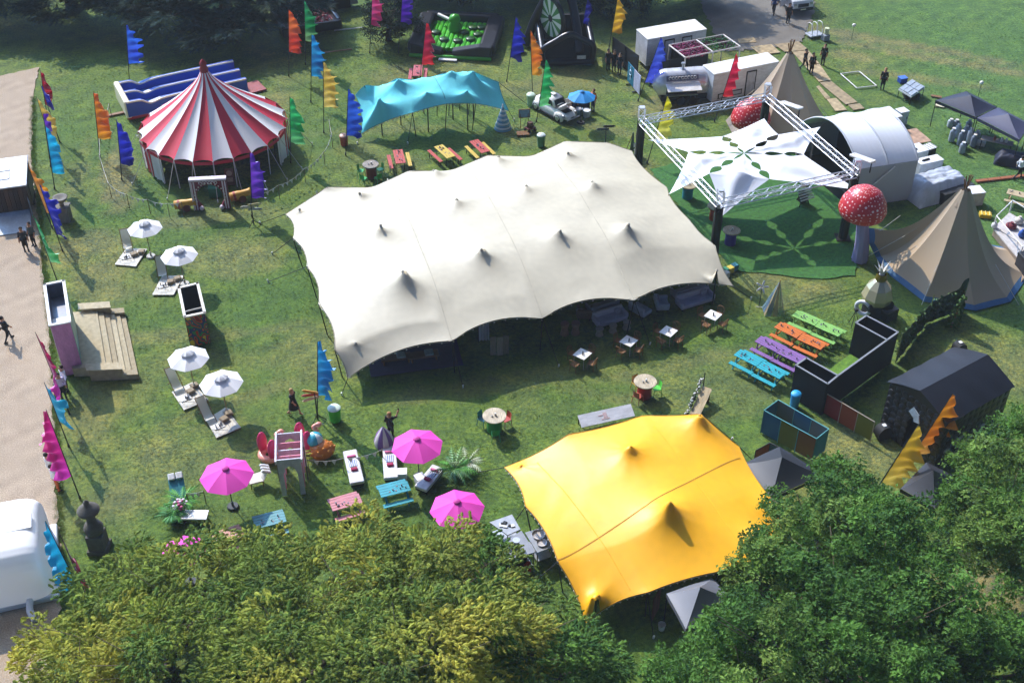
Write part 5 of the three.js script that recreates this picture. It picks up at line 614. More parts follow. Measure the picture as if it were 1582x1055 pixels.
// ---------- circus entrance ----------
{ const t = thing('entrance_arch', 'red and white striped entrance arch in front of the striped tent', 'arch', [-19.93,-14.21], 0.1), w = 2.3, h = 2.2, red = 0x7d1230;
  const s = new THREE.Shape(); s.moveTo(-w / 2, 0); s.lineTo(-0.55, 0); s.bezierCurveTo(-0.6, 0.35, -1.0, 0.6, -0.88, 1.1); s.absarc(0, 1.05, 0.86, Math.PI, 0, true); s.bezierCurveTo(1.0, 0.6, 0.6, 0.35, 0.55, 0); s.lineTo(w / 2, 0); s.lineTo(w / 2, h); s.lineTo(-w / 2, h); const g = new THREE.ExtrudeGeometry(s, { depth: 0.3, bevelEnabled: false, curveSegments: 20 }); g.translate(0, 0, -0.15); part(t, 'frame', [g], mat(red, 0.6));
  for (const x of [-1.09, -0.93, 0.93, 1.09]) part(t, 'stripe', [bx(0.09, h - 0.1, 0.02, x, h / 2, 0.162)], mat(0xe6d2dc, 0.6));
  part(t, 'cornice', [rb(w + 0.12, 0.16, 0.42, 0, h + 0.08, 0, 0.03)], mat(0xead9e2, 0.6)); part(t, 'side_panel', [bx(0.04, h, 0.34, -w / 2 - 0.02, h / 2, 0)], WHITE); part(t, 'side_panel', [bx(0.04, h, 0.34, w / 2 + 0.02, h / 2, 0)], mat(0x6d1430, 0.6));
  for (let i = 0; i < 17; i++) { const a = Math.PI * (-0.12 + 1.24 * i / 16); part(t, 'bulb', [sp(0.05, 0.97 * Math.cos(a), 1.05 + 0.97 * Math.sin(a), 0.17, 6)], BULB); }
  const g2 = []; for (let i = 0; i < 6; i++) g2.push(xf(new THREE.TorusGeometry(0.09, 0.03, 4, 8, i % 2 ? 6.28 : 4.2), -0.5 + i * 0.2, 2.06, 0.17)); part(t, 'lettering', g2, mat(0xf0dfe6, 0.5)); part(t, 'foot_scroll', [sp(0.16, -0.66, 0.16, 0.16, 8), sp(0.16, 0.66, 0.16, 0.16, 8)], mat(0xead9e2, 0.6));
  const d = thing('green_crate', 'green crate seen through the entrance arch', 'box', [-20.01,-15.76], 0.1); part(d, 'box', [rb(0.8, 0.7, 0.5, 0, 0.35, 0, 0.02)], mat(0x1f6b4a, 0.7)); part(d, 'lid', [rb(0.84, 0.06, 0.54, 0, 0.73, 0, 0.02)], mat(0x25785a, 0.7));
  for (const [p, tr, lab] of [[[-21.62,-14.05], 0.15, 'yellow cannon left of the entrance arch'], [[-18.16,-15.18], 0.35, 'yellow cannon right of the entrance arch']]) { const c = thing('toy_cannon', lab, 'cannon', p, tr, 0, 'yellow cannons'); part(c, 'barrel', [lathe([[0.001, -0.75], [0.3, -0.72], [0.3, -0.2], [0.25, 0.1], [0.24, 0.55], [0.28, 0.6], [0.28, 0.7], [0.14, 0.7], [0.13, 0.3]], 16).rotateZ(-Math.PI / 2 + 0.12).translate(0, 0.5, 0)], mat(0xd09a2a, 0.5)); part(c, 'band', [lathe([[0.31, -0.5], [0.32, -0.35]], 16).rotateZ(-Math.PI / 2 + 0.12).translate(0, 0.5, 0)], mat(0xa8321c, 0.6)); part(c, 'carriage', [bx(0.7, 0.22, 0.34, -0.1, 0.2, 0)], WOOD); for (const z of [-0.26, 0.26]) part(c, 'wheel', [xf(new THREE.CylinderGeometry(0.26, 0.26, 0.06, 14), 0.05, 0.26, z, 0, Math.PI / 2)], mat(0x6b2a1c, 0.7)); }
  const f = thing('figure_board', 'brown painted figure board inside the striped tent opening', 'sign', [-19.19,-17.01], 0.1); part(f, 'board', [bx(0.6, 1.3, 0.05, 0, 0.75, 0)], mat(0x6a4234, 0.8)); part(f, 'disc', [xf(new THREE.CylinderGeometry(0.2, 0.2, 0.03, 14), 0, 1.05, 0.045, 0, Math.PI / 2), bx(0.4, 0.3, 0.03, 0, 0.55, 0.045)], mat(0xa88d78, 0.8));
  const y = thing('hanging_banner', 'yellow banner hanging inside the right of the striped tent', 'banner', [-17,-20.31], 0.4); part(y, 'cloth', [gridGeo(6, 4, (u, v) => [(u - 0.5) * 0.7, 1.0 + 1.0 * v, 0.04 * Math.sin(u * 9)])], mat(0xb59a2e, 0.8)); part(y, 'pole', [cy(0.03, 0.03, 2.05, 0.38, 0, 0, 6), bar([0.38, 2.0, 0], [-0.36, 2.0, 0], 0.015)], DARKST);
}
// ---------- mushrooms ----------
const spots = dataTex(512, (u, v) => { let s = 0; const n = 17, gx = u * n * 1.5, gy = v * n; for (let a = -1; a <= 1; a++) for (let b = -1; b <= 1; b++) { const ix = Math.floor(gx) + a, iy = Math.floor(gy) + b, h = Math.sin(ix * 127.1 + iy * 311.7) * 43758.5, f = h - Math.floor(h), h2 = Math.sin(ix * 269.5 + iy * 183.3) * 43758.5, k = h2 - Math.floor(h2); const d = Math.hypot(gx - ix - 0.2 - 0.6 * f, gy - iy - 0.2 - 0.6 * k); if (d < 0.12 + 0.15 * f) s = 1; } return s ? [0.93, 0.8, 0.78] : [0.72 + 0.05 * tn(u, v, 8, 2), 0.10, 0.13]; });
function mushroom(label, pos, r, h, tint, tilt, dx = 0) { const t = thing('giant_mushroom', label, 'mushroom', pos, 0, 0, 'giant red mushrooms'); const cap = lathe([[0.001, h], [r * 0.35, h - 0.06 * r], [r * 0.7, h - 0.32 * r], [r * 0.93, h - 0.72 * r], [r, h - 1.05 * r], [r * 0.94, h - 1.28 * r], [r * 0.7, h - 1.36 * r], [r * 0.2, h - 1.3 * r]], 36); cap.rotateX(tilt); cap.translate(dx, 0, 0); const m = mat(tint, 0.4, { tex: 'none', map: spots }); part(t, 'cap', [cap], m); part(t, 'stem', [gridGeo(28, 14, (u, v) => { const a = u * 6.2832, q = r * (0.24 + 0.1 * Math.pow(1 - v, 2)) * (1 + 0.08 * Math.sin(a * 9)); return [q * Math.cos(a) + dx * v * v, 0.02 + v * (h - 1.25 * r), q * Math.sin(a)]; })], mat(0x9a92ba, 0.7)); return t; }
mushroom('giant red spotted mushroom beside the big tipi', [21.79,-8.18], 1.45, 5.5, 0xffffff, 0.06, -0.55); mushroom('giant red spotted mushroom behind the star sail', [16.97,-22.88], 1.42, 3.5, 0xffe6e0, 0.0);
// ---------- golden fruit sculpture ----------
{ const t = thing('golden_sculpture', 'gold and white faceted fruit sculpture with spiky crown on a black stand', 'sculpture', [21.34,-2.55], 0.3), gold = mat(0xcfc49a, 0.25, { metalness: 0.55, tex: 'none', flatShading: true });
  part(t, 'body', [lathe([[0.35, 0.9], [0.8, 1.05], [0.92, 1.45], [0.72, 2.05], [0.38, 2.45], [0.26, 2.55]], 9)], gold); part(t, 'neck', [lathe([[0.3, 2.5], [0.36, 2.7], [0.28, 2.95]], 9)], mat(0x8a7a2c, 0.3, { metalness: 0.6, tex: 'none' }));
  for (let i = 0; i < 7; i++) { const a = i * 0.9; const g = new THREE.ConeGeometry(0.17, 0.95, 4); g.scale(1, 1, 0.35); g.translate(0, 0.47, 0); g.rotateX(0.55 + 0.12 * (i % 2)); g.rotateY(a); g.translate(0, 2.9, 0); part(t, 'crown_leaf', [g], mat(0xf0ece0, 0.45)); }
  part(t, 'stand', [rb(1.1, 0.85, 1.0, 0, 0.43, 0, 0.08)], BLACK); for (const [x, a] of [[-0.85, 0.6], [0.85, -0.5]]) part(t, 'wheel_ring', [xf(new THREE.TorusGeometry(0.42, 0.12, 8, 20), x, 0.75, 0.1, Math.PI / 2 + a)], mat(0xdcdde2, 0.5)); for (const x of [-0.5, 0.55]) part(t, 'drum', [xf(new THREE.CylinderGeometry(0.3, 0.3, 0.35, 14), x, 0.9, 0.45, 0, 1.2)], DARKST);
  const p = thing('tripod', 'black tripod left of the golden sculpture', 'tripod', [19.93,-1.49]); for (let i = 0; i < 3; i++) part(p, 'leg', [bar([0.35 * Math.cos(i * 2.1), 0, 0.35 * Math.sin(i * 2.1)], [0, 1.1, 0], 0.02)], BLACK); part(p, 'head', [rb(0.2, 0.14, 0.2, 0, 1.15, 0, 0.02)], BLACK);
  const s = thing('speaker_case', 'dark flight case behind the black booth', 'case', [22.13,-2.17], 0.5); part(s, 'case', [rb(0.9, 0.6, 0.6, 0, 0.31, 0, 0.03)], mat(0x2c2e33, 0.6)); part(s, 'lid', [rb(0.92, 0.12, 0.62, 0, 0.68, 0, 0.03)], mat(0x4a4c52, 0.5)); }
// ---------- vintage car with parasol stall ----------
{ const f = frame([2.4,-28.39], [4.09,-26.36]), t = thing('vintage_car', 'rounded white vintage car with its front lid raised', 'car', [3.2,-27.47], f.turn), wh = mat(0xe2e0da, 0.25, { tex: 'none' });
  const hull = (st, n = 18) => gridGeo(n, st.length - 1, (u, v) => { const [x, w, y0, y1, p] = st[Math.round(v * (st.length - 1))], a = u * Math.PI; return [x, y0 + (y1 - y0) * Math.pow(Math.sin(a), p ?? 0.6), w * Math.sign(Math.cos(a)) * Math.pow(Math.abs(Math.cos(a)), 0.55)]; });
  part(t, 'body', [hull([[-2.0, 0.2, 0.35, 0.5], [-1.95, 0.5, 0.3, 0.75], [-1.6, 0.68, 0.28, 0.95], [-1.1, 0.74, 0.26, 1.0], [-0.4, 0.76, 0.26, 0.95], [0.4, 0.76, 0.26, 0.92], [0.8, 0.72, 0.26, 0.82], [1.4, 0.6, 0.3, 0.7], [1.85, 0.45, 0.32, 0.62], [2.0, 0.2, 0.38, 0.52]])], wh);
  const cab = part(t, 'cabin', [hull([[-1.45, 0.45, 0.85, 0.95], [-1.1, 0.58, 0.85, 1.28], [-0.6, 0.62, 0.85, 1.47], [0, 0.62, 0.85, 1.5], [0.35, 0.6, 0.85, 1.38], [0.62, 0.55, 0.85, 1.0]])], wh); part(cab, 'roof_panel', [gridGeo(8, 8, (u, v) => [-0.9 + 1.0 * v, 1.5 - 0.06 * Math.abs(v - 0.6) * 3 - 0.04 * ((u - 0.5) * 2) ** 2, (u - 0.5) * 0.8])], mat(0x7d6a58, 0.8));
  const gl = phys({ color: 0x1a2226, roughness: 0.1 }); part(t, 'windscreen', [quad([0.66, 0.92, -0.5], [0.66, 0.92, 0.5], [0.4, 1.36, 0.44], [0.4, 1.36, -0.44])], gl); part(t, 'rear_window', [quad([-1.38, 1.06, -0.3], [-1.38, 1.06, 0.3], [-1.05, 1.33, 0.28], [-1.05, 1.33, -0.28])], gl);
  for (const z of [-1, 1]) { part(t, 'side_window', [quad([-0.1, 0.98, z * 0.655], [0.45, 0.98, z * 0.64], [0.28, 1.32, z * 0.57], [-0.1, 1.36, z * 0.57])], gl); part(t, 'side_window', [quad([-0.95, 0.98, z * 0.64], [-0.2, 0.98, z * 0.655], [-0.2, 1.36, z * 0.57], [-0.7, 1.3, z * 0.56])], gl); for (const x of [-1.25, 1.2]) { part(t, 'fender', [sp(0.42, x, 0.4, z * 0.68, 14, 1.25, 0.9, 0.45)], wh); const w = part(t, 'wheel', [xf(new THREE.CylinderGeometry(0.31, 0.31, 0.17, 18), x, 0.31, z * 0.76, 0, Math.PI / 2)], BLACK); part(w, 'hub_cap', [xf(new THREE.CylinderGeometry(0.16, 0.16, 0.03, 14), x, 0.31, z * 0.86, 0, Math.PI / 2)], STEEL); } part(t, 'headlight', [sp(0.12, 1.66, 0.6, z * 0.6, 10)], STEEL); part(t, 'running_board', [bx(1.5, 0.05, 0.16, 0, 0.28, z * 0.78)], DARKST); }
  part(t, 'front_lid', [gridGeo(8, 6, (u, v) => [0.75 + 0.75 * v, 0.85 + 0.55 * v + 0.12 * Math.sin(u * 3.14), (u - 0.5) * 0.95 * (1 - 0.35 * v)])], wh); part(t, 'luggage_bay', [bx(0.7, 0.05, 0.7, 1.2, 0.74, 0)], BLACK); for (const x of [-2.05, 2.05]) part(t, 'bumper', [bar([x, 0.4, -0.6], [x, 0.4, 0.6], 0.05)], STEEL); part(t, 'open_door', [bx(0.7, 0.75, 0.05, 0.5, 0.72, -0.98, 0.9)], wh); part(t, 'roof_parcel', [rb(0.5, 0.1, 0.35, -0.2, 1.57, 0, 0.03)], WHITE);
  parasol('sky blue parasol over the stall by the vintage car', 0x1688c8, 1.05, [5.09,-26.01], 'stall parasol', 0.2);
  for (const [p, c, lab] of [[[4.98,-27.17], 0x9fc4dc, 'pale blue tub at the front of the parasol stall'], [[5.56,-26.97], 0xd4dde4, 'white tub at the front of the parasol stall']]) { const b = thing('tub', lab, 'tub', p); part(b, 'tub', [lathe([[0.24, 0.01], [0.32, 0.55], [0.34, 0.55], [0.3, 0.5]], 14)], mat(c, 0.5)); part(b, 'ice', [cy(0.28, 0.26, 0.06, 0, 0.46, 0, 12)], WHITE); }
  const ct = thing('stall_counter', 'dark counter under the sky blue parasol', 'counter', [5.17,-28.09], 0.2); part(ct, 'cabinet', [rb(1.3, 0.85, 0.5, 0, 0.43, 0, 0.03)], mat(0x2a3140, 0.7)); part(ct, 'worktop', [rb(1.4, 0.05, 0.6, 0, 0.89, 0, 0.02)], mat(0xcbb58e, 0.6)); }
{ const t = thing('cone_tree', 'white and pale blue ringed cone tree at the corner of the turquoise tent', 'ornament', [-0.67,-25.08]); for (let k = 0; k < 12; k++) { const r = 0.66 * (1 - k / 12.5), r2 = 0.66 * (1 - (k + 0.8) / 12.5); part(t, 'ring', [lathe([[r, 0.05 + k * 0.155], [r * 0.98, 0.1 + k * 0.155], [r2, 0.19 + k * 0.155]], 20)], mat(k % 2 ? 0xe4ebef : 0x7fb3d0, 0.6)); } part(t, 'tip', [sp(0.06, 0, 1.95, 0, 8)], WHITE); part(t, 'trunk', [cy(0.06, 0.03, 1.9, 0, 0, 0, 6)], WOOD); }
{ const t = thing('easel_board', 'framed pale blue picture board near the vintage car', 'sign', [0.91,-25.38], 0.1); part(t, 'picture', [bx(0.75, 0.6, 0.04, 0, 1.1, 0)], mat(0x8fb4cc, 0.6)); part(t, 'frame', [bx(0.83, 0.05, 0.06, 0, 1.42, 0), bx(0.83, 0.05, 0.06, 0, 0.78, 0), bx(0.05, 0.66, 0.06, -0.4, 1.1, 0), bx(0.05, 0.66, 0.06, 0.4, 1.1, 0)], WOOD); for (const x of [-0.3, 0.3]) part(t, 'leg', [bar([x, 0, 0.15], [x * 0.9, 1.4, -0.04], 0.025)], WOOD);
  const c = thing('hand_cart', 'red hand cart with boxes near the vintage car', 'cart', [1.33,-24.69], 0.6); part(c, 'tray', [rb(0.7, 0.1, 0.5, 0, 0.32, 0, 0.02)], mat(0x6d2620, 0.6)); part(c, 'box', [rb(0.35, 0.4, 0.35, 0, 0.57, 0, 0.02)], mat(0x5a3a30, 0.7)); for (const x of [-0.25, 0.25]) for (const z of [-0.25, 0.25]) part(c, 'wheel', [xf(new THREE.CylinderGeometry(0.14, 0.14, 0.05, 12), x, 0.14, z, 0, Math.PI / 2)], BLACK); part(c, 'handle', [bar([0.3, 0.35, 0], [0.65, 0.95, 0], 0.02)], DARKST);
  const p = thing('pallet', 'flat wooden pallet below the framed picture board', 'pallet', [0.8,-24.21], 0.1); for (let i = 0; i < 5; i++) part(p, 'slat', [bx(0.9, 0.03, 0.1, 0, 0.13, -0.24 + i * 0.12)], WOOD); for (const x of [-0.4, 0, 0.4]) part(p, 'bearer', [bx(0.08, 0.1, 0.6, x, 0.06, 0)], WOOD); }
function fingerPost(label, pos, h, arms, turn) { const t = thing('finger_post', label, 'signpost', pos, turn); part(t, 'post', [cy(0.04, 0.035, h, 0, 0, 0, 8)], DARKST); arms.forEach(([c, a, y], i) => part(t, 'arm', [ext([[0, -0.08], [0.75, -0.08], [0.9, 0], [0.75, 0.08], [0, 0.08]], 0.04).rotateY(a).translate(-0.2 * Math.cos(a), y, 0.2 * Math.sin(a))], mat(c, 0.7))); for (let i = 0; i < 3; i++) part(t, 'foot', [bar([0.45 * Math.cos(i * 2.1), 0, 0.45 * Math.sin(i * 2.1)], [0, 0.35, 0], 0.025)], BLACK); }
fingerPost('wooden finger post with red and yellow arms near the cyan flag', [-10.34,6.67], 1.9, [[0xc04a36, 3.3, 1.75], [0xd8a03a, 2.9, 1.9], [0xd9b9a0, 3.6, 1.55]], 0); fingerPost('finger post with pale arms below the violet flag', [-16.86,-12.25], 1.6, [[0xc9c08a, 0.3, 1.5], [0xb8b6a8, 3.2, 1.35], [0x9aa4b0, 0, 1.2]], 0); fingerPost('dark finger post just behind the cream tent', [6.68,-22.32], 1.8, [[0x2a3338, 0.1, 1.7], [0x3a4348, 3.2, 1.5]], 0);
{ const a = [3.56,7.28], b = [6.43,6.36], f = frame(a, b), t = thing('banner_sign', 'long white banner with faint red print behind the orange tent', 'sign', a, f.turn); part(t, 'panel', [bx(f.L, 0.72, 0.05, f.L / 2, 0.4, 0, 0, -1.15)], mat(0xe0dedf, 0.6)); part(t, 'print', [bx(0.2, 0.3, 0.012, f.L * 0.48, 0.05, 0.032), bx(0.45, 0.06, 0.012, f.L * 0.47, -0.16, 0.032), bx(0.3, 0.05, 0.012, f.L * 0.4, 0.08, 0.032)].map((g) => g.rotateX(-1.15).translate(0, 0.4, 0)), mat(0xdcbcb8, 0.6)); for (const x of [0.05, f.L - 0.05]) part(t, 'post', [bx(0.05, 0.5, 0.05, x, 0.25, -0.25)], DARKST);
  const g = thing('garland_ramp', 'pale wooden ramp with flower garland beside the orange tent', 'ramp', [10.14,5.74], 1.1); part(g, 'board', [bx(1.9, 0.06, 0.55, 0, 0.45, 0, 0, 0, 0.3)], mat(0xc9b893, 0.7, { tex: 'wood' })); part(g, 'prop', [bx(0.08, 0.7, 0.5, 0.7, 0.33, 0)], WOOD); const bl = []; for (let i = 0; i < 70; i++) { const u = rr(-1.2, 1.2); bl.push(sp(rr(0.04, 0.09), u, 0.55 + u * 0.35 + rr(-0.1, 0.15), -0.42 + rr(-0.08, 0.08), 5)); } part(g, 'garland', bl.slice(0, 45), mat(0xd9d6cc, 0.8)).userData.kind = 'stuff'; part(g, 'garland_leaves', bl.slice(45), mat(0x2f4022, 0.9)).userData.kind = 'stuff'; part(g, 'pole', [cy(0.03, 0.03, 1.5, 1.15, 0, -0.3, 6)], DARKST);
  const w = thing('whirligig', 'white pinwheel on a dark pole near the cream tent corner', 'pinwheel', [14.73,-3.31]); part(w, 'pole', [cy(0.02, 0.02, 1.5, 0, 0, 0, 6)], DARKST); for (let i = 0; i < 5; i++) part(w, 'blade', [xf(new THREE.SphereGeometry(0.2, 8, 5), 0, 0, 0, 0).scale(1, 0.28, 0.12).translate(0.22, 0, 0).rotateZ(i * 1.257).rotateX(-0.5).translate(0, 1.5, 0.05)], mat(0xdfe0e2, 0.5)); part(w, 'ground_spike', [bar([-0.2, 0.03, 0], [0.25, 0.03, 0.1], 0.02)], WHITE);
  const p = thing('streamer_pyramid', 'slim pyramid of faded ribbons beside the turf', 'ornament', [15.5,-2.8]); const cs = [0x7fa4b4, 0xa0677a, 0x5f8f86, 0xb09a84, 0x6a86a8]; for (let k = 0; k < 4; k++) for (let i = 0; i < 3; i++) { const A = [[-0.6, -0.5], [0.6, -0.5], [0.6, 0.5], [-0.6, 0.5]], a0 = A[k], b0 = A[(k + 1) % 4], l = (q) => [a0[0] + (b0[0] - a0[0]) * q, 0.03, a0[1] + (b0[1] - a0[1]) * q]; part(p, 'ribbon', [tri([[l(i / 3 + 0.03), l((i + 1) / 3 - 0.03), [0.1, 2.3, 0]]])], phys({ color: cs[(k + i) % 5], roughness: 0.9, transparent: true, opacity: 0.55 })); } part(p, 'pole', [cy(0.025, 0.025, 2.3, 0.1, 0, 0, 6)], WOOD);
  const q = thing('fabric_screen', 'narrow dark patterned screen by the left truss leg', 'screen', [8.51,-21.4], 1.1); part(q, 'panel', [ext([[-0.5, 0.05], [0.5, 0.05], [0.1, 1.7], [-0.05, 1.7]], 0.04)], mat(0x3c5a50, 0.8)); part(q, 'strut', [bar([0, 0, -0.5], [0, 1.6, 0], 0.025)], WOOD); }
{ // cubes by the truss leg, white things along the tent edge
  const t = thing('play_blocks', 'row of green, yellow and white play blocks at the truss leg', 'blocks', [13.46,-6.92], 0.6); [[0x2f8f6a, -0.4, 0], [0xd8c24a, 0, 0.05], [0x2f7f8c, 0.4, 0], [0xd9dcd0, -0.6, 0.3]].forEach(([c, x, z]) => part(t, 'cube', [rb(0.38, 0.38, 0.38, x, 0.22, z, 0.03)], mat(c, 0.6)));
  for (const [p, lab] of [[[8.91,-21.22], 'white folded chair behind the far right of the cream tent'], [[8.89,-20.31], 'second white folded chair behind the far right of the cream tent']]) { const c = thing('folding_chair', lab, 'chair', p, 0.8); part(c, 'seat', [rb(0.45, 0.05, 0.45, 0, 0.45, 0, 0.01)], WHITE); part(c, 'backrest', [rb(0.45, 0.3, 0.04, 0, 0.78, -0.22, 0.01)], WHITE); for (const x of [-0.2, 0.2]) { part(c, 'leg', [bar([x, 0, 0.22], [x, 0.9, -0.22], 0.018)], WHITE); part(c, 'leg', [bar([x, 0, -0.22], [x, 0.45, 0.2], 0.018)], WHITE); } } }
// ---------- steel field kitchen ----------
{ const unit = (label, c4, h, m, ex) => { const cx = c4.reduce((s, p) => s + p[0] / 4, 0), cz = c4.reduce((s, p) => s + p[1] / 4, 0), t = thing('kitchen_unit', label, 'kitchen unit', [cx, cz], 0, 0, 'steel field kitchen'), q = c4.map(([x, z]) => [x - cx, z - cz]); part(t, 'top', [slab(q, h, 0.06)], m); part(t, 'shelf', [slab(q.map(([x, z]) => [x * 0.94, z * 0.94]), 0.3, 0.03)], STEEL); q.forEach(([x, z]) => part(t, 'leg', [bar([x * 0.92, 0, z * 0.92], [x * 0.92, h, z * 0.92], 0.03)], STEEL)); if (ex) ex(t, q); };
  const st2 = mat(0xa3a6aa, 0.4, { metalness: 0.4 });
  unit('steel worktop strewn with utensils beside the orange tent', [[-1.07,15.03], [0,14.52], [0.4,15.48], [-0.21,15.85]], 0.95, st2, (t) => { for (let i = 0; i < 6; i++) part(t, 'utensil', [rb(rr(0.12, 0.3), 0.05, rr(0.1, 0.2), rr(-0.3, 0.3), 1.04, rr(-0.2, 0.3), 0.02, rr(0, 3))], i % 2 ? WHITE : DARKST); });
  unit('steel hood with a short chimney beside the orange tent', [[-0.57,16.77], [0.44,15.89], [1.07,17.21], [-0.15,17.67]], 1.3, mat(0x8d8f93, 0.4, { metalness: 0.4 }), (t) => { part(t, 'chimney', [cy(0.13, 0.13, 0.4, 0, 1.36, 0, 12), cy(0.18, 0.18, 0.05, 0, 1.76, 0, 12)], STEEL); part(t, 'range', [rb(1.0, 0.6, 0.8, 0, 0.65, 0, 0.03)], BLACK); });
  unit('steel worktop with two round pans at the orange tent edge', [[0.61,15.69], [1.5,15.32], [1.89,16.58], [1.17,16.93]], 0.95, st2, (t) => { for (const [x, z, r] of [[-0.05, -0.25, 0.3], [0.1, 0.25, 0.24]]) part(t, 'pan', [lathe([[0.001, 1.02], [r * 0.9, 1.02], [r, 1.1], [r * 1.04, 1.1]], 18).translate(x, 0, z)], mat(0xcfcac8, 0.4)); });
  const g = thing('gas_bottle', 'red gas bottle under the steel hood', 'gas bottle', [0.72,17.24]); part(g, 'cylinder', [lathe([[0.16, 0], [0.18, 0.05], [0.18, 0.6], [0.08, 0.75], [0.05, 0.8]], 14)], mat(0xb3161a, 0.4)); part(g, 'valve', [cy(0.05, 0.05, 0.1, 0, 0.8, 0, 8)], STEEL);
  const p = thing('white_bucket', 'white bucket on the ground by the grey gazebo', 'bucket', [6.64,20.53]); part(p, 'pail', [lathe([[0.13, 0], [0.17, 0.34], [0.18, 0.34]], 14)], WHITE); part(p, 'handle', [xf(new THREE.TorusGeometry(0.17, 0.01, 4, 14, 3.14), 0, 0.34, 0)], STEEL);
  const k = thing('wood_screen', 'brown wooden screen standing under the near edge of the orange tent', 'screen', [6.43,19.73], 1.1); for (let i = 0; i < 4; i++) part(k, 'board', [bx(0.22, 1.5, 0.04, -0.35 + i * 0.23, 0.77, 0)], mat([0x7a4a30, 0x8a5638][i % 2], 0.8, { tex: 'wood' })); }
// ---------- top right: boards, van, trolleys ----------
{   const W = [[[18.78,-40.32], [20.16,-40.57], [20.24,-39.7], [18.76,-39.45]], [[19.63,-38.84], [21.4,-39.27], [21.89,-37.75], [20.18,-37.27]], [[21.64,-39.27], [23.73,-39.83], [24.28,-38.2], [22.25,-37.87]], [[22.86,-37.87], [24.26,-38.11], [24.66,-35.74], [23.4,-35.39]], [[23.43,-35.28], [24.67,-35.62], [25,-32.82], [24.01,-32.52]], [[24.04,-32.34], [24.97,-32.67], [26.27,-29.12], [25.29,-28.77]], [[23.64,-31.68], [23.91,-31.9], [24.35,-29.86], [23.96,-29.65]], [[24.03,-29.65], [24.79,-29.79], [25.22,-27.88], [24.3,-27.73]], [[25.47,-28.68], [26.38,-28.95], [26.59,-28.13], [25.69,-27.88]]]; const t = thing('trackway', 'pale plywood trackway panels laid across the grass to the tipi', 'trackway', [0, 0]); W.forEach((q, i) => part(t, 'panel', [slab(q, 0.035, 0.03)], mat([0xb5a583, 0xc0b08c, 0xab9c7c][i % 3], 0.85, { tex: 'wood' }))); }
function van(pos, turn) { const t = thing('white_van', 'white delivery van parked at the top of the gravel road', 'van', pos, turn), w = mat(0xdedfe2, 0.3, { tex: 'none' }), gl = phys({ color: 0x0f1418, roughness: 0.1 });
  part(t, 'body', [ext([[-3.0, 0.45], [-3.0, 2.4], [0.9, 2.45], [1.5, 2.3], [2.15, 1.45], [2.85, 1.2], [2.95, 0.9], [2.95, 0.45]], 1.85, 0.05)], w); part(t, 'windscreen', [quad([1.6, 2.22, -0.82], [1.6, 2.22, 0.82], [2.2, 1.5, 0.86], [2.2, 1.5, -0.86])], gl); part(t, 'grille', [bx(0.05, 0.3, 1.0, 3.02, 0.85, 0)], BLACK); part(t, 'bumper', [rb(0.2, 0.25, 1.95, 2.98, 0.5, 0, 0.05)], DARKST); part(t, 'number_plate', [bx(0.02, 0.11, 0.5, 3.09, 0.52, 0)], mat(0xe6e2b0, 0.5)); for (const z of [-1, 1]) { part(t, 'headlight', [rb(0.1, 0.22, 0.3, 2.96, 0.95, z * 0.75, 0.03)], STEEL); part(t, 'side_window', [quad([0.8, 1.5, z * 0.985], [1.9, 1.5, z * 0.985], [1.45, 2.15, z * 0.985], [0.8, 2.15, z * 0.985])], gl); part(t, 'mirror', [rb(0.12, 0.3, 0.2, 1.9, 1.6, z * 1.12, 0.03)], BLACK); for (const x of [-1.9, 1.95]) part(t, 'wheel', [xf(new THREE.CylinderGeometry(0.36, 0.36, 0.22, 18), x, 0.36, z * 0.86, 0, Math.PI / 2)], BLACK); } part(t, 'open_door', [bx(0.9, 1.2, 0.06, 1.95, 1.2, 1.35, -1.1)], w); }
van([24.18,-48.14], -1.28);
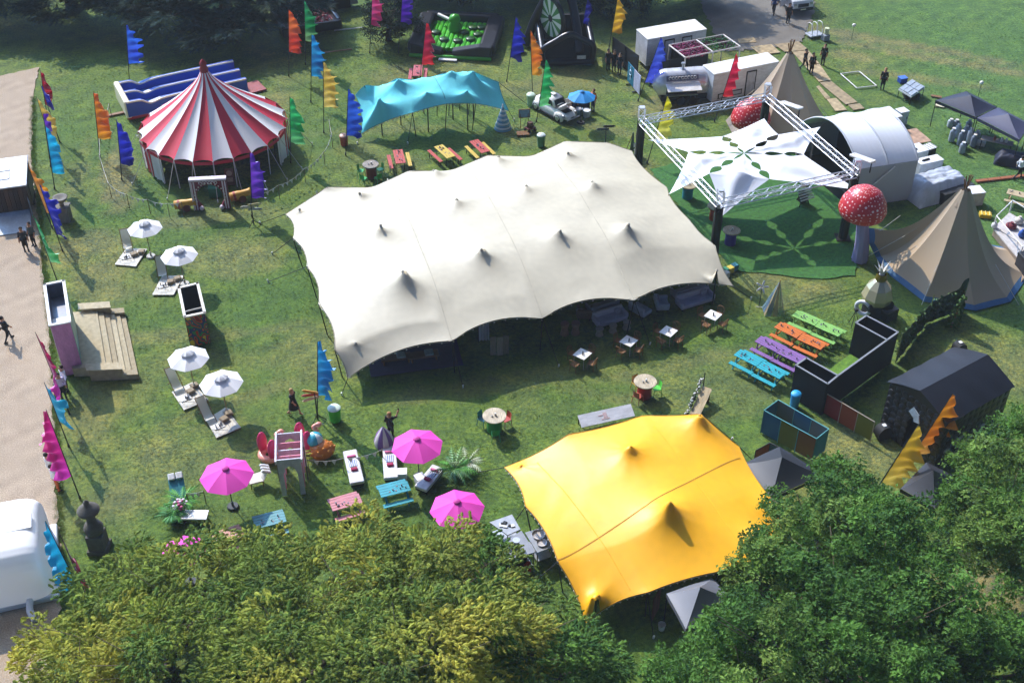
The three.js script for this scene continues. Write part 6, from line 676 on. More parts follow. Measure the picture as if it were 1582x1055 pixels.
{ const t = thing('frame_trolley', 'white tube frame trolley on the grass near the van', 'trolley', [25.25,-40.95], 0.4); for (const x of [-0.5, 0, 0.5]) part(t, 'hoop', [tube([[x, 0.1, -0.4], [x, 1.1, -0.4], [x, 1.15, 0.2], [x, 0.1, 0.4]], 0.035, 16)], WHITE); part(t, 'deck', [rb(1.3, 0.1, 0.9, 0, 0.2, 0, 0.02)], mat(0xb7bcc4, 0.5)); for (const x of [-0.5, 0.5]) part(t, 'wheel', [xf(new THREE.CylinderGeometry(0.12, 0.12, 0.06, 10), x, 0.12, 0.4, 0, Math.PI / 2)], BLACK);
  const b = thing('grey_crate', 'grey crate with pale lid beside the frame trolley', 'crate', [26.02,-40.2], 0.4); part(b, 'box', [rb(0.55, 0.5, 0.5, 0, 0.25, 0, 0.03)], mat(0x8b919a, 0.6)); part(b, 'lid', [cy(0.2, 0.2, 0.5, 0.1, 0.5, -0.1, 10)], mat(0xd6dab0, 0.5));
  const F = [[25.98,-33.85], [27.55,-34.24], [28.34,-31.79], [26.72,-31.41]], g = thing('goal_frame', 'white rectangular frame lying flat on the grass', 'frame', F[0]); F.forEach((a, i) => { const c = F[(i + 1) % 4]; part(g, 'rail', [bar([a[0] - F[0][0], 0.08, a[1] - F[0][1]], [c[0] - F[0][0], 0.08, c[1] - F[0][1]], 0.045)], WHITE); });
  const D = [[29.48,-29.99], [30.9,-31.51], [32.08,-30.32], [30.14,-28.73]], o = D[0], s = thing('stage_platforms', 'stacked silver framed stage platforms on the grass', 'platform', o), at = (u, v) => [(D[1][0] - o[0]) * u + (D[3][0] - o[0]) * v, (D[1][1] - o[1]) * u + (D[3][1] - o[1]) * v]; for (let i = 0; i < 3; i++) for (let j = 0; j < 2; j++) part(s, 'deck', [slab([at(j / 2 + 0.02, i / 3 + 0.02), at(j / 2 + 0.47, i / 3 + 0.02), at(j / 2 + 0.47, i / 3 + 0.31), at(j / 2 + 0.02, i / 3 + 0.31)], 0.72 + 0.02 * ((i + j) % 2), 0.08)], mat(0xa9b3bd, 0.4)); part(s, 'edge_frame', [slab([at(0, 0), at(1, 0), at(1, 1), at(0, 1)], 0.62, 0.1)], mat(0xdfe4e8, 0.4)); for (const [u, v] of [[0.03, 0.03], [0.97, 0.03], [0.97, 0.97], [0.03, 0.97], [0.5, 0.97], [0.03, 0.5]]) { const a = at(u, v); part(s, 'leg', [bar([a[0], 0, a[1]], [a[0], 0.65, a[1]], 0.03)], DARKST); } part(s, 'under_crate', [rb(1.1, 0.45, 0.9, ...((a) => [a[0], 0.24, a[1]])(at(0.5, 0.55)), 0.02)], BLACK);
  const b2 = thing('blue_crate', 'blue crate behind the stacked stage platforms', 'crate', [30.52,-32.56], 0.3); part(b2, 'box', [rb(0.6, 0.4, 0.5, 0, 0.2, 0, 0.03)], mat(0x1f4fb0, 0.5)); part(b2, 'rim', [rb(0.64, 0.05, 0.54, 0, 0.41, 0, 0.01)], mat(0x4a7ad0, 0.5));
  const plk = thing('plank', 'short pale plank on the mud by the stage platforms', 'plank', [32.53,-30.07], -0.4); part(plk, 'board', [bx(0.8, 0.05, 0.3, 0, 0.06, 0)], WOOD);
  const td = thing('folding_table_top', 'small pale board lying by the navy gazebo', 'board', [32.38,-28.6], -0.3); part(td, 'board', [bx(0.7, 0.05, 0.5, 0, 0.06, 0)], mat(0xd4cba8, 0.7));
  for (const [p, lab] of [[[28.22,-40.2], 'small white globe lamp on the grass near the van'], [[35.64,-29.86], 'small white globe lamp behind the navy gazebo']]) { const l = thing('globe_lamp', lab, 'lamp', p); part(l, 'post', [cy(0.02, 0.02, 1.2, 0, 0, 0, 6)], mat(0x6a7a6a, 0.6)); part(l, 'globe', [sp(0.16, 0, 1.3, 0, 12)], mat(0xf1efe2, 0.4)); } }
// ---------- right: boxes, tarp, churns ----------
function box3(name, label, cat, c3, h, m, ex) { cabin(name, label, cat, c3[0], c3[1], c3[2], h, (t, L, W) => { part(t, 'body', [rb(L, h - 0.02, W, L / 2, h / 2, -W / 2, 0.03)], m); part(t, 'lid', [rb(L + 0.03, 0.04, W + 0.03, L / 2, h + 0.01, -W / 2, 0.015)], mat(0xe9e9ea, 0.5)); if (ex) ex(t, L, W, h); }); }
const cabW = mat(0xccd2da, 0.5);
box3('white_cabinet', 'white cabinet behind the barrel vaulted tent', 'cabinet', [[26.57,-23.21], [28.05,-23.79], [26.05,-24.76]], 1.7, cabW, (t, L) => part(t, 'handle', [bx(0.05, 0.2, 0.04, L * 0.8, 0.9, 0.02)], DARKST)); box3('white_cabinet', 'smaller white cabinet at the corner behind the barrel vaulted tent', 'cabinet', [[28.48,-25.4], [29.17,-25.7], [28.32,-26.1]], 1.1, cabW, (t, L) => part(t, 'handle', [bx(0.04, 0.16, 0.04, L * 0.8, 0.6, 0.02)], DARKST));
box3('generator_unit', 'white generator with round exhaust beside the barrel vaulted tent', 'generator', [[28.17,-19.75], [29.15,-20.19], [28.07,-20.92]], 1.0, cabW, (t, L, W) => part(t, 'exhaust', [cy(0.1, 0.1, 0.06, L * 0.25, 1.03, -W * 0.4, 10)], BLACK)); box3('generator_unit', 'white generator with long dark vent in front of the other', 'generator', [[27.94,-17.82], [29.68,-18.51], [27.79,-18.6]], 1.2, cabW, (t, L, W) => { part(t, 'vent', [xf(new THREE.CapsuleGeometry(0.09, 0.5, 3, 8), L * 0.35, 1.24, -W * 0.5, 0.1, 0, Math.PI / 2)], BLACK); part(t, 'grille', [bx(0.5, 0.25, 0.03, L * 0.75, 0.5, 0.02)], mat(0x7a828c, 0.5)); });
box3('black_crate', 'black barred crate beside the generators', 'crate', [[29.26,-20.37], [29.86,-20.73], [29.21,-21.19]], 0.9, BLACK, (t, L, W) => { for (let i = 0; i < 4; i++) part(t, 'bar', [bar([L * i / 3, 0.95, 0], [L * i / 3, 0.95, -W], 0.03)], mat(0xb9bcc0, 0.5)); });
{ const D = [[28.2,-23.43], [29.23,-23.81], [29.84,-21.92], [28.48,-21.46]], t = thing('plywood_table', 'pinkish plywood sheet table beside the barrel vaulted tent', 'table', D[0]), q = D.map(([x, z]) => [x - D[0][0], z - D[0][1]]); part(t, 'sheet', [slab(q, 0.72, 0.04)], mat(0xc4a48c, 0.8, { tex: 'wood' })); q.forEach(([x, z], i) => { const cx = (q[0][0] + q[2][0]) / 2, cz = (q[0][1] + q[2][1]) / 2; part(t, 'leg', [bar([x * 0.9 + cx * 0.1, 0, z * 0.9 + cz * 0.1], [x * 0.9 + cx * 0.1, 0.72, z * 0.9 + cz * 0.1], 0.03)], WOOD); });
  const A = [27.17,-14.21], B = [31.05,-16], f = frame(A, B), p = thing('tarpaulin_pile', 'heap of gear under a crumpled white tarpaulin beside the stage tent', 'tarpaulin', A, f.turn), L = f.L, W = 2.3; part(p, 'tarpaulin', [gridGeo(40, 30, (u, v) => { const e = (s) => Math.min(1, Math.min(s, 1 - s) * 5.5), k = Math.pow(e(u) * e(v), 0.6); return [L * (u * 1.06 - 0.03), 0.04 + (1.35 + 0.35 * fbm(u * 4, v * 3, 3)) * k + 0.12 * fbm(u * 12, v * 9, 3) * (k > 0.05 ? 1 : 0), 0.1 - W * v * 1.06]; })], mat(0xb9c0ca, 0.45)); part(p, 'case', [rb(L * 0.5, 0.9, 0.7, L * 0.6, 0.46, 0.12, 0.03)], mat(0x22252a, 0.7)); part(p, 'case', [rb(0.6, 0.7, 0.6, L * 0.98, 0.36, -0.3, 0.03)], mat(0x2a2d31, 0.7));
  box3('storage_bin', 'cream storage bin behind the peak of the big tipi', 'bin', [[30.47,-14.38], [31.42,-14.55], [30.59,-15.36]], 1.0, mat(0xb4aea2, 0.7)); const y = thing('yellow_crate', 'yellow slatted crate behind the big tipi', 'crate', [31.16,-13.18], -0.2); part(y, 'tub', [rb(0.75, 0.25, 0.5, 0, 0.15, 0, 0.02)], mat(0xd0a81c, 0.5)); for (let i = 0; i < 3; i++) part(y, 'bar', [bx(0.05, 0.05, 0.5, -0.25 + i * 0.25, 0.3, 0)], mat(0xe6dc8a, 0.5));
  // raised loading deck
  const DK = [[30.89,-10.95], [32.51,-12.79], [33.58,-10.95], [31.42,-7.45]], k = thing('loading_deck', 'pale loading deck with white handrails at the right edge', 'platform', DK[0]), w = DK.map(([x, z]) => [x - DK[0][0], z - DK[0][1]]); part(k, 'deck', [slab(w, 0.5, 0.1)], mat(0xc6c0ba, 0.7)); part(k, 'skirt', [slab(w.map(([x, z]) => [x * 0.97 + 0.05, z * 0.97]), 0.03, 0.46)], mat(0x8a7a68, 0.8)); for (let i = 0; i < 3; i++) { const a = w[i], b = w[i + 1]; if (i === 2) continue; part(k, 'handrail', [bar([a[0], 1.5, a[1]], [b[0], 1.5, b[1]], 0.04)], WHITE); part(k, 'rail_post', [bar([a[0], 0.55, a[1]], [a[0], 1.5, a[1]], 0.035)], WHITE); } part(k, 'handrail', [bar([w[0][0], 1.5, w[0][1]], [w[3][0], 1.5, w[3][1]], 0.04)], WHITE); part(k, 'rail_post', [bar([w[3][0], 0.55, w[3][1]], [w[3][0], 1.5, w[3][1]], 0.035)], WHITE);
  for (const [p2, c, lab, w2, h2] of [[[32.01,-10.95], 0x7a2a34, 'dark red bag on the loading deck', 0.7, 0.35], [[32.68,-11.48], 0xd8cfc4, 'cream sack on the loading deck', 0.6, 0.45], [[32.33,-9.9], 0x2456a8, 'blue drum on the loading deck', 0.45, 0.5], [[30.93,-10.95], 0xdadcde, 'white sack at the corner of the loading deck', 0.4, 0.4]]) { const s = thing('sack', lab, 'bag', p2, 0.4, 0.6, 'goods on the loading deck'); part(s, 'bag', [lathe([[w2 * 0.3, 0.01], [w2 * 0.5, h2 * 0.25], [w2 * 0.46, h2 * 0.7], [w2 * 0.2, h2], [0.001, h2]], 12)], mat(c, 0.8)); part(s, 'tie', [cy(w2 * 0.1, w2 * 0.16, 0.08, 0, h2, 0, 8)], mat(c, 0.9)); }
  const pb = thing('dark_container', 'dark steel container end at the right edge beside the tipi', 'container', [32.03,-6.78], 0.2); part(pb, 'shell', [rb(1.5, 1.2, 1.4, 0, 0.65, 0, 0.04)], mat(0x20242c, 0.6)); part(pb, 'rib', [bx(1.54, 0.06, 1.44, 0, 1.1, 0)], DARKST); const ramp = thing('wooden_ramp', 'pale wooden ramp at the foot of the dark container', 'ramp', [31.34,-6.37], 0.9); part(ramp, 'board', [bx(1.5, 0.06, 0.5, 0, 0.2, 0, 0, 0, 0.15)], mat(0xb59f84, 0.8, { tex: 'wood' }));
  const CH = [[[31.76,-23.26], 1.0], [[32.33,-23.92], 1.0], [[32.21,-22.69], 1.1], [[32.81,-23.64], 1.0], [[32.97,-23.07], 1.1], [[33.09,-22.51], 0.9], [[32.03,-21.58], 0.8], [[32.26,-25.38], 0.6], [[32.66,-25.28], 0.6], [[33.35,-24.69], 0.9], [[33.54,-23.26], 0.8]]; const LABW = ['leftmost tall grey water container below the navy gazebo', 'pale tall water container right behind the leftmost one', 'tallest blue grey water container in the middle of the crowd', 'grey water container just right of the tallest one', 'pale tall water container second from the right', 'blue grey water container at the right end of the crowd', 'short grey water container at the front of the crowd', 'short pale water container under the left edge of the navy gazebo', 'short blue grey water container beside the one under the gazebo edge', 'grey water container deep under the navy gazebo', 'pale water container near the white tray']; CH.forEach(([p3, h3], i) => { const c = thing('water_container', LABW[i], 'container', p3, i * 0.4, 0, 'water containers by the navy gazebo'); part(c, 'drum', [lathe([[0.2, 0], [0.23, 0.05], [0.23, h3 * 0.8], [0.12, h3 * 0.92], [0.1, h3]], 12)], mat([0x9aa4b0, 0xb4bcc4, 0x7f8a9a][i % 3], 0.5)); part(c, 'lid', [cy(0.13, 0.13, 0.06, 0, h3, 0, 10)], WHITE); });
  const lt = thing('white_tray', 'white tray lying on the grass below the navy gazebo', 'tray', [33.61,-22.69], -0.4); part(lt, 'tray', [rb(0.8, 0.25, 0.45, 0, 0.14, 0, 0.04)], WHITE); part(lt, 'rim', [rb(0.84, 0.04, 0.49, 0, 0.27, 0, 0.015)], mat(0xdfe6dc, 0.5)); const bk = thing('black_bucket', 'black bucket on the grass in front of the water containers', 'bucket', [32.28,-22.14]); part(bk, 'pail', [lathe([[0.2, 0], [0.28, 0.35], [0.3, 0.35], [0.26, 0.3]], 14)], BLACK); part(bk, 'handle', [xf(new THREE.TorusGeometry(0.27, 0.012, 4, 14, 3.14), 0, 0.34, 0)], STEEL);
  const tb = thing('work_table', 'work table with white jugs under the slate purple gazebo', 'table', [34.5,-21.95], -0.45); part(tb, 'top', [bx(2.2, 0.04, 0.7, 0, 0.76, 0)], mat(0x9a8f86, 0.7)); for (const x of [-1, 1]) part(tb, 'leg_frame', [bx(0.04, 0.74, 0.6, x, 0.37, 0)], DARKST); for (const x of [-0.2, 0.3, 0.6]) part(tb, 'jug', [cy(0.1, 0.09, 0.3, x, 0.78, 0, 10)], x > 0 ? WHITE : mat(0xa86a5a, 0.6)); const dk = thing('equipment_cover', 'navy covered equipment under the slate purple gazebo', 'equipment', [35.26,-20.13], -0.4); part(dk, 'cover', [gridGeo(20, 14, (u, v) => { const k = Math.pow(Math.min(1, Math.min(u, 1 - u) * 6) * Math.min(1, Math.min(v, 1 - v) * 6), 0.5); return [(u - 0.5) * 2.6, 0.03 + k * (0.7 + 0.2 * fbm(u * 5, v * 4)), (v - 0.5) * 1.5]; })], mat(0x141a33, 0.6)); part(dk, 'wheel', [xf(new THREE.CylinderGeometry(0.12, 0.12, 0.06, 10), -1.0, 0.12, 0.7, 0, Math.PI / 2)], BLACK);
  const cr = frame([31.87,-17.6], [37.23,-18.72]), cb = thing('cable_ramp', 'long orange brown cable ramp across the grass at the right', 'cable ramp', [cr.x, cr.z], cr.turn); for (let i = 0; i < 6; i++) part(cb, 'section', [ext([[-0.2, 0.0], [0.2, 0.0], [0.14, 0.07], [-0.14, 0.07]], cr.L / 6 - 0.03).rotateY(Math.PI / 2).translate((i + 0.5) * cr.L / 6, 0.03, 0)], mat(0x9a5a38, 0.8)); picnic('pale wooden picnic table at the right edge of the field', 0xcfbf9c, 'field picnic table', 1.6, [33.8,-14.8], -0.5); }
// ---------- feather flags ----------
function flag(label, base, h, len, cols, wide = 0.75, lean = [0, 0], dir = 0) {
  const t = thing('feather_flag', label, 'flag', base, 0, 0, 'tall serrated flags'), C = cols.map(lin), n = 44, s0 = rr(0, 9), teeth = Math.max(3, Math.round(len / 0.62));
  wide *= 1.2; if (lean[0] > -0.2) lean = [lean[0] + 0.6, lean[1]]; const px = (y) => [lean[0] * (y / h), y, lean[1] * (y / h)], fa = rr(0.12, 0.26), tw = rr(-0.5, 0.5);
  part(t, 'pole', [bar([0, 0, 0], px(h), 0.035, 6, 0.015)], mat(0x1d1f20, 0.6));
  const g = gridGeo(8, n, (u, v) => { const y = h - 0.05 - len * v, q = px(y), k = v * teeth, sa = 0.66 + 0.34 * (k - Math.floor(k)), w = wide * Math.min(1, 0.12 + v * 2.2) * (v > 0.12 ? sa : 1), a = dir + (0.8 * noise(v * 3 + s0, u * 1.2, s0) + tw * v) * u, fold = fa * Math.sin(v * teeth * 6.283 + u * 2 + s0) * u; return [q[0] + w * u * Math.cos(a) + fold * Math.sin(a), y - 0.14 * u * u + 0.05 * noise(v * 9, u * 3, s0), q[2] + w * u * Math.sin(a) + fold]; }, (u, v) => { const f = v * (C.length - 1), i = Math.min(C.length - 2, Math.floor(f)); return C.length === 1 ? C[0] : mix(C[i], C[i + 1], f - i); });
  part(t, 'cloth', [g], phys({ vertexColors: true, roughness: 0.8, transmission: 0.45, thickness: 0 })); part(t, 'ground_spike', [cy(0.06, 0.05, 0.2, 0, 0, 0, 6)], DARKST);
}
const OR = [0xd9541a, 0xe98a1f, 0xe06a12, 0xf0a524], BL = [0x1b3fc0, 0x2a62d8, 0x1a3cae], NB = [0x1a1f9e, 0x2730c8, 0x17178a], CY = [0x0f86c8, 0x1fa8e0, 0x0d74b4, 0x21a0d8], GN = [0x0f9d4a, 0x3ecf74, 0x16a04c, 0x7fd88a], YE = [0xe8c25a, 0xe0b84a, 0xf0d070], MG = [0xb80f5c, 0xd81e8e, 0xc2187c, 0xe23ac0], RD = [0xe01f2a, 0xd01446, 0xc01440, 0xe8303a], PU = [0x5a1ea4, 0x7a3ac8, 0x52149a];
flag('crimson flag at the far end of the left flag row', [-33.81,-24.5], 5.0, 2.7, [0xa80f2e, 0xb0122c], 0.6, [-0.1, 0], 0.3); flag('navy blue flag behind the crimson one in the left row', [-32.65,-23.07], 4.6, 1.6, NB, 0.6, [-0.3, 0], 0.4); flag('pale yellow flag in the left flag row', [-32.48,-21.22], 4.6, 2.7, YE, 0.75, [-0.2, 0], 0.2); flag('purple flag in the left flag row', [-32.28,-19.6], 4.3, 2.3, PU, 0.55, [-0.15, 0], 0.1); flag('turquoise flag in the left flag row', [-31.16,-16.67], 4.9, 3.6, [0x12a4d0, 0x1cc0e8, 0x0f90c4, 0x24c4ee], 0.75, [-0.1, 0], 0.2);
flag('orange flag beside the horse box', [-29.92,-11.87], 4.8, 3.6, [0xe8871c, 0xf0a02a, 0xe89a4a], 0.75, [-0.45, 0], 0.6); flag('deep blue flag beside the horse box', [-28.48,-9.18], 4.9, 3.6, NB, 0.85, [-0.3, 0], 0.35); flag('thin green flag beside the gravel path', [-27.68,-5.55], 5.1, 3.3, GN, 0.7, [-0.35, 0], 0.8);
flag('magenta flag leaning over the gravel path near the pink booth', [-23.68,6.26], 5.6, 3.9, [0xb01046, 0xc8126a, 0xd83ac0], 0.75, [-0.5, 0], 0.8); flag('turquoise flag below the magenta one by the path', [-23.01,8.77], 4.4, 2.6, [0x12a0c4, 0x1cb4d8], 0.8, [-0.25, 0], 0.6); flag('magenta flag standing on the lawn edge by the path', [-21.41,12.49], 5.9, 4.3, MG, 0.75, [-0.3, 0], 2.6);
flag('turquoise flag by the white inflatable dome', [-19.56,18.69], 5.0, 3.9, [0x12a0cc, 0x1cb6e0], 0.75, [-0.55, 0], 2.0); flag('slim crimson flag by the white inflatable dome', [-19.16,19.07], 4.6, 3.6, [0x8a0f4c, 0xa01040, 0xc01a20], 0.5, [-0.3, 0], 0.7);
flag('orange flag left of the striped tent', [-29.22,-21.03], 5.1, 3.6, OR, 0.9, [0, 0], 0.1); flag('navy flag left of the striped tent', [-26.87,-17.86], 4.7, 3.4, NB, 0.8, [-0.05, 0], 0.1); flag('green flag right of the striped tent', [-15.56,-20.13], 5.2, 3.5, GN, 0.95, [-0.1, 0], 0.2); flag('violet flag in front of the striped tent', [-17.14,-13.18], 4.9, 3.4, PU, 0.85, [-0.1, 0], 0.1); flag('blue flag alone in the tree shade at upper left', [-29.62,-31.36], 5.3, 3.1, [0x1f52d0, 0x2a74e0, 0x3a5ad8, 0x1f62d8], 0.95, [0.15, 0], 0.1);
flag('orange red flag in front of the ball arena', [-17.6,-33.57], 5.6, 3.5, [0xe8521a, 0xf07a34, 0xd83a2a, 0xe04a2c], 0.9, [0, 0], 0.1); flag('green flag in front of the ball arena', [-16.55,-35.62], 5.4, 3.3, [0x34b068, 0x1f9a54, 0x12904a, 0x9ad08a], 0.85, [-0.15, 0], 0.1); flag('blue flag on the lawn behind the striped tent', [-15.31,-29.23], 5.5, 3.3, CY, 0.95, [0, 0], 0.1); flag('pale yellow flag on the lawn behind the striped tent', [-13.76,-24.5], 5.6, 3.5, YE, 0.95, [-0.1, 0], 0.15); flag('royal blue flag at the left end of the turquoise tent', [-11.81,-21.22], 5.2, 3.6, BL, 0.95, [0, 0], 0.1);
flag('pink flag in front of the dark bush at the top', [-11.6,-37.75], 5.4, 2.9, [0xf03a8a, 0xe0508c, 0xe8187a], 0.85, [0, 0], 0.1); flag('purple flag in front of the dark bush at the top', [-9.28,-37.75], 5.6, 2.9, [0x7a4ad0, 0x5210a8, 0x5a1ab4], 0.8, [0.1, 0], 0.1); flag('red flag in front of the green game bed', [-7.24,-31.79], 5.3, 3.4, RD, 0.9, [0.2, 0], 0.1); flag('deep blue flag right of the green game bed', [-0.41,-32.67], 5.4, 3.3, NB, 0.85, [0.1, 0], 0.1); flag('orange flag in front of the black dart game', [1.59,-30.07], 5.5, 3.6, OR, 0.8, [-0.25, 0], 0.1); flag('green flag behind the vintage car', [1.82,-26.17], 5.0, 3.7, GN, 0.85, [0, 0], 0.1); flag('dark blue flag in the tree shade above the dart game', [5.41,-38.48], 4.6, 2.3, [0x1c1a7a, 0x2420a0], 0.5, [0.05, 0], 0.1); flag('golden yellow flag in front of the dark trees', [7.68,-36.56], 5.4, 3.0, [0xe8b41a, 0xf0c02a, 0xe0a818], 0.8, [0, 0], 0.1); flag('periwinkle blue flag leaning beside the white cabin trailer', [9.62,-29.44], 5.2, 3.6, [0x3a52d8, 0x4f6ae0, 0x3446c8, 0x5a6ae4], 0.85, [0.75, 0], 0.1); flag('red flag in front of the hatch sided cabin trailer', [15.02,-26.17], 5.5, 3.4, RD, 0.7, [0.4, 0], 0.1); flag('bright yellow flag at the left truss corner', [9.51,-20.13], 5.2, 3.4, [0xf0e01a, 0xe8dc2a, 0xf0ea8a], 0.9, [0.4, 0], 0.1);
flag('cyan flag on the lawn at the near left corner of the cream tent', [-10.42,6.26], 5.0, 3.6, CY, 0.85, [-0.1, 0], 0.15); flag('orange flag leaning in front of the black inflatable house', [20.01,10.3], 5.0, 4.0, [0xe8831a, 0xf09a1c, 0xe87a14, 0xf0b050], 1.0, [0.75, 0], 0.2); flag('yellow flag leaning beside the oak near the inflatable house', [17.9,12.31], 4.8, 3.9, [0xf0c43a, 0xe8b02a, 0xf0d060], 1.0, [0.7, 0], 0.25);
// ---------- people ----------
function capsule(p, a, b, ra, rb2) { const ab = [b[0] - a[0], b[1] - a[1], b[2] - a[2]], ap = [p[0] - a[0], p[1] - a[1], p[2] - a[2]], t = cl((ap[0] * ab[0] + ap[1] * ab[1] + ap[2] * ab[2]) / (ab[0] ** 2 + ab[1] ** 2 + ab[2] ** 2 + 1e-9)); return Math.hypot(ap[0] - ab[0] * t, ap[1] - ab[1] * t, ap[2] - ab[2] * t) - (ra + (rb2 - ra) * t); }
const poses = {
  stand: { hipL: [0.09, 0.92, 0], kneeL: [0.1, 0.5, 0.02], footL: [0.11, 0.08, 0], hipR: [-0.09, 0.92, 0], kneeR: [-0.1, 0.5, 0.02], footR: [-0.11, 0.08, 0], elL: [0.26, 1.12, -0.02], haL: [0.27, 0.86, 0.08], elR: [-0.26, 1.12, -0.02], haR: [-0.27, 0.86, 0.08] },
  walk: { hipL: [0.09, 0.92, 0], kneeL: [0.1, 0.52, 0.2], footL: [0.1, 0.1, 0.3], hipR: [-0.09, 0.92, 0], kneeR: [-0.1, 0.5, -0.04], footR: [-0.1, 0.12, -0.32], elL: [0.25, 1.13, -0.16], haL: [0.24, 0.9, -0.14], elR: [-0.25, 1.13, 0.1], haR: [-0.22, 0.95, 0.26] },
  reach: { hipL: [0.09, 0.92, 0], kneeL: [0.1, 0.5, 0.02], footL: [0.12, 0.08, 0], hipR: [-0.09, 0.92, 0], kneeR: [-0.1, 0.5, 0.02], footR: [-0.11, 0.08, 0], elL: [0.26, 1.12, -0.02], haL: [0.24, 0.9, 0.12], elR: [-0.34, 1.5, 0.1], haR: [-0.4, 1.76, 0.2] } };
const bodyGeo = {};
function bodyOf(pose) {
  if (bodyGeo[pose]) return bodyGeo[pose]; const P = poses[pose], nk = [0, 1.46, 0], sL = [0.18, 1.40, 0], sR = [-0.18, 1.40, 0], ext2 = (a, b, k) => [b[0] + (b[0] - a[0]) * k, b[1] + (b[1] - a[1]) * k, b[2] + (b[2] - a[2]) * k];
  const bones = [[[0, 0.95, 0], [0, 1.2, 0], 0.13, 0.12], [[0, 1.2, 0], [0, 1.38, 0], 0.125, 0.13], [[0.07, 1.36, 0], sL, 0.09, 0.075], [[-0.07, 1.36, 0], sR, 0.09, 0.075], [[0.06, 0.95, 0], [-0.06, 0.95, 0], 0.12, 0.12], [nk, [0, 1.56, 0.01], 0.055, 0.055], [[0, 1.62, 0.01], [0, 1.69, 0.0], 0.095, 0.1], [[0, 1.6, 0.1], [0, 1.64, 0.11], 0.012, 0.015],
    [P.hipL, P.kneeL, 0.095, 0.065], [P.kneeL, P.footL, 0.062, 0.04], [P.hipR, P.kneeR, 0.095, 0.065], [P.kneeR, P.footR, 0.062, 0.04], [[P.footL[0], P.footL[1] - 0.03, P.footL[2] - 0.03], [P.footL[0], P.footL[1] - 0.04, P.footL[2] + 0.15], 0.042, 0.035], [[P.footR[0], P.footR[1] - 0.03, P.footR[2] - 0.03], [P.footR[0], P.footR[1] - 0.04, P.footR[2] + 0.15], 0.042, 0.035],
    [sL, P.elL, 0.058, 0.045], [P.elL, P.haL, 0.043, 0.03], [sR, P.elR, 0.058, 0.045], [P.elR, P.haR, 0.043, 0.03], [P.haL, ext2(P.elL, P.haL, 0.3), 0.036, 0.03], [P.haR, ext2(P.elR, P.haR, 0.3), 0.036, 0.03]];
  const res = 72, mc = new MarchingCubes(res, new THREE.MeshBasicMaterial(), false, false, 60000); mc.isolation = 0; const S = 0.98, half = res / 2, k = 0.03;
  for (let z = 0; z < res; z++) for (let y = 0; y < res; y++) for (let x = 0; x < res; x++) { const p = [(x - half) / half * S * 0.62, 0.93 + (y - half) / half * S, (z - half) / half * S * 0.62]; let e = 0; for (const b of bones) { const d = capsule(p, b[0], b[1], b[2], b[3]); if (d < 0.25) e += Math.exp(-d / k); } mc.field[x + y * res + z * res * res] = e > 0 ? k * Math.log(e) : -0.3; }
  mc.update(); const n = mc.count, pos = new Float32Array(n * 3), nor = new Float32Array(n * 3);
  for (let i = 0; i < n; i++) { pos[i * 3] = mc.positionArray[i * 3] * S * 0.62; pos[i * 3 + 1] = 0.93 + mc.positionArray[i * 3 + 1] * S; pos[i * 3 + 2] = mc.positionArray[i * 3 + 2] * S * 0.62; }
  const g = new THREE.BufferGeometry(); g.setAttribute('position', new THREE.BufferAttribute(pos, 3)); g.computeVertexNormals();
  const fg = []; for (const [el, ha] of [[P.elL, P.haL], [P.elR, P.haR]]) { const d = V(ha[0] - el[0], ha[1] - el[1], ha[2] - el[2]).normalize(), s = V(0, 0, 1).cross(d).normalize(), w = d.clone().cross(s); const at = (a, b, c) => { const q = V(...ha).addScaledVector(d, a).addScaledVector(w, b).addScaledVector(s, c); return [q.x, q.y, q.z]; }; [0.082, 0.092, 0.086, 0.068].forEach((l, i) => { const o = (i - 1.5) * 0.018; fg.push(bar(at(0.06, o, 0), at(0.06 + l * 0.55, o * 1.1, 0.006), 0.009, 5), bar(at(0.06 + l * 0.55, o * 1.1, 0.006), at(0.06 + l, o * 1.1, 0.024), 0.008, 5)); }); fg.push(bar(at(0.03, -0.03, 0.005), at(0.075, -0.055, 0.022), 0.01, 5)); }
  return bodyGeo[pose] = { g: mergeGeometries([prep(g), ...fg.map((q) => prep(q))]), P };
}
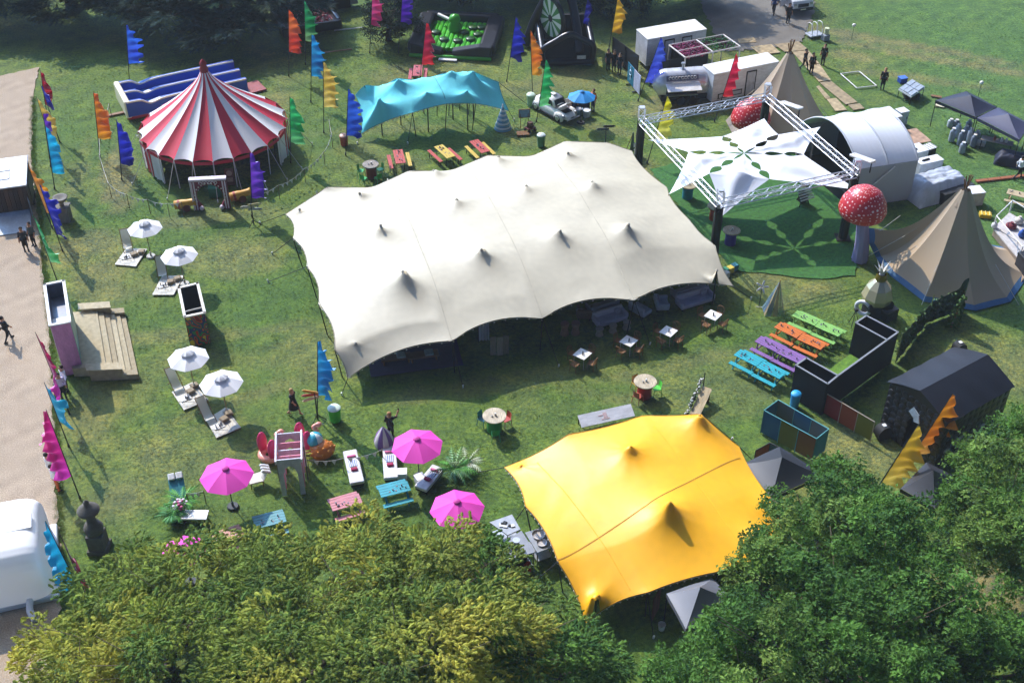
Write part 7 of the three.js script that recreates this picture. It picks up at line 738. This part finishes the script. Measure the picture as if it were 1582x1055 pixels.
function person(label, pos, turn, pose, top, bottom, hair, o = {}) {
  const t = thing('person', label, 'person', pos, turn, 0), { g, P } = bodyOf(pose), c = g.clone(), p = c.attributes.position, col = new Float32Array(p.count * 3), T = lin(top), B = lin(bottom), SK = lin(o.skin ?? 0xb98a6c), SH = lin(0x18181a);
  for (let i = 0; i < p.count; i++) { const x = p.getX(i), y = p.getY(i), z = p.getZ(i), dA = Math.min(Math.hypot(x - P.haL[0], y - P.haL[1], z - P.haL[2]), Math.hypot(x - P.haR[0], y - P.haR[1], z - P.haR[2])), arm = Math.abs(x) > 0.21; let k = y > 1.47 && Math.abs(x) < 0.13 ? SK : arm && y > 0.7 ? (dA < (o.sleeve ? 0.1 : 0.26) ? SK : T) : y > (o.dress ?? 0.98) ? T : y > 0.09 ? B : SH; col.set(k, i * 3); }
  c.setAttribute('color', new THREE.BufferAttribute(col, 3)); const m = new THREE.Mesh(c, new THREE.MeshStandardMaterial({ vertexColors: true, roughness: 0.85 })); m.name = 'body'; m.castShadow = m.receiveShadow = true; t.add(m);
  part(t, 'hair', [sp(0.118, 0, 1.695, -0.022, 12, 1, 1, 1), ...(o.long ? [sp(0.1, 0, 1.58, -0.07, 10, 1, 1.5, 0.6)] : [])], mat(hair, 0.8)); part(t, 'eyes', [sp(0.014, -0.035, 1.655, 0.1, 6), sp(0.014, 0.035, 1.655, 0.1, 6)], BLACK); part(t, 'mouth', [bx(0.04, 0.01, 0.01, 0, 1.575, 0.105)], mat(0x8a4a40, 0.7)); for (const s of [-1, 1]) part(t, 'ear', [sp(0.024, s * 0.1, 1.64, 0, 6, 0.5, 1.2, 1)], mat(o.skin ?? 0xb98a6c, 0.8));
  if (o.phone) part(t, 'phone', [bx(0.08, 0.15, 0.01, P.haR[0] - 0.02, P.haR[1] + 0.12, P.haR[2] + 0.05)], BLACK); if (o.hem) part(t, 'skirt', [lathe([[0.17, 1.0], [0.26, 0.6], [0.28, 0.45]], 16)], mat(top, 0.85)); return t;
}
const DK = 0x17181b;
person('person in black walking alone on the gravel path', [-28.95,-0.03], 2.6, 'walk', DK, 0x1c1d20, 0x1a1410); person('person in dark clothes standing at the foot of the horse box ramp', [-30.74,-9.18], 0.3, 'stand', 0x20242c, 0x18181c, 0x1a1410); person('person in grey patterned top beside the horse box ramp', [-30.42,-9.77], -0.4, 'stand', 0x4a5550, 0x15161a, 0x2a1d14); person('person in white shirt and dark trousers near the pink booth', [-24.33,4.35], -0.8, 'stand', 0xdfe2e6, 0x1b1d24, 0x2a1c14, { sleeve: 1 }); person('person in pale lilac shirt beside the leaning magenta flag', [-24.32,5], 0.4, 'stand', 0xcdbfe0, 0x1b1c22, 0x221812, { sleeve: 1 }); person('person in white top and rust orange trousers on the gravel path', [-22.63,11.95], 2.2, 'stand', 0xe2e0dc, 0xb4551f, 0x2a1c14, { sleeve: 1 }); person('person in white shirt standing behind the rust trousered one', [-23.12,11.13], 2.4, 'stand', 0xdcdcda, 0xc9c4ba, 0x1d1510, { sleeve: 1 });
person('fair haired person in black dress walking past the finger post', [-11.63,6.26], 1.2, 'walk', 0x1b1c20, 0xb08a70, 0xb09058, { hem: 1, dress: 0.6, long: 1 }); person('person in long black outfit holding up a phone by the pink parasol', [-6.33,8.08], 2.8, 'reach', 0x101114, 0x101114, 0xb08050, { phone: 1, long: 1 });
person('left of three people in dark clothes in the tree shade', [7.62,-34.7], 0.5, 'stand', 0x20222a, 0x14151a, 0x14100c); person('middle of three people in dark clothes in the tree shade', [8.07,-34.47], 0.2, 'stand', 0x181a20, 0x16171c, 0x3a2a1c); person('right of three people in dark clothes in the tree shade', [8.5,-34.02], -0.6, 'stand', 0x1a1c22, 0x131418, 0x1a120c);
person('person in black striding on the trackway boards', [23.22,-34.7], 0.8, 'walk', 0x1c1b1e, 0x141518, 0x1c140e); person('person in black standing on the trackway boards', [23.66,-34.02], 0.3, 'stand', 0x17171a, 0x131417, 0x1b130e); person('person in black standing on grass beside the trackway', [24.9,-35.62], -0.6, 'stand', 0x1f2418, 0x14151a, 0x1c140e); person('person with long fair hair in black beside the flat goal frame', [28.67,-31.36], -0.4, 'stand', 0x1a1a1e, 0x101114, 0xa87a4a, { long: 1 });
person('person in dark clothes standing in front of the white van', [23.49,-43.53], 0.2, 'stand', 0x18191e, 0x15161a, 0x1a120d); person('person in blue top carrying a white bag by the white van', [22.58,-45.39], -0.4, 'walk', 0x2d4478, 0x1a1d2a, 0x1c140e); person('person in white top walking beside the cable ramp', [34.85,-18.03], 1.6, 'walk', 0xd6dade, 0x16171b, 0x1c140e, { sleeve: 1 }); person('seller in beige top under the sky blue parasol', [4.61,-27.37], 0.4, 'stand', 0xb8a688, 0x232c44, 0x3a281a); person('person in orange top right of the parasol stall', [6.09,-27.88], -0.8, 'stand', 0xc8641f, 0x2a3550, 0x5a3a20);
// ---------- potted plants ----------
function frond(L, droop, w, n = 9) { const g = []; for (let i = 1; i <= n; i++) { const t = i / n, x = L * t, y = L * 0.75 * t - droop * t * t * L, s = w * Math.sin(Math.PI * (0.15 + 0.8 * t)); for (const e of [-1, 1]) g.push(tri([[[x - 0.04, y, 0], [x + 0.05, y, 0], [x + 0.18, y - 0.08, e * s]]])); } g.push(tube([[0, 0, 0], [L * 0.4, L * 0.3 - droop * 0.16 * L, 0], [L, L * 0.75 - droop * L, 0]], 0.012, 10, 4)); return g; }
function palm(label, pos, n, cols, L) { const t = thing('palm_plant', label, 'plant', pos); part(t, 'pot', [lathe([[0.2, 0.01], [0.28, 0.42], [0.31, 0.42], [0.26, 0.36]], 14)], mat(0x2c2a28, 0.8)); for (let i = 0; i < n; i++) { const a = i * 2.4 + rr(-0.2, 0.2), k = rr(0.75, 1.15); part(t, 'frond', frond(L * k, rr(0.35, 0.7), 0.2).map((g) => g.scale(1, rr(0.98, 1.02), 1).rotateY(a).translate(0, 0.42, 0)), mat(cols[i % cols.length], 0.6)); } return t; }
palm('green palm plant with feathery fronds beside the sun loungers', [-2.88,10.9], 20, [0x3f8a22, 0x56a02c, 0x2f6f1c, 0x7aa85a], 1.15); palm('pampas like plant with pale plumes right of the green palm', [-2.27,10.44], 9, [0xa8b088, 0x8a9f6a, 0xc4c8a8], 0.9); palm('green palm plant beside the white low table', [-16.12,13.15], 18, [0x4f9a2c, 0x3a8022, 0x6ab03a], 1.0); palm('leafy green plant at the edge of the yew', [-16.44,14.01], 14, [0x2f7a28, 0x4a9434], 0.8);
{ const t = thing('orchid_bouquet', 'pink and white orchid bouquet on the white low table', 'flowers', [-16.07,13.67], 0, 0.02); const a = [], b = []; for (let i = 0; i < 26; i++) (i % 3 ? a : b).push(sp(0.08, rr(-0.3, 0.3), rr(0.55, 0.95), rr(-0.25, 0.25), 6, 1, 0.6, 1)); part(t, 'white_blooms', a, mat(0xe9dfe4, 0.7)).userData.kind = 'stuff'; part(t, 'pink_blooms', b, mat(0xd0568c, 0.7)).userData.kind = 'stuff'; part(t, 'vase', [lathe([[0.14, 0], [0.2, 0.3], [0.1, 0.5], [0.12, 0.55]], 12)], mat(0xb8c4c0, 0.4)); for (let i = 0; i < 6; i++) part(t, 'stem', [bar([0, 0.45, 0], [rr(-0.25, 0.25), 0.85, rr(-0.2, 0.2)], 0.012)], mat(0x3a6a2a, 0.8)); }
// ---------- trees ----------
function leafClump(n, R0, leaf, flat, up) { const g = []; for (let i = 0; i < n; i++) { const a = rr(0, 6.283), r = R0 * Math.sqrt(rnd()), y = rr(-1, 1) * R0 * flat, l = leaf * rr(0.7, 1.3), w = l * 0.55; const q = tri([[[0, 0, 0], [w / 2, 0.12 * l, l * 0.5], [0, 0, l]], [[0, 0, 0], [0, 0, l], [-w / 2, 0.12 * l, l * 0.5]]]); q.rotateX(rr(-0.9, 0.5) * (1 - up)); q.rotateY(rr(0, 6.283)); q.translate(r * Math.cos(a), y, r * Math.sin(a)); g.push(q); } const m = mergeGeometries(g.map((x) => prep(x))); m.deleteAttribute('uv'); return m; }
function spray(n, L, w) { const g = []; for (let i = 0; i < n; i++) { const t = (i + 0.5) / n, x = L * t, s = w * (0.35 + Math.sin(Math.PI * Math.min(1, t * 0.95 + 0.08))) * rr(0.7, 1.2), y = -0.28 * t * t * L + rr(-0.02, 0.02); for (const e of [-1, 1]) { g.push(tri([[[x - 0.03, y, 0], [x + 0.035, y + 0.01, 0], [x + s * 0.75, y - 0.03 + rr(-0.03, 0.03), e * s]]])); } } const m = mergeGeometries(g.map((x) => prep(x))); m.deleteAttribute('uv'); return m; }
const LEAF = { oak: [leafClump(14, 0.24, 0.17, 0.5, 0), leafClump(12, 0.22, 0.15, 0.6, 0)], yew: [spray(8, 0.27, 0.06), spray(7, 0.22, 0.055)], cedar: [spray(9, 0.6, 0.15), spray(8, 0.5, 0.13)], bush: [leafClump(12, 0.25, 0.16, 0.6, 0)] };
const leafMat = (r = 0.85) => phys({ color: 0xffffff, roughness: r, transmission: 0.42, thickness: 0, specularIntensity: 0.25 });
const LM = leafMat(), BARK = mat(0x4b4034, 0.95, { tex: 'wood' });
function tree(name, label, base, h, lobes, kind, cols, dens, o = {}) {
  const t = thing(name, label, 'tree', base, 0, 0, o.group), C = cols.map(lin); let cx = base[0], cz = base[1]; const tr = o.trunk ?? 0.4;
  part(t, 'trunk', [bar([0, -0.1, 0], [0.1, h * 0.3, 0.05], tr * 1.15, 9, tr * 0.8), bar([0.1, h * 0.3 - 0.03, 0.05], [-0.05, h * 0.62, 0], tr * 0.8, 9, tr * 0.2)], BARK);
  for (const [x, y, z, r] of lobes) part(t, 'limb', [bar([0, Math.min(h * 0.6, Math.max(1, y - r * 0.5)), 0], [x - cx, y, z - cz], tr * 0.4, 6, tr * 0.12)], BARK);
  const M = [], K = [], twigs = []; const d = new THREE.Object3D();
  for (const [x, y, z, r, ry0] of lobes) {
    const ry = ry0 ?? r * 0.8, np = Math.max(9, Math.round(r * r * (o.puffs ?? 4.2)));
    for (let b = 0; b < r * 1.3; b++) { const a = rr(0, 6.28), e = rr(0.1, 1), q = [x - cx + r * Math.cos(a) * rr(0.85, 1.08), y + ry * e * 0.95, z - cz + r * Math.sin(a) * rr(0.6, 1) * (1 - e * 0.5)]; twigs.push(tube([[x - cx, y, z - cz], [(x - cx + q[0]) / 2, (y + q[1]) / 2 + rr(-0.2, 0.3), (z - cz + q[2]) / 2], q], rr(0.01, 0.022), 6, 4)); }
    for (let p = 0; p < np; p++) {                                                       // puffs over the lobe, leaves over each puff
      const v = V(rr(-1, 1), rr(-0.65, 1), rr(-1, 1)); if (v.lengthSq() > 1 || v.lengthSq() < 0.05) { p -= 0.999; continue; } v.normalize().multiplyScalar(rr(0.72, 1.04)); const q = [x + v.x * r, y + v.y * ry, z + v.z * r], pr = (o.puffR ?? 0.7) * rr(0.7, 1.35), tone = rnd(), n = Math.round(dens * pr * pr * 10);
      for (let k = 0; k < n; k++) {
        const s = V(rr(-1, 1), rr(-0.5, 1), rr(-1, 1)).normalize(), rad = pr * Math.pow(rnd(), 0.4); d.position.set(q[0] - cx + s.x * rad, Math.max(0.15, q[1] + s.y * rad * (o.flat ?? 0.7)), q[2] - cz + s.z * rad);
        const out = Math.atan2(-(v.z + s.z * 0.6), v.x + s.x * 0.6); if (kind === 'yew' || kind === 'cedar') d.rotation.set(rr(-0.5, 0.5), out + rr(-0.9, 0.9), rr(-0.25, 0.55), 'YXZ'); else d.rotation.set(rr(-0.7, 0.7), rr(0, 6.28), rr(-0.7, 0.7));
        d.scale.setScalar(rr(0.55, 1.5) * (o.size ?? 1)); d.updateMatrix(); M.push(d.matrix.clone()); let c = mix(C[0], C[1], cl(tone * 0.8 + rr(-0.15, 0.35))); if (C[2]) c = mix(c, C[2], cl(-0.1 + 1.8 * fbm(q[0] * 0.22 + 5, q[2] * 0.22, 2) + (o.bias ?? 0) + rr(-0.15, 0.15))); const b = rr(0.6, 1.25); K.push(c.map((e) => e * b));
      }
    }
  }
  part(t, 'twigs', twigs, mat(0x7d7058, 0.95)).userData.kind = 'stuff';
  const V2 = LEAF[kind]; V2.forEach((g, gi) => { const idx = M.map((_, i) => i).filter((i) => i % V2.length === gi), im = new THREE.InstancedMesh(g, LM, idx.length); idx.forEach((i, j) => { im.setMatrixAt(j, M[i]); im.setColorAt(j, new THREE.Color(...K[i])); }); im.name = 'crown'; im.castShadow = im.receiveShadow = true; im.userData.kind = 'stuff'; t.add(im); });
  leafCount += M.length; return t;
}
let leafCount = 0;
const OAKC = [0x335c24, 0x6a963c, 0xa4b858], YEWC = [0x5c7c38, 0xa0ae48, 0xe4d254], CEDC = [0x24403a, 0x38564c, 0x4d6a60];
tree('yew_tree', 'broad olive yew with yellow sprays at the bottom centre', [-6.29,24.18], 8, [[-6,4.5,23.7, 4.2], [-9.54,4,22.97, 3.4], [-2.96,4,22.3, 3.4], [-4.1,6,27.29, 3.6], [-7.66,6,27.58, 3.6], [-1.79,4.6,25.35, 3.2], [-6.56,2.6,19.34, 2.6], [-3.5,2,18.52, 1.6]], 'yew', YEWC, 12, { trunk: 0.6, bias: 0.26, group: 'trees along the near edge' });
tree('yew_tree', 'low spreading yew at the bottom left beside the inflatable dome', [-14.61,23.53], 6, [[-13.04,3.6,22.98, 3.4], [-16.34,2.6,21.14, 2.6], [-13.08,2.4,19.54, 2.3], [-16.74,2.8,23.66, 2.6], [-18.87,2,23.38, 1.9], [-13.28,4.4,26.12, 3.2], [-17.33,2.8,25.4, 2.4], [-17.26,1.4,18.3, 1.2], [-11.15,2.4,19.17, 2.0]], 'yew', [0x547a36, 0xa0b046, 0xe0d052], 12, { trunk: 0.5, bias: 0.18, group: 'trees along the near edge' });
tree('yew_tree', 'darker green yew overhanging the foot of the orange tent', [1.61,24.02], 6, [[0.51,2.8,22.67, 1.9], [-0.28,4,24.58, 2.8], [2.14,2.4,24.32, 1.8], [3.65,1.2,23.27, 0.9], [-0.73,2.2,20.28, 1.6], [1.77,3.2,25.54, 2.4], [-1.46,1.2,17.19, 0.9]], 'yew', [0x36602a, 0x729a3c, 0xb0b44a], 12, { trunk: 0.4, bias: -0.15, group: 'trees along the near edge' });
tree('oak_tree', 'large green oak at the lower right beside the orange tent', [13.73,23.53], 9, [[12.86,6,22.97, 3.6], [11.15,5.5,24.02, 2.8], [15.02,5.5,21.86, 3.2], [13.02,4.6,19.27, 2.6], [14.87,4.2,18.07, 2.0], [9.62,4.6,25.35, 2.1], [10.45,6.5,27.38, 3.4], [14.56,6.2,25.37, 3.2], [7.95,3.6,25.98, 1.6], [16.72,4.4,21.26, 1.8], [15.37,2.8,14.8, 1.4], [11.5,3.4,19.38, 1.2], [12.7,6.5,27.95, 3.0], [16.72,4.6,25.04, 2.0], [8.89,4.4,26.71, 2.0], [6.8,2.2,24.81, 1.1]], 'oak', OAKC, 4.6, { trunk: 0.6, bias: -0.05, group: 'trees along the near edge' });
tree('oak_tree', 'green oak at the right edge in front of the inflatable house', [24.44,17.86], 8, [[21.85,5,17.35, 2.6], [20.43,4,18.15, 1.7], [23.88,4.6,13.63, 2.0], [22.23,5,19.64, 2.6], [22.26,3.6,14.32, 1.7], [21.47,3.4,18.93, 1.5]], 'oak', OAKC, 4.6, { trunk: 0.5, bias: 0.0, group: 'trees along the near edge' });
tree('oak_tree', 'green oak in the bottom right corner beyond the bare earth', [21.83,24.81], 7, [[19.52,4.5,25.89, 2.3], [18.5,3.6,25.83, 1.8], [21.01,4,23.3, 1.7]], 'oak', OAKC, 4.6, { trunk: 0.5, bias: 0.0, group: 'trees along the near edge' });
const off = (b, L) => L.map(([dx, y, dz, r, ry]) => [b[0] + dx, y, b[1] + dz, r, ry]);
function cedar(lab, b, L, o) { tree('cedar_tree', lab, b, 13, off(b, L), 'cedar', CEDC, 4.0, { trunk: 0.5, puffs: 4.6, puffR: 0.95, flat: 0.35, group: 'dark trees along the far edge', ...o }); }
cedar('dark blue green cedar with layered boughs at upper left', [-24.75,-45.93], [[-3, 2.6, 7, 2.6, 0.9], [2.5, 2.4, 8, 2.4, 0.9], [0, 2.0, 8.5, 2.0, 0.7], [7, 2.4, 5, 2.4, 0.8], [-7, 2.6, 3.5, 2.4, 0.8], [5, 3.0, 5, 2.8, 1], [-5.5, 3.2, 4.5, 2.6, 1], [0, 4.5, 4, 4, 1.2], [4, 5.5, 1, 3.6, 1.2], [-4, 5.5, 1, 3.6, 1.2], [0, 7.5, 0, 4, 1.4]]);
cedar('dark cedar in the upper left corner', [-38.6,-47.31], [[-4, 2.6, 4, 3, 0.9], [1, 2.4, 5, 2.8, 0.9], [5, 2.6, 4.5, 2.8, 1], [-7, 3.2, 2, 3, 1], [0, 4.8, 3, 4.2, 1.2], [4, 5.8, 0, 3.6, 1.2], [-4, 6, 0, 3.8, 1.2], [0, 7.5, 0, 4, 1.4]]);
cedar('dark cedar behind the far end of the gravel path', [-51.79,-57.43], [[0, 3, 5, 4, 1.2], [4, 3.6, 3, 3.4, 1.2], [0, 6, 1, 4.5, 1.4], [0, 9, 0, 4, 1.4]]);
cedar('dark cedar between the other two at upper left', [-32.39,-49.85], [[0, 3.0, 5, 3, 1], [-3, 4.5, 3, 3.4, 1.1], [3, 4.5, 3, 3.4, 1.1], [0, 7, 0, 4.4, 1.4]]);
tree('yew_bush', 'round dark clipped bush behind the pink and purple flags', [-10.27,-40.2], 4, [[-10.08,1.9,-39.38, 2.0, 2.0], [-9.48,2.6,-40.33, 1.9, 1.8], [-10.63,1.2,-39.07, 1.5, 1.2], [-8.83,1.4,-39.88, 1.5, 1.3]], 'bush', [0x1a2b22, 0x2a3e2c, 0x2f4630], 3, { trunk: 0.25, group: 'dark trees along the far edge' });
for (const [b, L, lab] of [[[-9.7,-51.6], [[-2, 2.6, 2, 2.6], [2, 3, 2, 2.6], [0, 5.5, 0, 3.2]], 'dark evergreen behind the round clipped bush'], [[-0.93,-51.01], [[-2, 2.8, 1, 2.6], [2, 3, 1.5, 2.6], [0, 5.5, 0, 3.2]], 'dark evergreen between the game bed and the dart game'], [[-5.28,-50.43], [[-3, 3, 1, 3], [2, 3, 3, 3], [5, 3.5, 1, 3], [0, 6, 0, 4], [-5, 4, 0, 3], [0, 9, -1, 3.4]], 'dark evergreen behind the green game bed'], [[3.42,-50.43], [[-3, 3, 1, 3], [2, 3, 3, 3], [4, 4, 1, 3], [0, 6, 0, 4], [0, 9, -1, 3.6]], 'dark evergreen behind the dart game'], [[9.89,-47.72], [[-2.5, 2, 2.5, 2.2], [0.5, 2.4, 2, 2.5], [2.5, 3.4, 0.5, 2.6], [-1, 5, 0, 3.4], [1, 7.5, -1, 3]], 'dark evergreen behind the golden yellow flag'], [[14.92,-49.56], [[0, 2.4, 1.5, 2.4], [2, 2.2, 1, 1.8], [-1.5, 4, 0, 2.8], [0.5, 6, -0.5, 2.8]], 'green tree beside the gravel road behind the cabin trailer']]) tree('evergreen_tree', lab, b, 9, off(b, L), 'bush', lab.startsWith('green') ? [0x2c4a30, 0x46683c, 0x567a46] : [0x1e3228, 0x2e4634, 0x3a543a], 2.4, { trunk: 0.35, puffs: 4, puffR: 0.85, size: 1.35, group: 'dark trees along the far edge' });
console.log('leaves', leafCount);
// ---------- short grass tufts ----------
{
  const g = []; for (let i = 0; i < 5; i++) { const a = i * 1.26, b = rr(0.02, 0.05); g.push(tri([[[Math.cos(a) * 0.02 - 0.008, 0, Math.sin(a) * 0.02], [Math.cos(a) * 0.02 + 0.008, 0, Math.sin(a) * 0.02], [Math.cos(a) * b * 1.6, rr(0.04, 0.07), Math.sin(a) * b * 1.6]]])); }
  const tg = mergeGeometries(g.map((q) => prep(q))); tg.deleteAttribute('uv');
  const pathEdge = [[-36.84,-30.07], [-33.99,-20.76], [-29.58,-8.32], [-26.73,-0.45], [-24.85,5.21], [-22.16,13.8], [-20.4,19.36]], edgeX = (z) => { for (let i = 1; i < pathEdge.length; i++) { const [x0, z0] = pathEdge[i - 1], [x1, z1] = pathEdge[i]; if (z >= z0 && z <= z1) return x0 + (x1 - x0) * (z - z0) / (z1 - z0); } return z < pathEdge[0][1] ? pathEdge[0][0] : pathEdge[6][0]; };
  const M = [], K = [], d = new THREE.Object3D(), add = (x, z, s) => { d.position.set(x, 0.0, z); d.rotation.set(0, rr(0, 6.28), 0); d.scale.set(s, s * rr(0.7, 1.2), s); d.updateMatrix(); M.push(d.matrix.clone()); const k = rr(0.75, 1.25); K.push(lawn(x, z).map((e, i) => e * k * (i === 0 ? rr(0.9, 1.15) : 1))); };
  for (let i = 0; i < 100000; i++) { const z = -46 + 68 * Math.pow(rnd(), 0.85), hw = 22 + (24 - z) * 0.34, x = rr(-hw, hw); if (x < edgeX(z) || (x > 12 && z < -36 && x < 24)) continue; if (fbm(x * 0.6 + 3, z * 0.6, 2) < -0.12 && rnd() < 0.75) continue; add(x, z, rr(0.7, 1.5)); }
  for (let i = 0; i < 5000; i++) { const z = rr(pathEdge[0][1], pathEdge[6][1]); add(edgeX(z) + 0.1 + 0.3 * (rnd() + rnd() - 1), z, rr(1, 2)); }
  const im = new THREE.InstancedMesh(tg, mat(0xffffff, 0.9, { tex: 'none' }), M.length); M.forEach((m, i) => { im.setMatrixAt(i, m); im.setColorAt(i, new THREE.Color(...K[i])); }); im.name = 'grass_tufts'; im.castShadow = im.receiveShadow = true; im.userData = { kind: 'stuff', label: 'short green grass tufts growing all over the lawn', category: 'grass' }; scene.add(im);
}
renderer.render(scene, camera);
